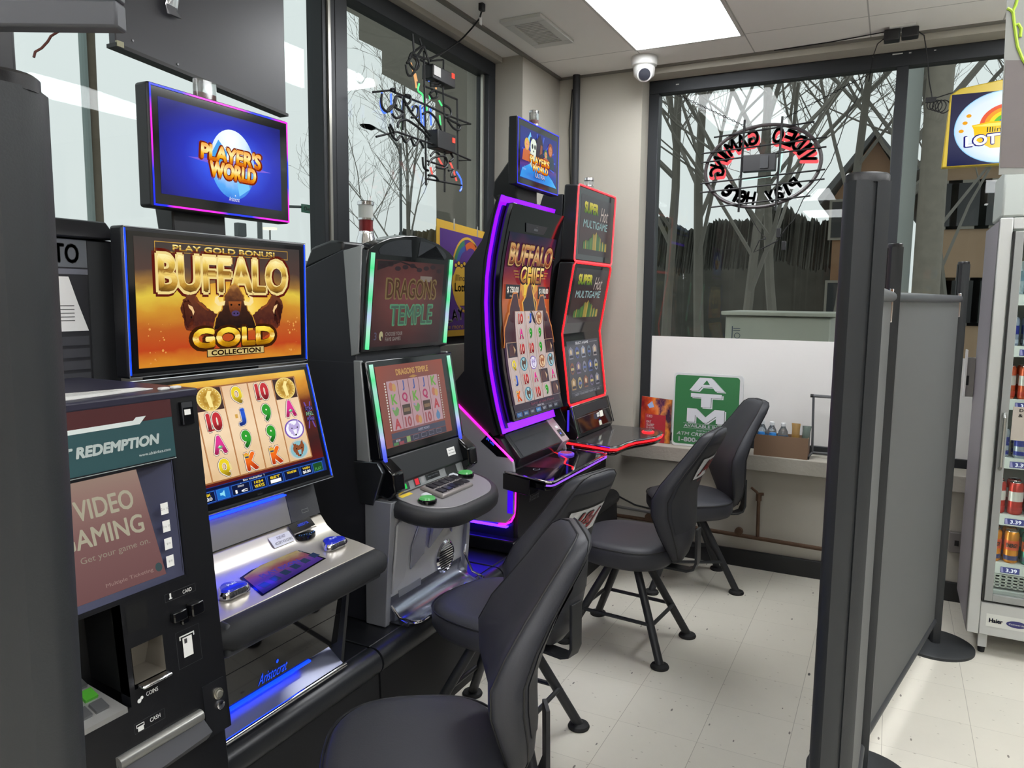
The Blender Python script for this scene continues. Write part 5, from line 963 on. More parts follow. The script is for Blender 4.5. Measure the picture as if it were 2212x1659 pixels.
s.rect(.40, .055, .455, .09, E('f0f0e4', .9), 3); s.rect(.36, .008, .40, .036, E('e0e4d0', .8), 3); s.rect(.375, .036, .385, .042, E('4060ff'), 3); s.build('console_fittings', r)
MB().tube([(-1.578, y0 + .001, 1.018), (-1.534, y0 + .001, .858), (-1.545, y0 + .001, .84)], .004, 6, m=CHR).build('chrome_trim', r); MB().tube([(-1.580, y0 + .002, 1.020), (-1.580, y1 - .002, 1.020), (-1.535, y1 + .001, .858)], .004, 6, m=CHR).build('chrome_trim', r)
MB().box((-1.60, -1.592), (y0 - .006, y0 + .004), (.88, 1.0), M('led_blue_violet', '100030', .3, em='5038ff', es=.7)).build('led_side_line', r)
dz = .835; dp = [(-1.62, 3.868), (-1.36, 3.81), (-1.325, 3.80), (-1.295, 3.825), (-1.29, 3.90), (-1.285, 3.98), (-1.265, 4.07), (-1.22, 4.16), (-1.195, 4.24), (-1.190, 4.32), (-1.205, 4.40), (-1.25, 4.445), (-1.33, 4.46), (-1.50, 4.46), (-1.62, 4.46)]
MB().prism(dp, 'z', dz - .010, dz, M('smoky_deck_glass', '3a393b', .08, spec=.8)).build('deck', r, bevel=.002)
MB().tube([(x, y, dz - .010) for x, y in dp[:13]], .0055, 8, m=CHR).build('chrome_edge', r); MB().tube([(x + .001, y, dz - .022) for x, y in dp[:13]], .0055, 8, m=RED).build('led_deck_line', r)
MB().prism([(x * .985 - .022, y) for x, y in dp[1:13]] + [(-1.60, 4.45), (-1.60, 3.88)], 'z', dz - .055, dz - .03, BLKG).build('deck_underside', r, bevel=.01)
MB().lathe((-1.27, 4.32, dz), [(.036, 0), (.036, .005), (.030, .008)], 28, RED).build('play_button', r); MB().lathe((-1.27, 4.32, dz), [(.029, .004), (.026, .009), (0, .0095)], 24, M('button_grey', '6a6a6c', .2)).build('button_cap', r)
MB().tube([(-1.57, 3.87, .80), (-1.54, 3.868, .62), (-1.545, 3.868, .44)], .005, 8, m=M('led_trim_lilac', '8a80a0', .3, em='a880ff', es=.35)).build('led_leg_line', r)
MB().box((-1.60, -1.572), (3.87, 3.874), (.83, .97), M('red_badge', 'a81c24', .4)).build('promo_badge', r)
MB().lathe((-1.605, 4.12, 2.236), [(.032, -.002), (.032, .012), (.027, .014), (.027, .055)], 26, CLR).build('beacon_lens', r); MB().lathe((-1.605, 4.12, 2.236), [(.030, .055), (.030, .068), (.024, .071)], 26, CHR).build('beacon_cap', r); MB().lathe((-1.605, 4.12, 2.236), [(.029, .024), (.029, .028)], 26, CHR).build('beacon_collar', r)
# promo card and lit foot picture
q = empty('promo_badge', (-1.60, 3.80, .93), 'round cornered red badge between the purple game and the red game', 'sign')
a = ptx(1150, 912, -1.72); c_ = ptx(1195, 880, -1.72); MB().box((-1.725, -1.72), (3.765, 3.80), (.9, 1.0), M('red_badge')).build('plate', q) if False else None
bpy.data.objects.remove(q)
f0 = ptz(1176, 1093, .41); f1 = ptz(1214, 1112, .41)
q = empty('picture_card', ((f0.x + f1.x) / 2, (f0.y + f1.y) / 2, .401), 'small glossy orange and gold picture card lying on the stand by the purple game', 'card')
s = Surf(lambda u, v, d: V(-1.66 + v, 3.60 + u, .4045 + d)); MB().box((-1.66, -1.585), (3.80, 3.856), (.4012, .4045), PAPER).build('card', q)
s = Surf(lambda u, v, d: V(-1.66 + v, 3.80 + u, .4045 + d)); s.rect(.002, .002, .054, .073, ramp_mat('card_art', [(0, 'b83c14'), (.3, 'f0c070'), (.5, 'fff0d8'), (.7, 'd87830'), (1, '701c18')], noise=.6, nscale=3), 1); s.build('picture', q)

# ================================================================== cash kiosk
r = empty('redemption_kiosk', (-1.55, .90, 0), 'black ticket redemption kiosk with brown screen and coin, card and cash slots', 'kiosk')
KY0, KY1 = .60, 1.158; KA, KB = (-1.370, 1.415), (-1.289, .61); kd = (KB[0] - KA[0]) / (KA[1] - KB[1]); kx = lambda z: KA[0] + kd * (KA[1] - z)
BODK = M('kiosk_black_paint', '0e0f13', .4, bump=.03, bscale=400)
MB().prism([(-1.775, 0), (kx(.0) - .02, 0), (kx(.64) - .02, .64), (-1.775, .64)], 'y', KY0, KY1, BODK).build('lower_door', r, bevel=.004)
MB().prism([(-1.775, .646), (kx(.646) - .125, .646), (kx(1.415) - .125, 1.40), (-1.775, 1.40)], 'y', KY0, KY1, BODK).build('body', r, bevel=.004)
b = MB().mat(BODK)
for ya, yb in ((KY0, KY0 + .008), (KY1 - .008, KY1)): b.prism([(kx(.646) - .125, .646), (kx(.646) - .002, .646), (kx(1.4) - .002, 1.40), (kx(1.4) - .125, 1.40)], 'y', ya, yb)
b.build('side_cheek', r)
L = math.hypot(KA[0] - KB[0], KA[1] - KB[1]); kf = facex(KA, KB, KY0)
# face plate built around the real openings: keypad bay and coin tray are recessed
def slab(u0_, v0_, u1_, v1_, m, name='face_panel', th=.03, lift=0): 
    b = MB().mat(m); vs = [kf(u, v, d) for d in (lift, -th) for u, v in ((u0_, v0_), (u1_, v0_), (u1_, v1_), (u0_, v1_))]; b.add(vs, [(0, 1, 2, 3), (7, 6, 5, 4), (0, 4, 5, 1), (1, 5, 6, 2), (2, 6, 7, 3), (3, 7, 4, 0)]); return b.build(name, r, bevel=.0015)
W = KY1 - KY0
b = MB().mat(BODK)
def slb(u0_, v0_, u1_, v1_, th=.028, lift=0):
    vs = [kf(u, v, d) for d in (lift, -th) for u, v in ((u0_, v0_), (u1_, v0_), (u1_, v1_), (u0_, v1_))]; b.add(vs, [(0, 1, 2, 3), (7, 6, 5, 4), (0, 4, 5, 1), (1, 5, 6, 2), (2, 6, 7, 3), (3, 7, 4, 0)])
for a in ((0, .038, W, .195), (.0, .195, .12, .405), (.325, .195, W, .225), (.41, .225, W, .405), (.325, .31, .336, .405), (.336, .31, .41, .405), (.325, .225, .336, .31), (0, .405, W, .418), (0, .662, W, L), (0, .418, .02, .662), (.476, .418, W, .662)): slb(*a)
b.build('face_panel', r)
REC = M('recess_black', '050608', .5)
b = MB().mat(REC); vs = [kf(u, v, d) for u, v, d in ((.12, .405, 0), (.325, .405, 0), (.325, .405, -.12), (.12, .405, -.12), (.325, .215, 0), (.325, .24, -.12), (.12, .24, -.12), (.12, .215, 0))]; b.add(vs, [(0, 1, 2, 3), (1, 4, 5, 2), (0, 3, 6, 7), (2, 5, 6, 3)]); b.build('keypad_bay', r)
b = MB().mat(M('satin_keypad', 'a8a8a6', .3, .6)); vs = [kf(u, v, d) for u, v, d in ((.13, .20, .002), (.315, .20, .002), (.285, .262, -.11), (.13, .262, -.11), (.13, .19, .002), (.315, .19, .002))]; b.add(vs, [(0, 1, 2, 3), (0, 4, 5, 1)]); kp = b.build('keypad_plate', r)
b = MB().mat(M('keypad_key', '6e7072', .3, .6))
for i in range(4):
    for j in range(3):
        uu = .16 + i * .034; t0 = .15 + j * .27; P0 = lambda u, t, h: kf(u, .20 + .062 * t, .002 - .112 * t) + V(.004, 0, .012) * h
        b.mat(M('green_enter_key', '4a9a30', .4) if (i == 3 and j == 1) else MATS['keypad_key']); b.loft([[P0(uu + a, t0 + c_, h) for a, c_ in ((0, 0), (.026, 0), (.026, .2), (0, .2))] for h in (0, .5)])
b.build('keypad_key_block', kp)
s = Surf(kf)
s.rect(.10, .672, .487, .728, ramp_mat('redemption_header', [(0, '233e42'), (1, '1d3438')], em=False), 1) if False else None
TEAL = M('teal_sign', '2a484c', .35, em='16282b', es=.6); MAR = M('maroon_sign', '4a2426', .35); LGT = M('sign_lettering', 'c4ccca', .4, em='8a9290', es=.35)
s.rect(.04, .668, .490, .795, TEAL, 1); s.rect(.04, .757, .490, .795, MAR, 2); s.poly([(.04, .757), (.40, .757), (.415, .765), (.43, .785), (.04, .785)] and [(.04, .752), (.412, .752), (.428, .767), (.405, .767), (.398, .761), (.04, .761)], LGT, 3); s.rect(.04, .668, .49, .6695, LGT, 3)
s.text('TICKET REDEMPTION', .310, .716, .0195, LGT, w=.285, off=.055, shear=.18, lift=4); s.text('www.abiticket.com', .44, .689, .006, LGT, w=.075, off=.01, shear=.18, lift=4)
s.rect(.040, .668, .044, .795, BODK, 4); s.build('header_sign', r)
b = MB().mat(BLKG); b.loft([[kf(.51 + a, .735 + c_, d) for a, c_ in ((0, 0), (.032, 0), (.032, .05), (0, .05))] for d in (0, .006)]); ck = b.build('coin_lock', r); s = Surf(kf); s.fn = lambda u, v, d: kf(u, v, d + .0062); s.rect(.512, .772, .540, .784, CHR, 1); s.rect(.512, .736, .515, .772, CHR, 1); s.rect(.518, .756, .534, .768, PAPER, 1); s.build('lock_plate', ck)
b = MB().mat(M('screen_surround_navy', '2a2e4a', .45))
for a in ((.03, .425, .462, .672 - .0), ): pass
vs = [kf(u, v, d) for u, v, d in ((.02, .415, .001), (.478, .415, .001), (.478, .665, .001), (.02, .665, .001), (.02, .43, -.004), (.438, .43, -.004), (.425, .655, -.045), (.02, .655, -.045))]; b.add(vs, [(0, 1, 5, 4), (1, 2, 6, 5), (2, 3, 7, 6)]); b.build('screen_surround', r)
s = Surf(kf); s.frame(.015, .410, .487, .672, .006, M('bezel_black', '16171c', .3), 3); s.build('screen_bezel', r)
s = Surf(lambda u, v, d: kf(u, v, d + .0003 - .004 - .041 * (v - .43) / .225)); s.poly([(.02, .430), (.438, .430), (.425, .655), (.02, .655)], ramp_mat('video_gaming_bg', [(0, '6a4a4a'), (.5, '765654'), (.85, '8a6e66'), (1, '8e786c')], noise=.06), 1)
TN = E('a09a86'); s.text('VIDEO', .340, .600, .038, TN, w=.124, off=.02, lift=3); s.text('GAMING', .324, .547, .036, TN, w=.176, off=.02, lift=3); s.text('Get your game on.', .343, .506, .0155, E('8a7e70'), w=.150, off=0, lift=3); s.text('Multiple Ticketing', .358, .4475, .009, E('907670'), w=.105, off=.03, lift=3); s.ell(.424, .449, .008, .009, E('3a4a4c'), 3); s.poly([(.02, .432), (.26, .432), (.235, .445), (.02, .44)], E('8a7468'), 2) if False else None
s.build('screen', r)
for k in range(4):
    v = .568 - k * .0375; lb = Surf(kf); lb.rect(.437, v - .012, .455, v + .012, PAPER, 6); lb.text(('2 x 10', '2 x 10', '$10', '$10')[k], .446, v, .005, M('faint_ink', '8a8a88', .6), lift=8); lb.build('option_label', r)
INK = M('white_print', 'd8dad8', .5)
def piece(name, fn_): s = Surf(kf); fn_(s); s.build(name, r)
piece('camera_window', lambda s: s.rect(.334, .340, .382, .398, REC, 2))
def f_(s): s.frame(.425, .372, .502, .389, .0006, M('thin_outline', '4a4c50', .5), 2); s.text('CARD', .48, .380, .008, INK, w=.023, off=.03, lift=3); s.rect(.436, .378, .440, .388, INK, 3); s.rect(.434, .376, .442, .378, INK, 3)
piece('card_label', f_)
def f_(s): s.frame(.44, .22, .50, .30, .0006, MATS['thin_outline'], 2); s.rect(.455, .240, .479, .283, PAPER, 3); s.rect(.459, .270, .466, .280, M('chip_ink', '3a3a3c', .5), 4); s.rect(.448, .286, .486, .289, INK, 3); s.rect(.448, .280, .451, .287, INK, 3); s.rect(.483, .280, .486, .287, INK, 3)
piece('insert_card_label', f_)
def f_(s): s.text('COINS', .372, .206, .0085, INK, w=.027, off=.03, lift=3); s.ell(.342, .200, .0045, .0045, INK, 3, 12); s.ell(.348, .204, .0035, .0035, INK, 3, 12)
piece('coins_label', f_)
def f_(s): s.text('CASH', .372, .150, .0085, INK, w=.024, off=.03, lift=3); s.frame(.325, .138, .395, .159, .0006, MATS['thin_outline'], 2); s.rect(.332, .140, .345, .150, INK, 3); s.frame(.329, .148, .347, .155, .0014, INK, 3)
piece('cash_label', f_)

b = MB().mat(BLKG)
for (u, v, w_, h_, d) in ((.432, .325, .035, .022, .014), (.472, .325, .032, .028, .022), (.455, .312, .02, .014, .008)): b.loft([[kf(u + a, v + c_, dd) for a, c_ in ((0, 0), (w_, 0), (w_, h_), (0, h_))] for dd in (0, d)])
b.build('card_reader', r, bevel=.003)
b = MB().mat(M('coin_cup_steel', '7a756c', .35, .6)); vs = [kf(u, v, d) for u, v, d in ((.338, .235, 0), (.41, .235, 0), (.41, .31, 0), (.338, .31, 0), (.345, .25, -.05), (.40, .25, -.05), (.40, .30, -.03), (.345, .30, -.03))]; b.add(vs, [(4, 5, 6, 7), (0, 1, 5, 4), (1, 2, 6, 5), (3, 7, 6, 2), (0, 4, 7, 3)]); b.build('coin_cup', r)
b = MB().mat(CHR); b.loft([[kf(.338 + a, .226 + c_, dd) for a, c_ in ((.002, 0), (.070, .0), (.072, .008), (0, .008))] for dd in (0, .024)]); b.build('coin_lip', r, bevel=.004)
b = MB().mat(BLKP); b.loft([[kf(u, v, d) for u, v in ((.33, .222), (.418, .222), (.418, .322), (.33, .322))] for d in (0, .003)]) if False else None
b = MB().mat(M('lock_panel', '15161a', .4)); b.loft([[kf(.49 + a, .04 + c_, dd) for a, c_ in ((0, 0), (.058, 0), (.058, .118), (0, .118))] for dd in (0, .003)]); b.build('lock_panel', r)
q = kf(.527, .130, .003); d_ = (kf(0, 0, 1) - kf(0, 0, 0)).normalized(); u_ = V(0, 1, 0); v_ = d_.cross(u_)
def disk(par, u, v, rr, h, m, name, n=22): c0_ = kf(u, v, .003); return MB().loft([[c0_ + d_ * hh + (u_ * math.cos(t) + v_ * math.sin(t)) * rr * k for t in [j * math.tau / n for j in range(n)]] for hh, k in ((0, 1), (h, 1), (h * 1.2, .85))], m=m).build(name, par)
k1 = disk(r, .527, .128, .0125, .005, M('lock_steel', 'b8b4a8', .25, .9), 'lock_cylinder'); disk(k1, .527, .128, .008, .0075, M('lock_face', '8a8880', .4, .6), 'lock_face'); disk(r, .531, .100, .010, .004, CHR, 'key_switch')
# cash tray: rounded bar and sloping lip
b = MB().mat(M('cash_bar_steel', '9a9a96', .3, .7)); rs = []
for u in (.28, .478): rs.append([kf(u, .103 + .013 * math.sin(t), .004 + .013 * math.cos(t)) for t in [j * math.tau / 14 for j in range(14)]])
b.loft(rs); b.build('cash_tray_bar', r)
b = MB().mat(M('cash_lip', '5c5d62', .4, .3)); vs = [kf(u, v, d) for u, v, d in ((.28, .100, .006), (.478, .100, .006), (.492, .060, .018), (.27, .045, .018), (.492, .040, .0), (.27, .030, .0))]; b.add(vs, [(0, 1, 2, 3), (3, 2, 4, 5)]); b.build('cash_tray_lip', r)
MB().box((-1.775, kx(1.415) + .004), (KY0 - .004, KY1 + .004), (1.400, 1.418), M('kiosk_top_navy', '2c2b3c', .4)).build('top_cap', r, bevel=.004)
b = MB().mat(PAPER)
for k in range(2): b.box((-1.40, -1.385), (1.085 + k * .03, 1.105 + k * .03), (1.418, 1.424))
b.build('hinge', r, bevel=.002)
q = tag(MB().prism([(-1.52, .66), (-1.40, .66), (-1.395, .80), (-1.42, 1.09), (-1.46, 1.08), (-1.50, .9)], 'z', 1.4185, 1.4205, PAPER).build('paper_sheet', None), 'white printed paper sheets lying on top of the redemption kiosk', 'paper')
ss = Surf(lambda u, v, d: V(-1.42 + v * .0 - .0, u, 1.4207)); b = MB().mat(M('print_ink', '404040', .7))
for k in range(4): b.quad([V(-1.44 - k * .012, .78, 1.4209), V(-1.44 - k * .012, 1.03, 1.4209), V(-1.442 - k * .012, 1.03, 1.4209), V(-1.442 - k * .012, .78, 1.4209)])
b.build('printed_lines', q)
# ticket printer tower behind the kiosk
r = empty('vented_terminal', (-1.88, 1.0, 0), 'black vented terminal standing behind the redemption kiosk beside the window', 'terminal')
MB().box((-1.98, -1.792), (.70, 1.279), (0, 1.755), M('terminal_black', '222327', .5)).build('case', r, bevel=.006)
MB().prism([(-1.98, 1.756), (-1.775, 1.756), (-1.78, 1.772), (-1.81, 1.803), (-1.98, 1.803)], 'y', .69, 1.275, BLK).build('hood', r, bevel=.005)
b = MB().mat(M('vent_hole', '050506', .7))
for i in range(5):
    for j in range(26): b.prism([(-1.955 + i * .026 + .006 * math.cos(t), .76 + j * .018 + (i % 2) * .009 + .007 * math.sin(t)) for t in [k * math.tau / 6 for k in range(6)]], 'z', 1.8031, 1.8038)
b.build('vent_grid', r)
MB().box((-1.7915, -1.787), (1.205, 1.279), (1.36, 1.75), M('terminal_column', '2b2d30', .5)).build('door_edge', r)
s = Surf(flat((-1.7915, .70, 1.40), (0, 1, 0), (0, 0, 1))); s.rect(.36, .285, .505, .352, M('terminal_label', '60646a', .6), 1); s.text('TO', .452, .318, .045, M('label_black', '141414', .6), w=.062, off=.03, lift=3); s.rect(.36, .268, .505, .281, M('light_band', '6a6c76', .4), 2)
s.poly([(.42, .13), (.50, .13), (.475, .20), (.455, .262), (.42, .262)], PAPER, 3)
for k in range(5): s.rect(.43, .155 + k * .009, .465, .157 + k * .009, M('print_ink', '404040', .7), 5)
for k in range(4): s.rect(.42, .005 + k * .03, .50, .027 + k * .03, M('notice_dark', '3a3b40', .6), 3)
s.build('notices', r)
# ================================================================== stools
def make_stool():
    r = empty('casino_stool', (0, 0, 0))
    RG = []
    for z, k in ((.415, .86), (.425, .95), (.445, 1.0), (.485, 1.01), (.505, .985), (.518, .93), (.525, .80), (.529, .55), (.531, .25), (.5312, .05)):
        RG.append(sup(0, 0, .228 * k, .235 * k, z, 40, 2.7))
    st = MB().loft(RG, m=LEA).build('seat', r, sharp=80)
    MB().tube(sup(0, 0, .229, .236, .507, 40, 2.7), .0035, 6, True, m=LEAS).build('seam_piping', st)
    # backrest lofted from cushions sections, front towards -x
    secs = [(.44, .045, .235, .045), (.47, .085, .245, .060), (.53, .135, .250, .085), (.60, .175, .245, .105), (.68, .205, .235, .118), (.75, .212, .235, .118), (.82, .200, .262, .105), (.885, .172, .296, .094), (.95, .150, .335, .086), (1.005, .138, .368, .080), (1.038, .125, .386, .072), (1.055, .10, .395, .054), (1.061, .06, .398, .03)]
    rs = []; ff = []; fb = []
    for z, w_, x, t in secs:
        ring = []
        for k in range(36):
            a = k * math.tau / 36; c_, s_ = math.cos(a), math.sin(a); yy = w_ * math.copysign(abs(s_) ** .55, s_); xx = t / 2 * math.copysign(abs(c_) ** .65, c_)
            if c_ < 0: xx -= 0
            xx += -.035 * (abs(yy) / .21) ** 2; ring.append(V(x + xx, yy, z))
        rs.append(ring)
    bk = MB().loft(rs, m=LEA).build('backrest', r, sharp=80)
    for kf_, kb_ in ((12, 24), (6, 30)):
        MB().tube([q[kf_] for q in rs[1:]] + [q[kb_] for q in rs[:0:-1]], .0032, 6, m=LEAS).build('seam_piping', bk)
    # plastic rear shell with operator plate
    vs = []; 
    for z, w_, x, t in secs[3:-3]:
        row = []
        for q in (-.86, -.6, -.3, 0, .3, .6, .86):
            y = w_ * q; sn = abs(q) ** (1 / .55); row.append(V(x + t / 2 * math.sqrt(max(0, 1 - sn * sn)) ** .65 - .035 * (abs(y) / .21) ** 2 + .0025, y, z))
        vs.append(row)
    b = MB().mat(M('rear_shell_vinyl', '2c2d31', .55)); n = 7; b.add([p for q in vs for p in q], [(i * n + j, i * n + j + 1, (i + 1) * n + j + 1, (i + 1) * n + j) for i in range(len(vs) - 1) for j in range(6)]); sh = b.build('rear_cover', bk)
    def rear_x(y, z):
        for (za, wa, xa, ta), (zb, wb, xb, tb) in zip(secs, secs[1:]):
            if za <= z <= zb: q = (z - za) / (zb - za); break
        w_, x, t = wa + (wb - wa) * q, xa + (xb - xa) * q, ta + (tb - ta) * q; sn = min(1, abs(y) / w_) ** (1 / .55)
        return x + t / 2 * math.sqrt(max(0, 1 - sn * sn)) ** .65 - .035 * (abs(y) / .21) ** 2
    def pf(u, v, d):
        y = -.105 + u * .21 / .23; z = .838 + v * .92; return V(rear_x(y, z) + .004 + d, y, z)
    s = Surf(pf); s.grid(0, 0, .23, .115, M('plate_black', '101010', .5), 1, 12, 4); s.grid(.005, .005, .225, .110, M('plate_white', 'dcdcdc', .4), 3, 12, 4); s.text('J&J', .115, .058, .075, M('plate_black'), w=.175, off=.045, shear=.25, lift=6); s.text('J&J', .1165, .059, .068, M('plate_red', '9c2028', .4), w=.162, off=.02, shear=.25, lift=9)
    s.text('VENTURES', .115, -.012, .010, M('plate_red'), w=.1, lift=5); s.build('name_plate', bk)
    # L bracket, swivel plate, legs, ring
    b = MB().mat(BLKP); pth = [(.05, .400), (.285, .400), (.315, .412), (.328, .445), (.325, .60)]; rs = []
    for i, (x, z) in enumerate(pth):
        a = Vector(pth[max(0, i - 1)]); c_ = Vector(pth[min(len(pth) - 1, i + 1)]); d = (c_ - a).normalized(); nn = V(-d.y, d.x); hw = .030
        rs.append([V(x + nn.x * .006, -hw, z + nn.y * .006), V(x + nn.x * .006, hw, z + nn.y * .006), V(x - nn.x * .006, hw, z - nn.y * .006), V(x - nn.x * .006, -hw, z - nn.y * .006)])
    b.loft(rs); b.build('back_bracket', r, bevel=.002)
    MB().lathe((0, 0, 0), [(.12, .414), (.12, .402), (.085, .396), (.085, .372), (.06, .366)], 28, BLKP).build('swivel_plate', r)
    for sx in (-1, 1):
        for sy in (-1, 1):
            foot = V(sx * .238, sy * .185, .012); top = V(sx * .062, sy * .055, .39)
            lg = MB().tube([top, foot], .0185, 16, m=BLKP).build('leg', r); MB().lathe((foot.x, foot.y, 0), [(.040, 0), (.042, .006), (.038, .014), (.022, .020)], 26, RUBB).build('foot_glide', lg)
    z = .165; k = (.39 - z) / .378; ex, ey = .062 + .176 * k + .012, .055 + .130 * k + .012
    pts_ = []
    for cx, cy, a0 in ((ex - .03, ey - .03, 0), (-ex + .03, ey - .03, 90), (-ex + .03, -ey + .03, 180), (ex - .03, -ey + .03, 270)):
        for j in range(5): a = math.radians(a0 + j * 22.5); pts_.append((cx + .03 * math.cos(a), cy + .03 * math.sin(a), z))
    MB().tube(pts_, .009, 8, True, m=BLKP).build('foot_ring', r)
    return r
proto = make_stool()
# (x, y, base yaw, swivel yaw)
ST = [(-1.0, 1.475, -4, 33, 'black vinyl stool nearest the camera, its seat cut by the bottom edge'), (-1.222, 2.355, -2, -12, 'black vinyl stool with a large white initial plate, by the game with green bars'),
      (-1.055, 3.34, -5, -3, 'black vinyl stool standing clear on the tiles before the purple game'), (-.99, 4.225, 28, 33, 'black vinyl stool farthest back, by the window sill, with its bracket showing')]
def dup(o, parent=None):
    c = o.copy(); COL.objects.link(c)
    if parent: c.parent = parent
    for ch in list(o.children): dup(ch, c)
    return c
stools = [proto] + [dup(proto) for _ in ST[1:]]
for o, (x, y, a, sw, lab) in zip(stools, ST):
    tag(o, lab, 'stool', 'casino stools facing the slot machines'); o.location = (x, y, 0); o.rotation_euler.z = math.radians(a)
    for ch in o.children:
        if ch.name.split('.')[0] in ('seat', 'backrest', 'back_bracket'): ch.rotation_euler.z = math.radians(sw - a)
# ================================================================== belt partitions
POST = M('post_graphite', '272a2d', .42, .2, bump=.04, bscale=500); FAB = M('banner_grey_mesh', '585a5a', .7, bump=.15, bscale=1200); RAILM = M('rail_satin_grey', '5a5d60', .3, .5)
def post_shape(c, z, yaw, rx=.034, ry=.052):
    out = []
    for x, y in [(-1, -.5), (-.8, -.85), (-.3, -1), (.3, -1), (.8, -.85), (1, -.5), (1, -.1), (.86, -.1), (.86, .1), (1, .1), (1, .5), (.8, .85), (.3, 1), (-.3, 1), (-.8, .85), (-1, .5), (-1, .1), (-.86, .1), (-.86, -.1), (-1, -.1)]:
        a, b_ = x * rx, y * ry; out.append(V(c[0] + a * math.cos(yaw) - b_ * math.sin(yaw), c[1] + a * math.sin(yaw) + b_ * math.cos(yaw), z))
    return out
def stanchion(x, y, yaw, lab, h=1.807, rx=.021, ry=.031, base=.17):
    r = empty('partition_post', (x, y, 0), lab, 'partition post', 'dark grey partition posts')
    MB().loft([post_shape((x, y), z, yaw, rx, ry) for z in (.02, h - .012)], m=POST).build('post', r, sharp=25)
    MB().loft([[V(x + (p.x - x) * k, y + (p.y - y) * k, z) for p in [V(x + rx * 1.03 * math.cos(t) * math.cos(yaw) - ry * 1.03 * math.sin(t) * math.sin(yaw), y + rx * 1.03 * math.cos(t) * math.sin(yaw) + ry * 1.03 * math.sin(t) * math.cos(yaw), 0) for t in [j * math.tau / 28 for j in range(28)]]] for z, k in ((h - .014, 1), (h - .003, 1), (h, .92))], m=BLK).build('post_cap', r)
    MB().lathe((x, y, 0), [(base, 0), (base, .012), (base - .012, .019), (.05, .024), (.0, .024)], 48, M('cast_base', '25282b', .6, bump=.05, bscale=200)).build('base', r)
    return r
PA, PB, PC = (-.047, 1.22), (-.012, 2.70), (.262, 3.97)
stanchion(*PA, -1.0, 'tallest looking dark grey partition post, nearest in front of the white floor')
stanchion(*PB, .3, 'middle dark grey partition post, mostly hidden behind the nearest one')
stanchion(*PC, .35, 'dark grey partition post farthest back, beside the white drinks fridge')
def banner(a, b_, lab):
    a = Vector(a); b_ = Vector(b_); d = (b_ - a).normalized(); a1 = a + d * .045; b1 = b_ - d * .045; n_ = V(-d.y, d.x)
    r = empty('partition_banner', ((a.x + b_.x) / 2, (a.y + b_.y) / 2, .13), lab, 'banner', 'grey mesh banners between the partition posts')
    MB().quad([V(a1.x, a1.y, .16), V(b1.x, b1.y, .16), V(b1.x, b1.y, 1.63), V(a1.x, a1.y, 1.63)], FAB)
    m = MB().mat(FAB); t = n_ * .0012
    m.loft([[V(p.x + t.x * s_, p.y + t.y * s_, z) for p, s_ in ((a1, 1), (b1, 1), (b1, -1), (a1, -1))] for z in (.14, 1.63)]); m.build('fabric', r)
    MB().tube([V(a1.x, a1.y, 1.64), V(b1.x, b1.y, 1.64)], .016, 14, m=RAILM).build('top_rail', r); MB().tube([V(a1.x, a1.y, .135), V(b1.x, b1.y, .135)], .013, 12, m=M('rail_dark', '35373a', .4)).build('bottom_rail', r)
    for p in (a + d * .036, b_ - d * .036): MB().box((p.x - .006, p.x + .006), (p.y - .006, p.y + .006), (1.56, 1.665), CHR if p is not a else CHR).build('rail_clip', r, bevel=.002)
banner(PA, PB, 'grey mesh banner seen edge on between the two nearest partition posts'); banner(PB, PC, 'wide grey mesh banner hanging between the middle and far partition posts')
# near left post with sign
r = stanchion(-.684, .37, 1.9, 'blurred dark post with a red sign on top, at the left edge of the photo', 1.80, .036, .052, .16)
r['group'] = ''; del r['group']
LP = M('sign_post_black', '2a2c30', .5)
MB().box((-.735, -.672), (.36, .40), (1.80, 1.90), LP).build('sign_stem', r, bevel=.004)
a = pty(275, 62, .385); du = V(.892, .452, 0); dn_ = V(.452, -.892, 0)
def sbox(u0_, u1_, z0_, z1_, t0, t1, b): 
    p0 = [a + du * u + dn_ * t for u, t in ((u0_, t0), (u1_, t0), (u1_, t1), (u0_, t1))]; b.loft([[V(p.x, p.y, z) for p in p0] for z in (z0_, z1_)]); return b
b = MB().mat(M('sign_frame_black', '3a3c42', .5)); sbox(-.30, 0, a.z - .004, a.z + .015, 0, .015, b); sbox(-.025, 0, a.z + .015, a.z + .20, 0, .015, b); sbox(-.30, -.275, a.z + .015, a.z + .20, 0, .015, b); sbox(-.30, 0, a.z + .20, a.z + .22, 0, .015, b); b.build('sign_frame', r, bevel=.002)
sbox(-.275, -.025, a.z + .015, a.z + .20, .004, .010, MB().mat(M('red_sign_face', 'b4585a', .5))).build('sign_face', r)
# ================================================================== fridge
FG = M('fridge_white', 'b9bbb8', .35); FGD = M('fridge_grey_trim', '8f918f', .35); FS = M('fridge_side_vinyl', '8a868c', .5, var=.04)
fx0, fx1, fy0, fy1 = .388, 1.10, 3.96, 4.56
r = empty('drinks_fridge', ((fx0 + fx1) / 2, 4.26, 0), 'white glass door drinks fridge with lit shelves of cans at the right edge', 'fridge')
b = MB().mat(FS); b.box((fx0, fx0 + .03), (fy0 + .03, fy1), (.10, 1.985)); b.box((fx1 - .03, fx1), (fy0 + .03, fy1), (.10, 1.985)); b.mat(M('fridge_liner', 'c8ccc8', .4)); b.box((fx0 + .03, fx1 - .03), (fy1 - .03, fy1), (.25, 1.98)); b.box((fx0 + .03, fx1 - .03), (fy0 + .06, fy1), (.25, .30)); b.box((fx0 + .03, fx1 - .03), (fy0 + .06, fy1), (1.95, 1.985)); b.box((fx0 + .03, fx1 - .03), (fy0 + .06, fy1), (.10, .13)); b.build('cabinet', r)
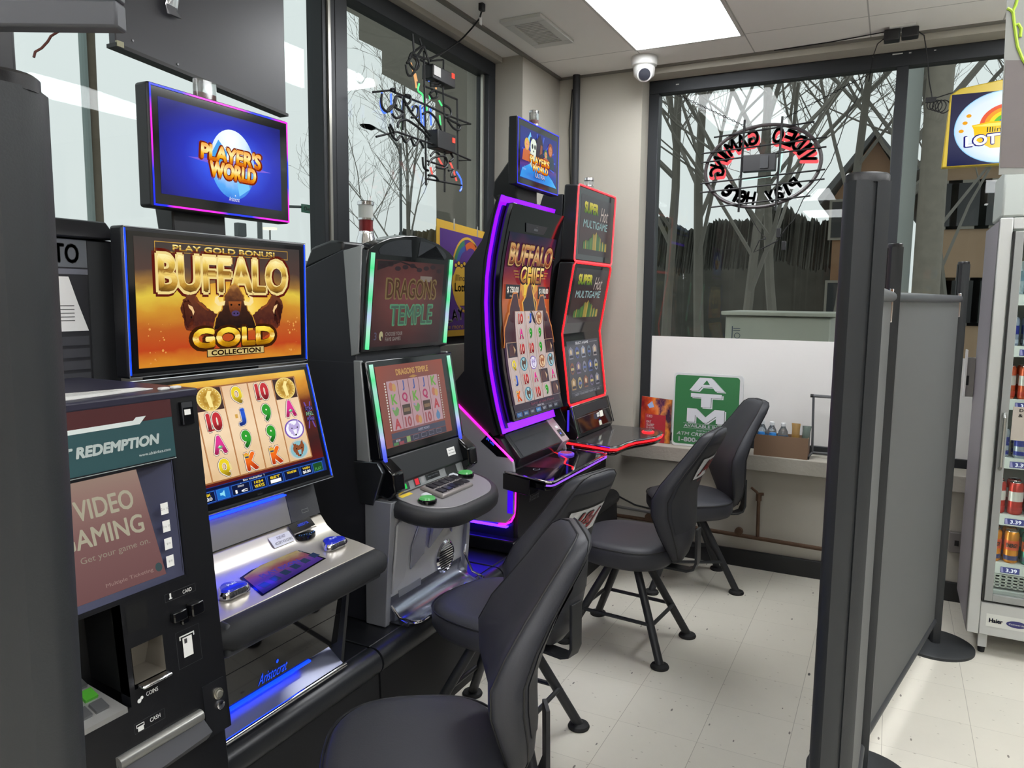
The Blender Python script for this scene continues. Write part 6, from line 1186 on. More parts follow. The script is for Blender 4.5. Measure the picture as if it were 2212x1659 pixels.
b = MB().mat(FG); b.box((fx0, fx0 + .048), (fy0, fy0 + .05), (.10, 1.995)); b.box((fx1 - .048, fx1), (fy0, fy0 + .05), (.10, 1.995)); b.box((fx0 + .0485, fx1 - .0485), (fy0, fy0 + .05), (1.945, 1.995)); b.box((fx0 + .0485, fx1 - .0485), (fy0, fy0 + .05), (.10, .255)); b.build('front_frame', r, bevel=.004)
MB().box((fx0 + .05, fx1 - .05), (fy0 + .012, fy0 + .05), (.257, .262), REC if 'REC' in globals() else BLK).build('door_gap', r)
MB().box((fx0, fx1), (fy0 + .0, fy0 + .35), (1.997, 2.20), M('fridge_canopy', 'a9afab', .35, em='3a403c', es=.5)).build('lit_canopy', r, bevel=.01)
dr = MB().mat(FGD); d0, d1 = fx0 + .058, fx1 - .058
for a in ((d0, d0 + .032, .268, 1.935), (d1 - .032, d1, .268, 1.935), (d0 + .032, d1 - .032, .268, .30), (d0 + .032, d1 - .032, 1.90, 1.935)): dr.box(a[:2], (fy0 - .012, fy0 + .02), a[2:])
dr = dr.build('door', r, bevel=.002); MB().box((d0 + .032, d1 - .032), (fy0 + .0, fy0 + .004), (.30, 1.90), GL).build('door_glass', dr)
MB().tube([(d0 + .016, fy0 - .014, 1.135), (d0 + .016, fy0 - .04, 1.12), (d0 + .016, fy0 - .04, .90), (d0 + .016, fy0 - .014, .885)], .008, 10, m=M('handle_chrome', 'a4a6a2', .2, .8)).build('door_handle', dr)
MB().box((d0 - .008, d0 - .0005), (fy0 - .008, fy0 + .03), (.268, 1.935), REC).build('door_gasket', dr)
lt = MB().box((fx0 + .045, fx0 + .055), (fy0 + .055, fy0 + .075), (.32, 1.9), E('f4fff4', 6.0)).build('led_tube', r); MB().box((fx1 - .055, fx1 - .045), (fy0 + .055, fy0 + .075), (.32, 1.9), E('f4fff4', 6.0)).build('led_tube', r)
# shelf surfaces (z), front edge strips and price labels
SHZ = [.425, .655, .92, 1.19, 1.43, 1.66]
SHM = M('shelf_white_wire', 'd8dcd8', .4)
for z in SHZ:
    sh = MB().mat(SHM); sh.box((fx0 + .035, fx1 - .035), (fy0 + .08, fy1 - .04), (z - .008, z)); sh.box((fx0 + .035, fx1 - .035), (fy0 + .068, fy0 + .08), (z - .045, z + .004)); sh = sh.build('shelf', r)
    s = Surf(flat((fx0 + .035, fy0 + .0675, z - .045), (1, 0, 0), (0, 0, 1))); s.rect(.085, .006, .16, .034, M('price_blue', '3a3f86', .5, em='20245a', es=.3), 1); s.text('3.39', .128, .020, .016, M('price_white', 'f0f0f4', .5, em='c0c0c8', es=.4), w=.042, off=.03, lift=3); s.poly([(.088, .008), (.098, .008), (.094, .032), (.086, .032)], M('price_violet', 'a8a0d8', .5), 2); s.rect(.25, .006, .32, .034, MATS['price_blue'], 1); s.text('3.39', .285, .020, .016, MATS['price_white'], w=.042, off=.03, lift=3); s.build('price_label', sh)
b = MB().mat(M('fridge_grate', 'c8ccc4', .4)); 
for k in range(26): b.box((fx0 + .05 + k * .0235, fx0 + .05 + k * .0235 + .008), (fy0 + .075, fy0 + .082), (.312, .372))
for k in range(5): b.box((fx0 + .05, fx1 - .05), (fy0 + .075, fy0 + .082), (.312 + k * .0145, .317 + k * .0145))
b.build('air_grate', r)
for x in (fx0 + .07, fx1 - .07):
    MB().box((x - .018, x + .018), (fy0 + .03, fy0 + .07), (.03, .10), FG).build('leg', r); MB().lathe((x, fy0 + .05, 0), [(.014, 0), (.016, .028), (.010, .03)], 16, RUBB).build('foot', r)
s = Surf(flat((.462, fy0 - .0005, .175), (1, 0, 0), (0, 0, 1))); s.rect(0, -.03, .22, .03, M('badge_white', 'd0d2cc', .35), 1); s.text('Haier', .038, .0, .019, M('badge_navy', '2c2c6a', .4), w=.052, off=.04, lift=3); s.ell(.118, -.002, .040, .016, MATS['badge_navy'], 3, 28); s.text('Commercial', .118, -.002, .008, MATS['badge_white'], w=.06, off=.02, lift=5); s.build('badge', r)
def can_proto(rad, h, body, mid, low, label, word, wc, cat='can'):
    r_ = empty('drink_can', (0, 0, 0)); 
    MB().lathe((0, 0, 0), [(rad * .8, .0), (rad, .007), (rad, h - .012), (rad * .82, h - .002)], 20, M('can_' + body, body, .25, .5)).build('body', r_)
    MB().lathe((0, 0, 0), [(rad * .82, h - .002), (rad * .84, h + .001), (rad * .78, h - .003), (0, h - .004)], 20, CHR).build('lid', r_)
    s = Surf(lambda u, v, d: V((rad + d) * math.sin(u / rad), -(rad + d) * math.cos(u / rad), v)); w_ = rad * 1.2
    s.grid(-w_, h * .42, w_, h * .72, M('can_' + mid, mid, .3, .3), 1, 8, 1); s.grid(-w_, h * .10, w_, h * .24, M('can_' + low, low, .3, .3), 1, 8, 1)
    if word: s.text(word, 0, h * .57, h * .12, M('can_ink_' + wc, wc, .4), w=rad * 1.5, off=.03, lift=4)
    s.build('label_print', r_); return r_
cans = {}
def put(kind, spec, xs, ys, z, lab, grp, cat='drink can'):
    for yi, y in enumerate(ys):
        for xi, x in enumerate(xs):
            if kind not in cans: cans[kind] = can_proto(*spec); o = cans[kind]
            else: o = dup(cans[kind])
            o.location = (x, y, z + .0005); tag(o, lab + (' at the shelf front' if yi == 0 else ' in the second row back'), cat, grp)
xs6 = [fx0 + .093 + k * .068 for k in range(8)]; ys2 = [fy0 + .125, fy0 + .20]
put('en', (.0305, .150, 'd88a2a', 'c8502a', '3c3c6c', '', 'ENERGY', '1a1410'), xs6[:2], ys2, SHZ[0], 'orange and yellow energy drink can on the lowest fridge shelf', 'energy cans on the lowest fridge shelf')
put('en2', (.0305, .150, '4a9a88', 'c8642a', '3c5c6c', '', 'ENERGY', '1a1410'), xs6[2:8], ys2, SHZ[0], 'teal and orange energy drink can on the lowest fridge shelf', 'teal energy cans on the lowest fridge shelf')
put('rd', (.0305, .150, 'b8342a', 'c8c4c0', 'a02018', '', '', '1a1410'), xs6, ys2, SHZ[1], 'red and silver soda can on the second lowest fridge shelf', 'red cans on the second lowest fridge shelf')
put('bl', (.0265, .130, 'a8b0bc', '28348c', '28348c', '', '', 'c03038'), xs6, ys2, SHZ[2], 'slim blue and silver energy can on the middle fridge shelf', 'slim blue cans on the middle fridge shelf')
put('or', (.0305, .150, 'c05a3a', 'b8b4b0', 'a83a28', '', '', '1a1410'), xs6, ys2, SHZ[3], 'orange red soda can on the shelf behind the paper notice', 'orange red cans behind the paper notice')
put('sl', (.0265, .130, '9aa4b8', '28348c', 'b0b8c4', '', '', 'c03038'), xs6, ys2, SHZ[4], 'slim blue banded can on the second highest fridge shelf', 'slim cans on the second highest fridge shelf')
put('cl', (.0305, .150, 'b4c4cc', '7898a8', 'a8b8c0', '', '', '1a1410'), xs6, ys2, SHZ[5], 'pale blue can on the highest fridge shelf', 'pale cans on the highest fridge shelf')
q = empty('fridge_notice', (.62, fy0 - .014, 1.04), 'beige paper notice taped on the fridge door', 'notice'); MB().box((.492, .72), (fy0 - .0165, fy0 - .0135), (1.02, 1.17), M('beige_notice', 'b0a89e', .6)).build('paper', q)
s = Surf(flat((.492, fy0 - .0168, 1.02), (1, 0, 0), (0, 0, 1))); s.text('DON’T FORGET', .10, .135, .014, M('print_ink'), w=.15, off=.03, lift=1); s.text('& SMILE', .065, .112, .014, M('print_ink'), w=.085, off=.03, lift=1); s.poly([(.05, .03), (.09, .07), (.12, .03)], M('notice_violet', '4a4478', .6), 1); s.build('print', q)
# white dispenser bracket between post and fridge
r = empty('wall_dispenser', (.345, 4.5, .0), 'small white wall bracket with a slot between far post and fridge', 'bracket')
P_ = lambda px, py: pty(px, py, 4.56)
a, c_ = P_(2080, 856), P_(2101, 772)
MB().box((a.x + .0, c_.x + .03), (4.552, 4.562), (a.z, c_.z), M('bracket_white', 'b4b2b0', .4)).build('plate', r, bevel=.002); MB().box((a.x - .004, a.x + .004), (4.50, 4.562), (a.z, c_.z + .04), WHT).build('side_lip', r); s = Surf(flat((a.x, 4.5515, a.z), (1, 0, 0), (0, 0, 1))); s.rect(.004, .06, .02, .11, M('slot_dark', '3a3c3c', .6), 1); s.build('slot', r)
r = empty('outlet_box', (.27, 4.6, .3), 'grey electrical outlet box low on the back wall behind the far post', 'outlet'); a = pty(2048, 1190, 4.62); MB().box((a.x, a.x + .07), (4.60, 4.64), (a.z, a.z + .11), M('outlet_grey', '6e6a68', .5)).build('plate', r, bevel=.004); MB().box((a.x + .025, a.x + .045), (4.597, 4.60), (a.z + .04, a.z + .07), REC).build('socket', r)
# ================================================================== hanging dark screen, window signs
r = empty('hanging_display', (-2.05, 1.86, 2.29), 'large dark flat panel hanging from the ceiling in the left window', 'display panel')
y0, y1 = 1.497, 2.178; zb = 2.292
b = MB().mat(M('panel_back_black', '3c3d44', .35, bump=.02, bscale=30)); b.prism([(y0, zb + .035), (y1, zb - .012), (y1, 3.03), (y0, 3.03)], 'x', -2.075, -2.045); b.build('panel', r, bevel=.003)
b = MB().mat(BLK); b.prism([(y0 - .004, zb + .035), (y1 + .004, zb - .015), (y1 + .004, zb - .005), (y0 - .004, zb + .046)], 'x', -2.08, -2.038); b.build('bottom_trim', r); MB().box((-2.044, -2.036), (y0 - .002, y0 + .020), (zb + .036, zb + .052), M('brass_corner', '9a9880', .4, .5)).build('corner_bracket', r)
b = MB().mat(M('screw_head', '8a8c90', .3, .7)); 
for y_, z_ in ((y0 + .02, 2.47), (y0 + .055, 2.36), (y0 + .21, 2.335)): b.lathe((-2.044, y_, z_), [(.004, 0), (.003, .002)], 8, ax='x')
b.build('screw', r)
b = MB().mat(M('wrinkled_film', 'a8aab0', .12, trans=.6)); rs = []
for k in range(7): q_ = k / 6; yy = 1.685 + .006 * math.sin(k * 2.3); w_ = .018 + .010 * q_; rs.append([V(-2.02 + .004 * math.sin(k * 3.1 + a_), yy + w_ * math.cos(a_), 2.58 - .11 * q_ + .002 * math.sin(a_ * 3)) if False else V(-2.03 + .006 * math.sin(a_ + k), yy + w_ * math.cos(a_), 2.60 - .13 * q_) for a_ in [j * math.tau / 10 for j in range(10)]])
tag(b.loft(rs).build('plastic_strip', None), 'crumpled clear plastic strip stuck on the hanging dark panel', 'plastic strip')
tag(MB().tube([ptx(130, 66, -2.18), ptx(110, 78, -2.18), ptx(103, 90, -2.18), ptx(90, 104, -2.18), ptx(76, 112, -2.18), ptx(73, 124, -2.18)], .0035, 6, m=M('red_brown_wire', '6a3a34', .5)).build('loose_wire', None), 'short reddish brown wire dangling in the window at the far left', 'wire')
# purple lottery poster on the left window
PU = M('poster_purple', '55357e', .55, var=.12, vscale=14); PY = M('poster_gold', 'cfa53c', .55)
r = empty('lottery_poster', (-2.19, 3.71, 1.41), 'purple and gold lottery poster hanging in the left window behind the purple game', 'poster')
MB().prism([(3.43, 1.405), (3.99, 1.405), (3.985, 2.005), (3.43, 2.035)], 'x', -2.194, -2.190, PY).build('sheet', r)
s = Surf(flat((-2.1895, 3.43, 1.405), (0, 1, 0), (0, 0, 1))); s.poly([(.03, .035), (.53, .035), (.525, .56), (.03, .585)], PU, 1)
s.ring(.32, .34, .175, .215, .014, PY, 3); s.ring(.30, .33, .15, .21, .035, M('band_green', '3a7a5a', .5), 2, 14, 95, 150); s.ring(.30, .33, .115, .175, .03, M('band_blue', '3a5a9a', .5), 2, 14, 95, 150); s.ring(.36, .36, .13, .17, .035, M('band_orange', 'c8602c', .5), 3, 14, 60, 120)
s.poly([(.20, .20), (.22, .17), (.40, .17), (.43, .22), (.44, .33), (.40, .385), (.20, .385), (.16, .33), (.17, .24)], PY, 5)
for k in range(8): s.ell(.19 + k * .031, .392 + .012 * (k % 2), .017, .014, M('coin_black', '1c1a14', .5), 6, 12); s.ell(.19 + k * .031, .393 + .012 * (k % 2), .0135, .010, PY, 7, 12)
BK = MATS['coin_black']; s.text('Illinois', .255, .325, .035, BK, w=.13, off=.0, lift=7); s.text('Lottery', .285, .265, .06, BK, w=.21, off=.03, lift=7)
s.text('PLAY', .165, .115, .062, M('poster_white', 'd8d4d4', .5), w=.22, off=.03, lift=4, rot=.10); s.text('have more fun', .20, .055, .026, PY, w=.32, off=.0, lift=4); s.build('print', r)
b = MB().mat(M('clear_tape', 'c8cac4', .2, alpha=.5)); b.box((-2.19, -2.189), (3.60, 3.612), (1.99, 2.05)); b.box((-2.19, -2.189), (3.86, 3.872), (1.97, 2.03)); b.build('tape', r)
# neon tangle in the left window, polylines read off at x = -2.12
NX = -2.12; NZ = (720, 0, 4.096)
def zp(l, x=NX): return [ptx(NZ[0] + a / NZ[2], NZ[1] + b_ / NZ[2], x) for a, b_ in l]
r = empty('neon_beer_sign', (NX, 3.25, 2.08), 'tangled multicolour neon sign on a black wire frame in the left window, seen from behind', 'neon sign')
WF = M('neon_frame_black', '17191b', .5); b = MB().mat(WF)
for l in ([(800, 450), (805, 760), (815, 1100), (820, 1640)], [(975, 530), (970, 800), (985, 1100), (985, 1700)], [(1095, 880), (1100, 1300), (1100, 1500)], [(350, 815), (500, 800), (800, 920), (985, 1010), (1215, 1098), (1110, 1108)], [(380, 1210), (560, 1165), (830, 1260), (1060, 1350), (1215, 1418), (1110, 1420)], [(620, 860), (615, 1150)], [(770, 530), (970, 640)], [(860, 540), (970, 530)], [(800, 760), (1095, 880)], [(815, 1580), (1135, 1640)], [(820, 1420), (1010, 1480)]): b.tube(zp(l), .0052, 6)
b.build('wire_frame', r)
b = MB().mat(WF)
for l in ([(430, 830), (425, 900), (440, 960), (490, 985), (550, 900), (550, 850)], [(510, 790), (540, 790), (555, 830)], [(470, 990), (520, 935), (560, 960), (620, 1000), (560, 1045), (520, 1010)], [(600, 860), (560, 850), (540, 900), (560, 940)], [(640, 840), (680, 850), (680, 900), (640, 930)], [(620, 870), (680, 980), (740, 1060), (800, 1130), (860, 1200)], [(700, 980), (720, 940), (750, 960), (740, 1030), (690, 1040)], [(570, 1130), (580, 1080), (640, 1060), (700, 1090), (790, 1160), (850, 1230)], [(500, 1100), (540, 1180), (520, 1200), (490, 1120)], [(520, 1200), (560, 1240), (600, 1200), (640, 1260), (680, 1220), (720, 1290), (760, 1240), (800, 1310)], [(790, 1010), (840, 990), (900, 1040), (940, 1110), (960, 1180)], [(860, 740), (940, 730), (930, 760), (860, 760)], [(980, 930), (1030, 960), (1040, 1020), (990, 1040)], [(1000, 1040), (1050, 1070), (1120, 1110), (1110, 1150), (1060, 1130), (1010, 1060)], [(850, 830), (880, 870), (920, 850), (900, 800), (860, 820)], [(640, 570), (660, 660), (700, 660), (740, 560), (700, 500), (650, 560)], [(660, 540), (720, 620), (760, 560), (700, 470), (670, 520)], [(700, 470), (800, 400), (760, 470), (720, 520)], [(710, 480), (820, 520), (900, 500), (985, 455)], [(700, 300), (715, 460)], [(760, 340), (780, 400)], [(800, 400), (860, 600)], [(790, 1390), (800, 1480), (840, 1510)], [(860, 1380), (900, 1340), (940, 1380), (880, 1400), (840, 1460)], [(940, 1380), (990, 1390), (1010, 1450), (980, 1490), (910, 1480)], [(1040, 1360), (1060, 1400), (1030, 1430)], [(840, 1550), (900, 1560), (930, 1600)], [(1020, 1510), (1060, 1500), (1040, 1560), (1080, 1560)]): MB().tube(smooth(zp(l, NX + .008)), .0060, 6, m=WF).build('blocked_tubing', r)
def neon(c, ls, es=1.3):
    for l in ls: MB().tube(smooth(zp(l, NX - .02)), .0048, 6, m=M('neon_' + c, '202020', .3, em=c, es=es)).build('lit_tubing', r)
neon('4a78ff', [[(430, 820), (420, 930), (450, 1000), (500, 960)], [(510, 830), (515, 1000)], [(615, 890), (615, 1000)], [(700, 950), (740, 940), (745, 1040)], [(770, 930), (780, 1100)], [(800, 950), (805, 1120)], [(860, 960), (865, 1110)], [(845, 680), (845, 720)], [(885, 670), (905, 720)], [(1090, 1520), (1130, 1590), (1135, 1660), (1120, 1690)]])
neon('50e080', [[(760, 740), (750, 800), (790, 840), (805, 920)], [(825, 940), (825, 1000)], [(850, 830), (855, 880)], [(935, 890), (960, 935)], [(940, 1020), (950, 1110)]])
neon('f0b070', [[(685, 555), (720, 680), (735, 780)], [(725, 650), (740, 720)], [(905, 760), (910, 790)]], 1.0)
neon('ff5a50', [[(1030, 1430), (1060, 1500), (1090, 1600)], [(860, 1480), (880, 1560)], [(930, 1400), (975, 1480)]])
for (xa, xb, yc, hz) in ((825, 1045, 680, .034), (870, 1050, 1255, .045)):
    pa, pb, pc = zp([(xa, yc - 40)])[0], zp([(xb, yc)])[0], zp([((xa + xb) / 2, yc)])[0]
    MB().box((-2.155, -2.09), (pa.y + .01, pb.y - .01), (pc.z - hz, pc.z + hz), BLK).build('transformer', r, bevel=.004)
b = MB().mat(WHT); q_ = zp([(870, 640)])[0]; b.box((-2.09, -2.085), (q_.y - .03, q_.y + .03), (q_.z - .022, q_.z + .022)); b.build('rating_label', r)
for q_ in (zp([(1035, 690)])[0], zp([(1040, 1255)])[0]): MB().box((-2.091, -2.086), (q_.y - .035, q_.y - .012), (q_.z - .012, q_.z + .012), E('ff5040', 1.2)).build('red_switch', r)
r = empty('hanging_power_cord', (-2.05, 3.4, 2.95), 'black power cord looping from the ceiling to the left window neon', 'cord')
MB().tube([ptx(1041, 0, -1.86), ptx(1041, 22, -1.90), ptx(1036, 40, -1.95), ptx(1020, 60, -2.05), ptx(1002, 80, -2.10), ptx(990, 91, -2.13), ptx(960, 112, -2.14), ptx(930, 128, -2.12)], .0042, 7, m=RUBB).build('cable', r)
q_ = ptx(1041, 10, -1.87); MB().box((q_.x - .012, q_.x + .012), (q_.y - .016, q_.y + .016), (q_.z - .03, q_.z + .035), BLK).build('plug', r, bevel=.004); q_ = ptx(1038, 40, -1.94); MB().box((q_.x - .002, q_.x + .002), (q_.y - .01, q_.y + .012), (q_.z - .03, q_.z + .01), WHT).build('cord_tag', r)
# oval neon in the back window (letters read reversed from inside)
NY = 4.70; NC = V(-.752, NY, 2.405); RX, RZ = .325, .233
r = empty('video_gaming_neon', (NC.x, NY, 2.17), 'oval video gaming neon sign in the back window, lettering reversed, red lit', 'neon sign')
b = MB().mat(WF); tilt = .045
def oval(a, kx_=1, kz_=1): return V(NC.x + RX * kx_ * math.cos(a), NY, NC.z + RZ * kz_ * math.sin(a) + tilt * (RX * kx_ * math.cos(a)))
MB().tube([oval(k * math.tau / 64) for k in range(64)], .0105, 8, True, m=M('oval_tube_dark', '3a3436', .4)).build('oval_tube', r)
for sx in (-.105, .105): b.tube([V(NC.x + sx, NY - .012, NC.z + .27), V(NC.x + sx - .012, NY - .012, NC.z - .26)], .007, 6)
for zz in (.205, .115, .062, -.062, -.115, -.205): b.tube([V(NC.x - .35 * (1 if abs(zz) < .2 else .8), NY - .014, NC.z + zz - .02), V(NC.x + .35 * (1 if abs(zz) < .2 else .8), NY - .014, NC.z + zz + .02)], .005, 6)
b.build('wire_frame', r)
MB().box((NC.x - .10, NC.x + .085), (NY - .05, NY - .004), (NC.z - .035, NC.z + .062), BLK).build('transformer', r, bevel=.004); MB().box((NC.x + .0, NC.x + .045), (NY - .058, NY - .05), (NC.z - .02, NC.z + .05), M('transformer_cover', '2c2e32', .5)).build('cover_plate', r)
MB().tube([V(NC.x - .105, NY + .012, NC.z - .070), V(NC.x + .10, NY + .012, NC.z - .052), V(NC.x + .112, NY + .012, NC.z + .08)], .006, 6, m=E('c8f0e8', 1.1)).build('lit_tubing', r)
def arc_text(word, a0, a1, kx_, kz_, h, w_, m, d, flip, name, off=.035, dx=0, dzz=0):
    n = len(word); nm = word.split(' ')[0]; s = None
    for i, ch in enumerate(word + ' '):
        if s is None: s = Surf(lambda u, v, dd: V(NC.x + u, NY + d + dd * 0, NC.z + v + tilt * u))
        if ch == ' ': o = s.build(name, r); sol = o.modifiers.new('thick', 'SOLIDIFY'); sol.thickness = .008; s = None; continue
        a = math.radians(a0 + (a1 - a0) * i / (n - 1)); u = RX * kx_ * math.cos(a) + dx; v = RZ * kz_ * math.sin(a) + dzz
        tx, tz = -RX * kx_ * math.sin(a), RZ * kz_ * math.cos(a); rot = math.atan2(tz, tx) + (math.pi if (tx < 0) else 0)
        s.text(ch, u, v, h, m, w=w_ * (.30 if ch in 'Il' else 1), off=off, lift=0, rot=rot, mirror=True)
arc_text('VIDEO GAMING', 8, 180, .79, .75, .085, .056, WF, -.004, 1, 'lettering_block'); arc_text('VIDEO GAMING', 8, 180, .79, .75, .085, .056, E('ff5a60', 1.1), .012, 1, 'lettering_glow', off=.06, dx=.003, dzz=-.014)
arc_text('Play Here', 318, 222, .78, .78, .072, .046, WF, -.004, 1, 'lettering_block'); arc_text('Play Here', 318, 222, .78, .78, .072, .046, E('e8ecec', .95), .012, 1, 'lettering_glow', off=.06, dx=.003, dzz=-.010)
CHN = M('chain_black', '1a1a1c', .4, .5)
b = MB().mat(CHN)
def chain(p, q, rr=.0035):
    p, q = Vector(p), Vector(q); n = int((q - p).length / .016); 
    for k in range(n):
        c0_ = p.lerp(q, (k + .5) / n); d = (q - p).normalized(); o_ = (V(0, 1, 0) if k % 2 else d.cross(V(0, 1, 0)).normalized()); b.tube([c0_ + d * .010 * math.cos(t) + o_ * .005 * math.sin(t) for t in [j * math.tau / 8 for j in range(8)]], .0016, 4, True)
chain((NC.x - .11, NY, NC.z + .24), (-1.27, NY + .02, 2.87)); chain((NC.x + .11, NY, NC.z + .26), (-.20, NY + .02, 2.87)); b.build('hanging_chain', r)
b = MB().tube([pty(1872, 165, 4.74), pty(1850, 215, 4.74), pty(1830, 250, 4.74), pty(1812, 305, 4.74), pty(1795, 350, 4.74), pty(1770, 390, 4.74), pty(1735, 430, 4.74), pty(1715, 475, 4.74), pty(1700, 490, 4.74)], .0026, 6, m=RUBB); b.tube([pty(1700, 490, 4.74), pty(1680, 520, 4.74), pty(1650, 535, 4.74), pty(1628, 545, 4.74), pty(1640, 520, 4.74), pty(1655, 515, 4.74)], .004, 6)
b.tube([pty(1610, 450, 4.74), pty(1640, 500, 4.74), pty(1655, 515, 4.74)], .0022, 6); b.build('cable', r)
for a_, c_ in (((1682, 1), (1700, 492)), ((1693, 1), (1698, 520))): p_ = pty(a_[0], c_[1] + 10, 4.73); MB().box((p_.x - .012, p_.x + .012), (4.72, 4.74), (p_.z - .03, p_.z + .025), BLK).build('plug', r, bevel=.003)
# lottery sign in the right pane
r = empty('lottery_lightbox', (.46, 4.70, 2.34), 'lit lottery sign with gold frame and rainbow pot in the right window pane', 'sign')
LG = M('lightbox_gold', 'b0982c', .35, em='6a5c10', es=.35); x0, x1, z0, z1 = .172, .74, 2.335, 2.715
pts_ = [(x0, z0), (x1, z0), (x1, z1), (x1 - .06, z1 + .035), (x0 + .28, z1 + .05), (x0 + .06, z1 + .02), (x0 + .015, z1 - .01)]
MB().prism(pts_, 'y', 4.69, 4.75, LG).build('frame', r, bevel=.006)
s = Surf(flat((0, 4.6895, 0), (1, 0, 0), (0, 0, 1))); s.rect(x0 + .024, z0 + .006, x1 - .024, z1 - .01, ramp_mat('lightbox_navy', [(0, '1c2048'), (.3, '3a3c58'), (1, '2c2a44')]), 1)
cx, cz = .435, 2.525; s.ell(cx, cz, .215, .178, radial_mat('lightbox_white', .5, .5, .5, .5, [(0, 'e8f0ff'), (.8, 'dce8fc'), (1, 'c0dcf8')], .1, 3, 1.1), 3, 48); s.ring(cx, cz, .218, .181, .004, E('90c8f0', 1.1), 4, 48)
for k, c_ in enumerate(('e8603c', 'f0a030', 'f0dc30', '6ac040', '2060c8')): s.ring(cx + .02, cz + .01, .125 - k * .020, .105 - k * .017, .021, E(c_, 1.05), 5 + k, 24, 0, 180, .018)
s.poly([(cx - .14, cz + .015), (cx - .13, cz - .005), (cx - .12, cz - .06), (cx - .05, cz - .105), (cx + .09, cz - .105), (cx + .15, cz - .05), (cx + .16, cz + .015), (cx + .05, cz + .028), (cx - .06, cz + .028)], E('f4c81c', 1.05), 12); s.poly([(cx - .135, cz + .010), (cx - .06, cz + .020), (cx + .05, cz + .020), (cx + .155, cz + .010), (cx + .05, cz + .004), (cx - .06, cz + .004)], E('fff070', 1.0), 13)
for a_, b_ in ((-.155, .065), (-.17, .03), (-.185, -.01)): s.ell(cx + a_, cz + b_, .012, .009, E('f0a820', 1.0), 6, 14)
s.text('Illinois', cx - .01, cz - .012, .026, E('2a2418'), w=.12, off=.0, lift=15); s.text('LOTTERY', cx + .0, cz - .057, .050, E('2c2c7c'), w=.33, off=.09, lift=14, rot=.06); s.text('LOTTERY', cx + .0, cz - .057, .046, E('ffffff', 1.0), w=.32, off=.045, lift=16, rot=.06)
s.build('lit_face', r)
b = MB().tube([(.10, 4.70, 2.73), (.105, 4.70, 2.70)], .003, 6, m=RUBB)
for k in range(5): b.tube([(.10 + k * .016 + .028 * math.cos(t) * (.6 + .1 * k), 4.70 + .006 * math.sin(2 * t), 2.668 + .034 * math.sin(t) * (.7 + .07 * k) - .004 * k) for t in [j * math.tau / 16 for j in range(16)]], .0028, 5, True)
b.box((.075, .125), (4.69, 4.71), (2.68, 2.705)); b.tube([(.12, 4.70, 2.70), (.18, 4.70, 2.715), (.20, 4.705, 2.72)], .003, 6); tag(b.build('coiled_cord', None), 'bundled black cord coil hanging beside the lit lottery sign', 'cord')
# hanging product banner at the right edge
r = empty('ceiling_banner', (.35, 2.0, 1.90), 'grey and brown banner with a green vine edge hanging at the upper right corner', 'banner')
a = pty(2157, 378, 2.0); MB().prism([(a.x, a.z), (.62, a.z), (.62, 3.02), (a.x - .035, 3.02)], 'y', 1.998, 2.001, M('banner_film', '8a8c88', .4, var=.05)).build('sheet', r)
p_ = lambda px, py: pty(px, py, 1.997); b = MB().mat(M('plank_print', '6a6362', .5, var=.22, vscale=9)); q_ = [p_(2172, 130), p_(2230, 130), p_(2230, 362), p_(2160, 362)]; b.add(q_, [(0, 1, 2, 3)]); b.build('plank_print', r)
b = MB().mat(M('green_vine', 'a4c43c', .5)); 
for l in ([(2200, -10), (2194, 12), (2188, 24), (2192, 60), (2198, 100), (2210, 130), (2225, 150)], [(2176, 18), (2184, 22), (2190, 30)], [(2192, 55), (2200, 52), (2206, 62), (2204, 80)]): b.tube([p_(*q) for q in l], .0032, 6)
b.build('vine_print', r)
# ================================================================== window sill things
r = empty('atm_sign', (-1.01, 4.66, .711), 'green and white ATM sign leaning on the back window sill', 'sign')
lean = .035; af = lambda u, v, d: V(-1.222 + u - v * .018 + .012, 4.640 + v * .10 - d, .712 + v)
b = MB().mat(M('sign_edge_white', 'c8cbcc', .4)); o_ = [(c_ + .02 * math.cos(a_), e_ + .02 * math.sin(a_)) for c_, e_, q_ in ((.405, .435, 0), (.02, .435, 90), (.02, .02, 180), (.405, .02, 270)) for a_ in [math.radians(q_ + k * 22.5) for k in range(5)]]
vs = [af(u, v, 0) for u, v in o_] + [af(u, v, -.018) for u, v in o_]; n = len(o_); b.add(vs, [tuple(range(n)), tuple(range(2 * n - 1, n - 1, -1))] + [(i, (i + 1) % n, n + (i + 1) % n, n + i) for i in range(n)]); b.build('sign_board', r)
GR = M('atm_green', '2c7040', .4); WL = M('atm_white', 'cfd2d8', .4); DK = M('atm_shadow', '184426', .5)
s = Surf(af); o2 = [(.2125 + (u - .2125) * .93 - .006, .2275 + (v - .2275) * .94) for u, v in o_]; s.poly(o2, GR, 1)
LET = {'A': ([(-.105, -.038), (-.045, .042), (.03, .042), (.11, -.038), (.055, -.038), (.035, -.014), (-.03, -.014), (-.05, -.038)], [(-.022, .0), (.0, .028), (.020, .0)]),
       'T': ([(-.095, .042), (.095, .042), (.095, .018), (.03, .018), (.03, -.042), (-.03, -.042), (-.03, .018), (-.095, .018)], None),
       'M': ([(-.115, -.042), (-.115, .042), (-.055, .042), (0, -.008), (.055, .042), (.115, .042), (.115, -.042), (.065, -.042), (.065, .002), (.01, -.042), (-.01, -.042), (-.065, .002), (-.065, -.042)], None)}
for t, v in (('A', .388), ('T', .290), ('M', .195)):
    P0, hole = LET[t]
    for dx, dy, m_, l_ in ((.010, -.007, WL, 2), (.003, -.002, DK, 3), (0, 0, WL, 4)): s.poly([(.205 + x + dx, v + y + dy) for x, y in P0], m_, l_)
    if hole: s.poly([(.205 + x, v + y) for x, y in hole], GR, 5); s.poly([(.209 + x * .7, v + y * .7) for x, y in hole], WL, 6) if False else None
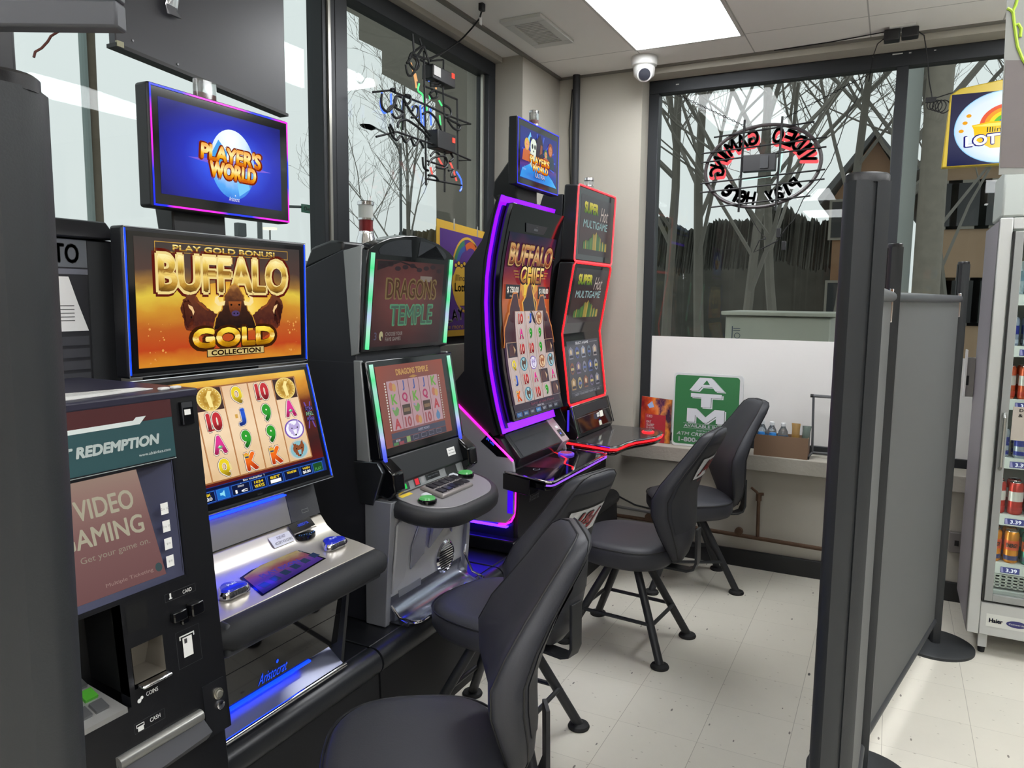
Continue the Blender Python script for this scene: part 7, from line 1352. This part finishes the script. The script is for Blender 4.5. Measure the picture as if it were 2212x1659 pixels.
s.rect(.07, .142, .345, .1435, WL, 3); s.text('AVAILABLE INSIDE', .21, .129, .017, WL, w=.27, off=.03, lift=3); s.rect(.07, .114, .345, .1155, WL, 3); s.text('INSTALLED BY', .215, .101, .010, WL, w=.12, off=.01, lift=3)
s.text('ATM CREDIT CARD', .03, .078, .020, WL, w=.33, al='l', shear=.2, off=.03, lift=3); s.text('1-800-468-9716', .045, .042, .026, WL, w=.31, al='l', off=.05, lift=3); s.build('print', r)
r = empty('promo_card', (-1.325, 4.67, .711), 'small red promotional card with blurred casino lights leaning beside the ATM sign', 'card')
cf = lambda u, v, d: V(-1.425 + u, 4.655 + v * .10 - d, .712 + v); MB().loft([[cf(u, v, d) for u, v in ((0, 0), (.20, 0), (.20, .278), (0, .29))] for d in (0, -.006)], m=M('card_edge', 'a8a09c', .5)).build('card', r)
s = Surf(cf); s.poly([(0, 0), (.20, 0), (.20, .278), (0, .29)], ramp_mat('casino_blur', [(0, '7a1c20'), (.25, 'c85024'), (.5, 'e88a3c'), (.65, '4a2a48'), (.8, 'd8883c'), (1, '3a2030')], axis=0, noise=1.1, nscale=2.6, em=False), 1); s.poly([(.03, .0), (.165, .0), (.165, .175), (.03, .18)], M('card_red', 'a82430', .5), 2)
for k, t in enumerate(('EAT', 'SLEEP', 'SLOTS')): s.text(t, .042, .130 - k * .020, .014, M('poster_white'), w=(.03, .05, .052)[k], al='l', off=.02, lift=3)
s.frame(.042, .158, .075, .172, .0015, M('poster_white'), 3); s.text('J&J', .0585, .165, .008, M('poster_white'), lift=3); s.text('Stepping away from', .042, .062, .007, M('poster_white'), w=.085, al='l', off=0, lift=3); s.text('the game? Be back in 10', .042, .048, .007, M('poster_white'), w=.105, al='l', off=0, lift=3); s.poly([(.04, .235), (.07, .262), (.085, .225), (.055, .215)], M('card_blue', '9ab0d8', .5), 2); s.build('print', r)
r = empty('cardboard_tray', (-.545, 4.64, .711), 'open brown cardboard tray on the back sill holding water bottles', 'box'); CB = M('cardboard', '7d6450', .85, var=.05)
bx0, bx1, by0, by1 = -.70, -.40, 4.585, 4.69; b = MB().mat(CB); b.box((bx0, bx1), (by0, by1), (.7105, .714)); b.box((bx0, bx1), (by0, by0 + .004), (.714, .835)); b.box((bx0, bx1), (by1 - .004, by1), (.714, .835)); b.box((bx0, bx0 + .004), (by0 + .004, by1 - .004), (.714, .835)); b.box((bx1 - .004, bx1), (by0 + .004, by1 - .004), (.714, .835)); b.build('tray', r)
def bottle():
    r_ = empty('water_bottle', (0, 0, 0)); MB().lathe((0, 0, 0), [(.026, 0), (.030, .006), (.030, .06), (.027, .066), (.030, .072), (.030, .118), (.026, .145), (.016, .165), (.0125, .17), (.0125, .176)], 22, M('bottle_plastic', 'c8d4dc', .06, trans=.88)).build('body', r_); MB().lathe((0, 0, 0), [(.0145, .176), (.0145, .192), (.013, .194)], 20, M('bottle_cap_white', 'd0d4d6', .4)).build('cap', r_)
    MB().lathe((0, 0, 0), [(.0305, .076), (.0305, .116)], 22, M('bottle_label_blue', '2c7ab8', .4), cap=False).build('label', r_)
    s = Surf(lambda u, v, d: V((.0305 + d) * math.sin(u / .0305), -(.0305 + d) * math.cos(u / .0305), v)); s.text('WATER', 0, .098, .010, M('poster_white'), w=.035, off=.03, lift=1); s.build('label_lettering', r_); return r_
pb = bottle(); bl = ['leftmost clear water bottle in the cardboard tray, half behind the stool back', 'middle clear water bottle in the cardboard tray', 'right clear water bottle in the cardboard tray, nearest the snack packs']
for i, (x, y) in enumerate([(-.668, 4.655), (-.610, 4.64), (-.545, 4.63)]): o = pb if i == 0 else dup(pb); o.location = (x, y, .7145); tag(o, bl[i], 'bottle', 'water bottles in the cardboard tray')
for i, (x, l_) in enumerate([(-.665, 'left'), (-.60, 'right')]):
    o = tag(MB().lathe((x, 4.61, .714), [(.018, 0), (.020, .004), (.020, .128), (.018, .134), (0, .135)], 22, M('cap_bright_blue', '2c80c8', .35)).build('blue_lidded_tub', None), 'small tub with bright blue lid in front of the water bottles, the %s one' % l_, 'tub', 'blue lidded tubs in the cardboard tray')
for i, (x, c1, lab) in enumerate([(-.475, 'b08a4a', 'small clear snack pack with gold bits standing in the cardboard tray'), (-.425, '6a7a72', 'small clear greenish snack pack at the right end of the cardboard tray')]):
    b = MB().mat(M('snack_film_%d' % i, c1, .15, alpha=.75)); rs = []
    for k in range(7): q_ = k / 6; w_ = .022 * (1.15 if k in (0, 6) else 1); rs.append([V(x + w_ * math.cos(t) + .01 * q_ * i, 4.635 + (.004 if k in (0, 6) else .013) * math.sin(t), .716 + .195 * q_ - .01 * i) for t in [j * math.tau / 12 for j in range(12)]])
    tag(b.loft(rs).build('snack_pack', None), lab, 'snack pack', 'snack packs in the cardboard tray')
r = empty('metal_sign_stand', (-.33, 4.72, .711), 'grey metal tube stand on the sill against the white panel by the near post', 'stand'); TG = M('tube_grey', '6c6e72', .35, .5)
b = MB().tube([(-.405, 4.70, 1.072), (-.12, 4.70, 1.07)], .009, 10, m=TG); b.tube([(-.395, 4.70, 1.07), (-.385, 4.70, .735)], .007, 10); b.tube([(-.385, 4.70, .735), (-.12, 4.62, .755)], .007, 10); b.tube([(-.385, 4.70, .735), (-.40, 4.62, .722)], .007, 10); b.tube([(-.13, 4.70, 1.07), (-.13, 4.70, .735)], .007, 10); b.build('tube_frame', r)
MB().tube([(-.412, 4.70, 1.072), (-.395, 4.70, 1.072)], .0105, 10, m=BLK).build('end_cap', r); MB().box((-.418, -.392), (4.60, 4.63), (.7105, .727), BLK).build('rubber_foot', r)
# pipes along the back wall
RU = M('rusty_pipe', '5c4636', .7, .4, bump=.3, bscale=90, var=.35, vscale=30)
r = empty('water_pipe', (-.9, 4.60, .19), 'rusty brown water pipe with valve running low along the back wall', 'pipe')
MB().tube([(-1.95, 4.605, .215), (-1.4, 4.605, .212), (-.9, 4.605, .203), (.25, 4.605, .180)], .0125, 12, m=RU).build('main_pipe', r); MB().tube([(-.656, 4.605, .20), (-.66, 4.605, .44)], .0105, 10, m=RU).build('riser', r)
b = MB().tube([(-.66, 4.605, .43), (-.66, 4.605, .475)], .017, 10, m=RU); b.tube([(-.66, 4.605, .465), (-.672, 4.585, .487), (-.70, 4.57, .513)], .008, 8); b.tube([(-.672, 4.60, .47), (-.632, 4.60, .474)], .009, 8); b.build('valve', r)
for x, z in ((-1.33, .222), (-.767, .212)):
    MB().tube([(x, 4.62, z + .012), (x, 4.592, z + .012)], .024, 14, m=RU).build('pipe_clamp', r)
tag(MB().tube([(-1.9, 4.60, .285), (-1.55, 4.60, .275), (-1.2, 4.60, .262), (-1.0, 4.60, .25)], .009, 10, m=M('grey_conduit', '8a8a88', .4, .4)).build('steel_conduit', None), 'thin grey steel conduit just above the rusty pipe on the back wall', 'pipe')
tag(MB().tube([(-1.57, 4.59, .36), (-1.5, 4.585, .335), (-1.42, 4.585, .305), (-1.33, 4.585, .295), (-1.2, 4.585, .293), (-1.1, 4.585, .295)], .006, 8, m=RUBB).build('power_cable', None), 'black power cable sagging along the back wall behind the stools', 'cable')
# store fittings behind the photographer, mirrored in the panes
r = empty('store_shelving', (1.4, -4.6, 0), 'tall store shelving with packaged goods, mirrored in the back window', 'shelving'); rnd = random.Random(5)
MB().box((-.2, 3.6), (-4.95, -4.85), (0, 2.2), M('shelf_back', '8c7c68', .7)).build('back_panel', r); sh = MB().mat(M('shelf_tan', 'a89a84', .6))
for z in (.4, .8, 1.2, 1.6, 2.0): sh.box((-.2, 3.6), (-4.85, -4.5), (z - .02, z))
sh = sh.build('shelf', r)
for c_ in ('c8a03c', 'a84a38', '5a7a9a', 'c8c4b8'):
    b = MB().mat(M('goods_' + c_, c_, .6))
    for z in (.4, .8, 1.2, 1.6, 2.0):
        for k in range(9): x = rnd.uniform(-.15, 3.45); b.box((x, x + rnd.uniform(.05, .12)), (-4.8, -4.55 - rnd.uniform(0, .05)), (z, z + rnd.uniform(.12, .3)))
    b = b.build('packaged_goods', sh); b['kind'] = 'stuff'
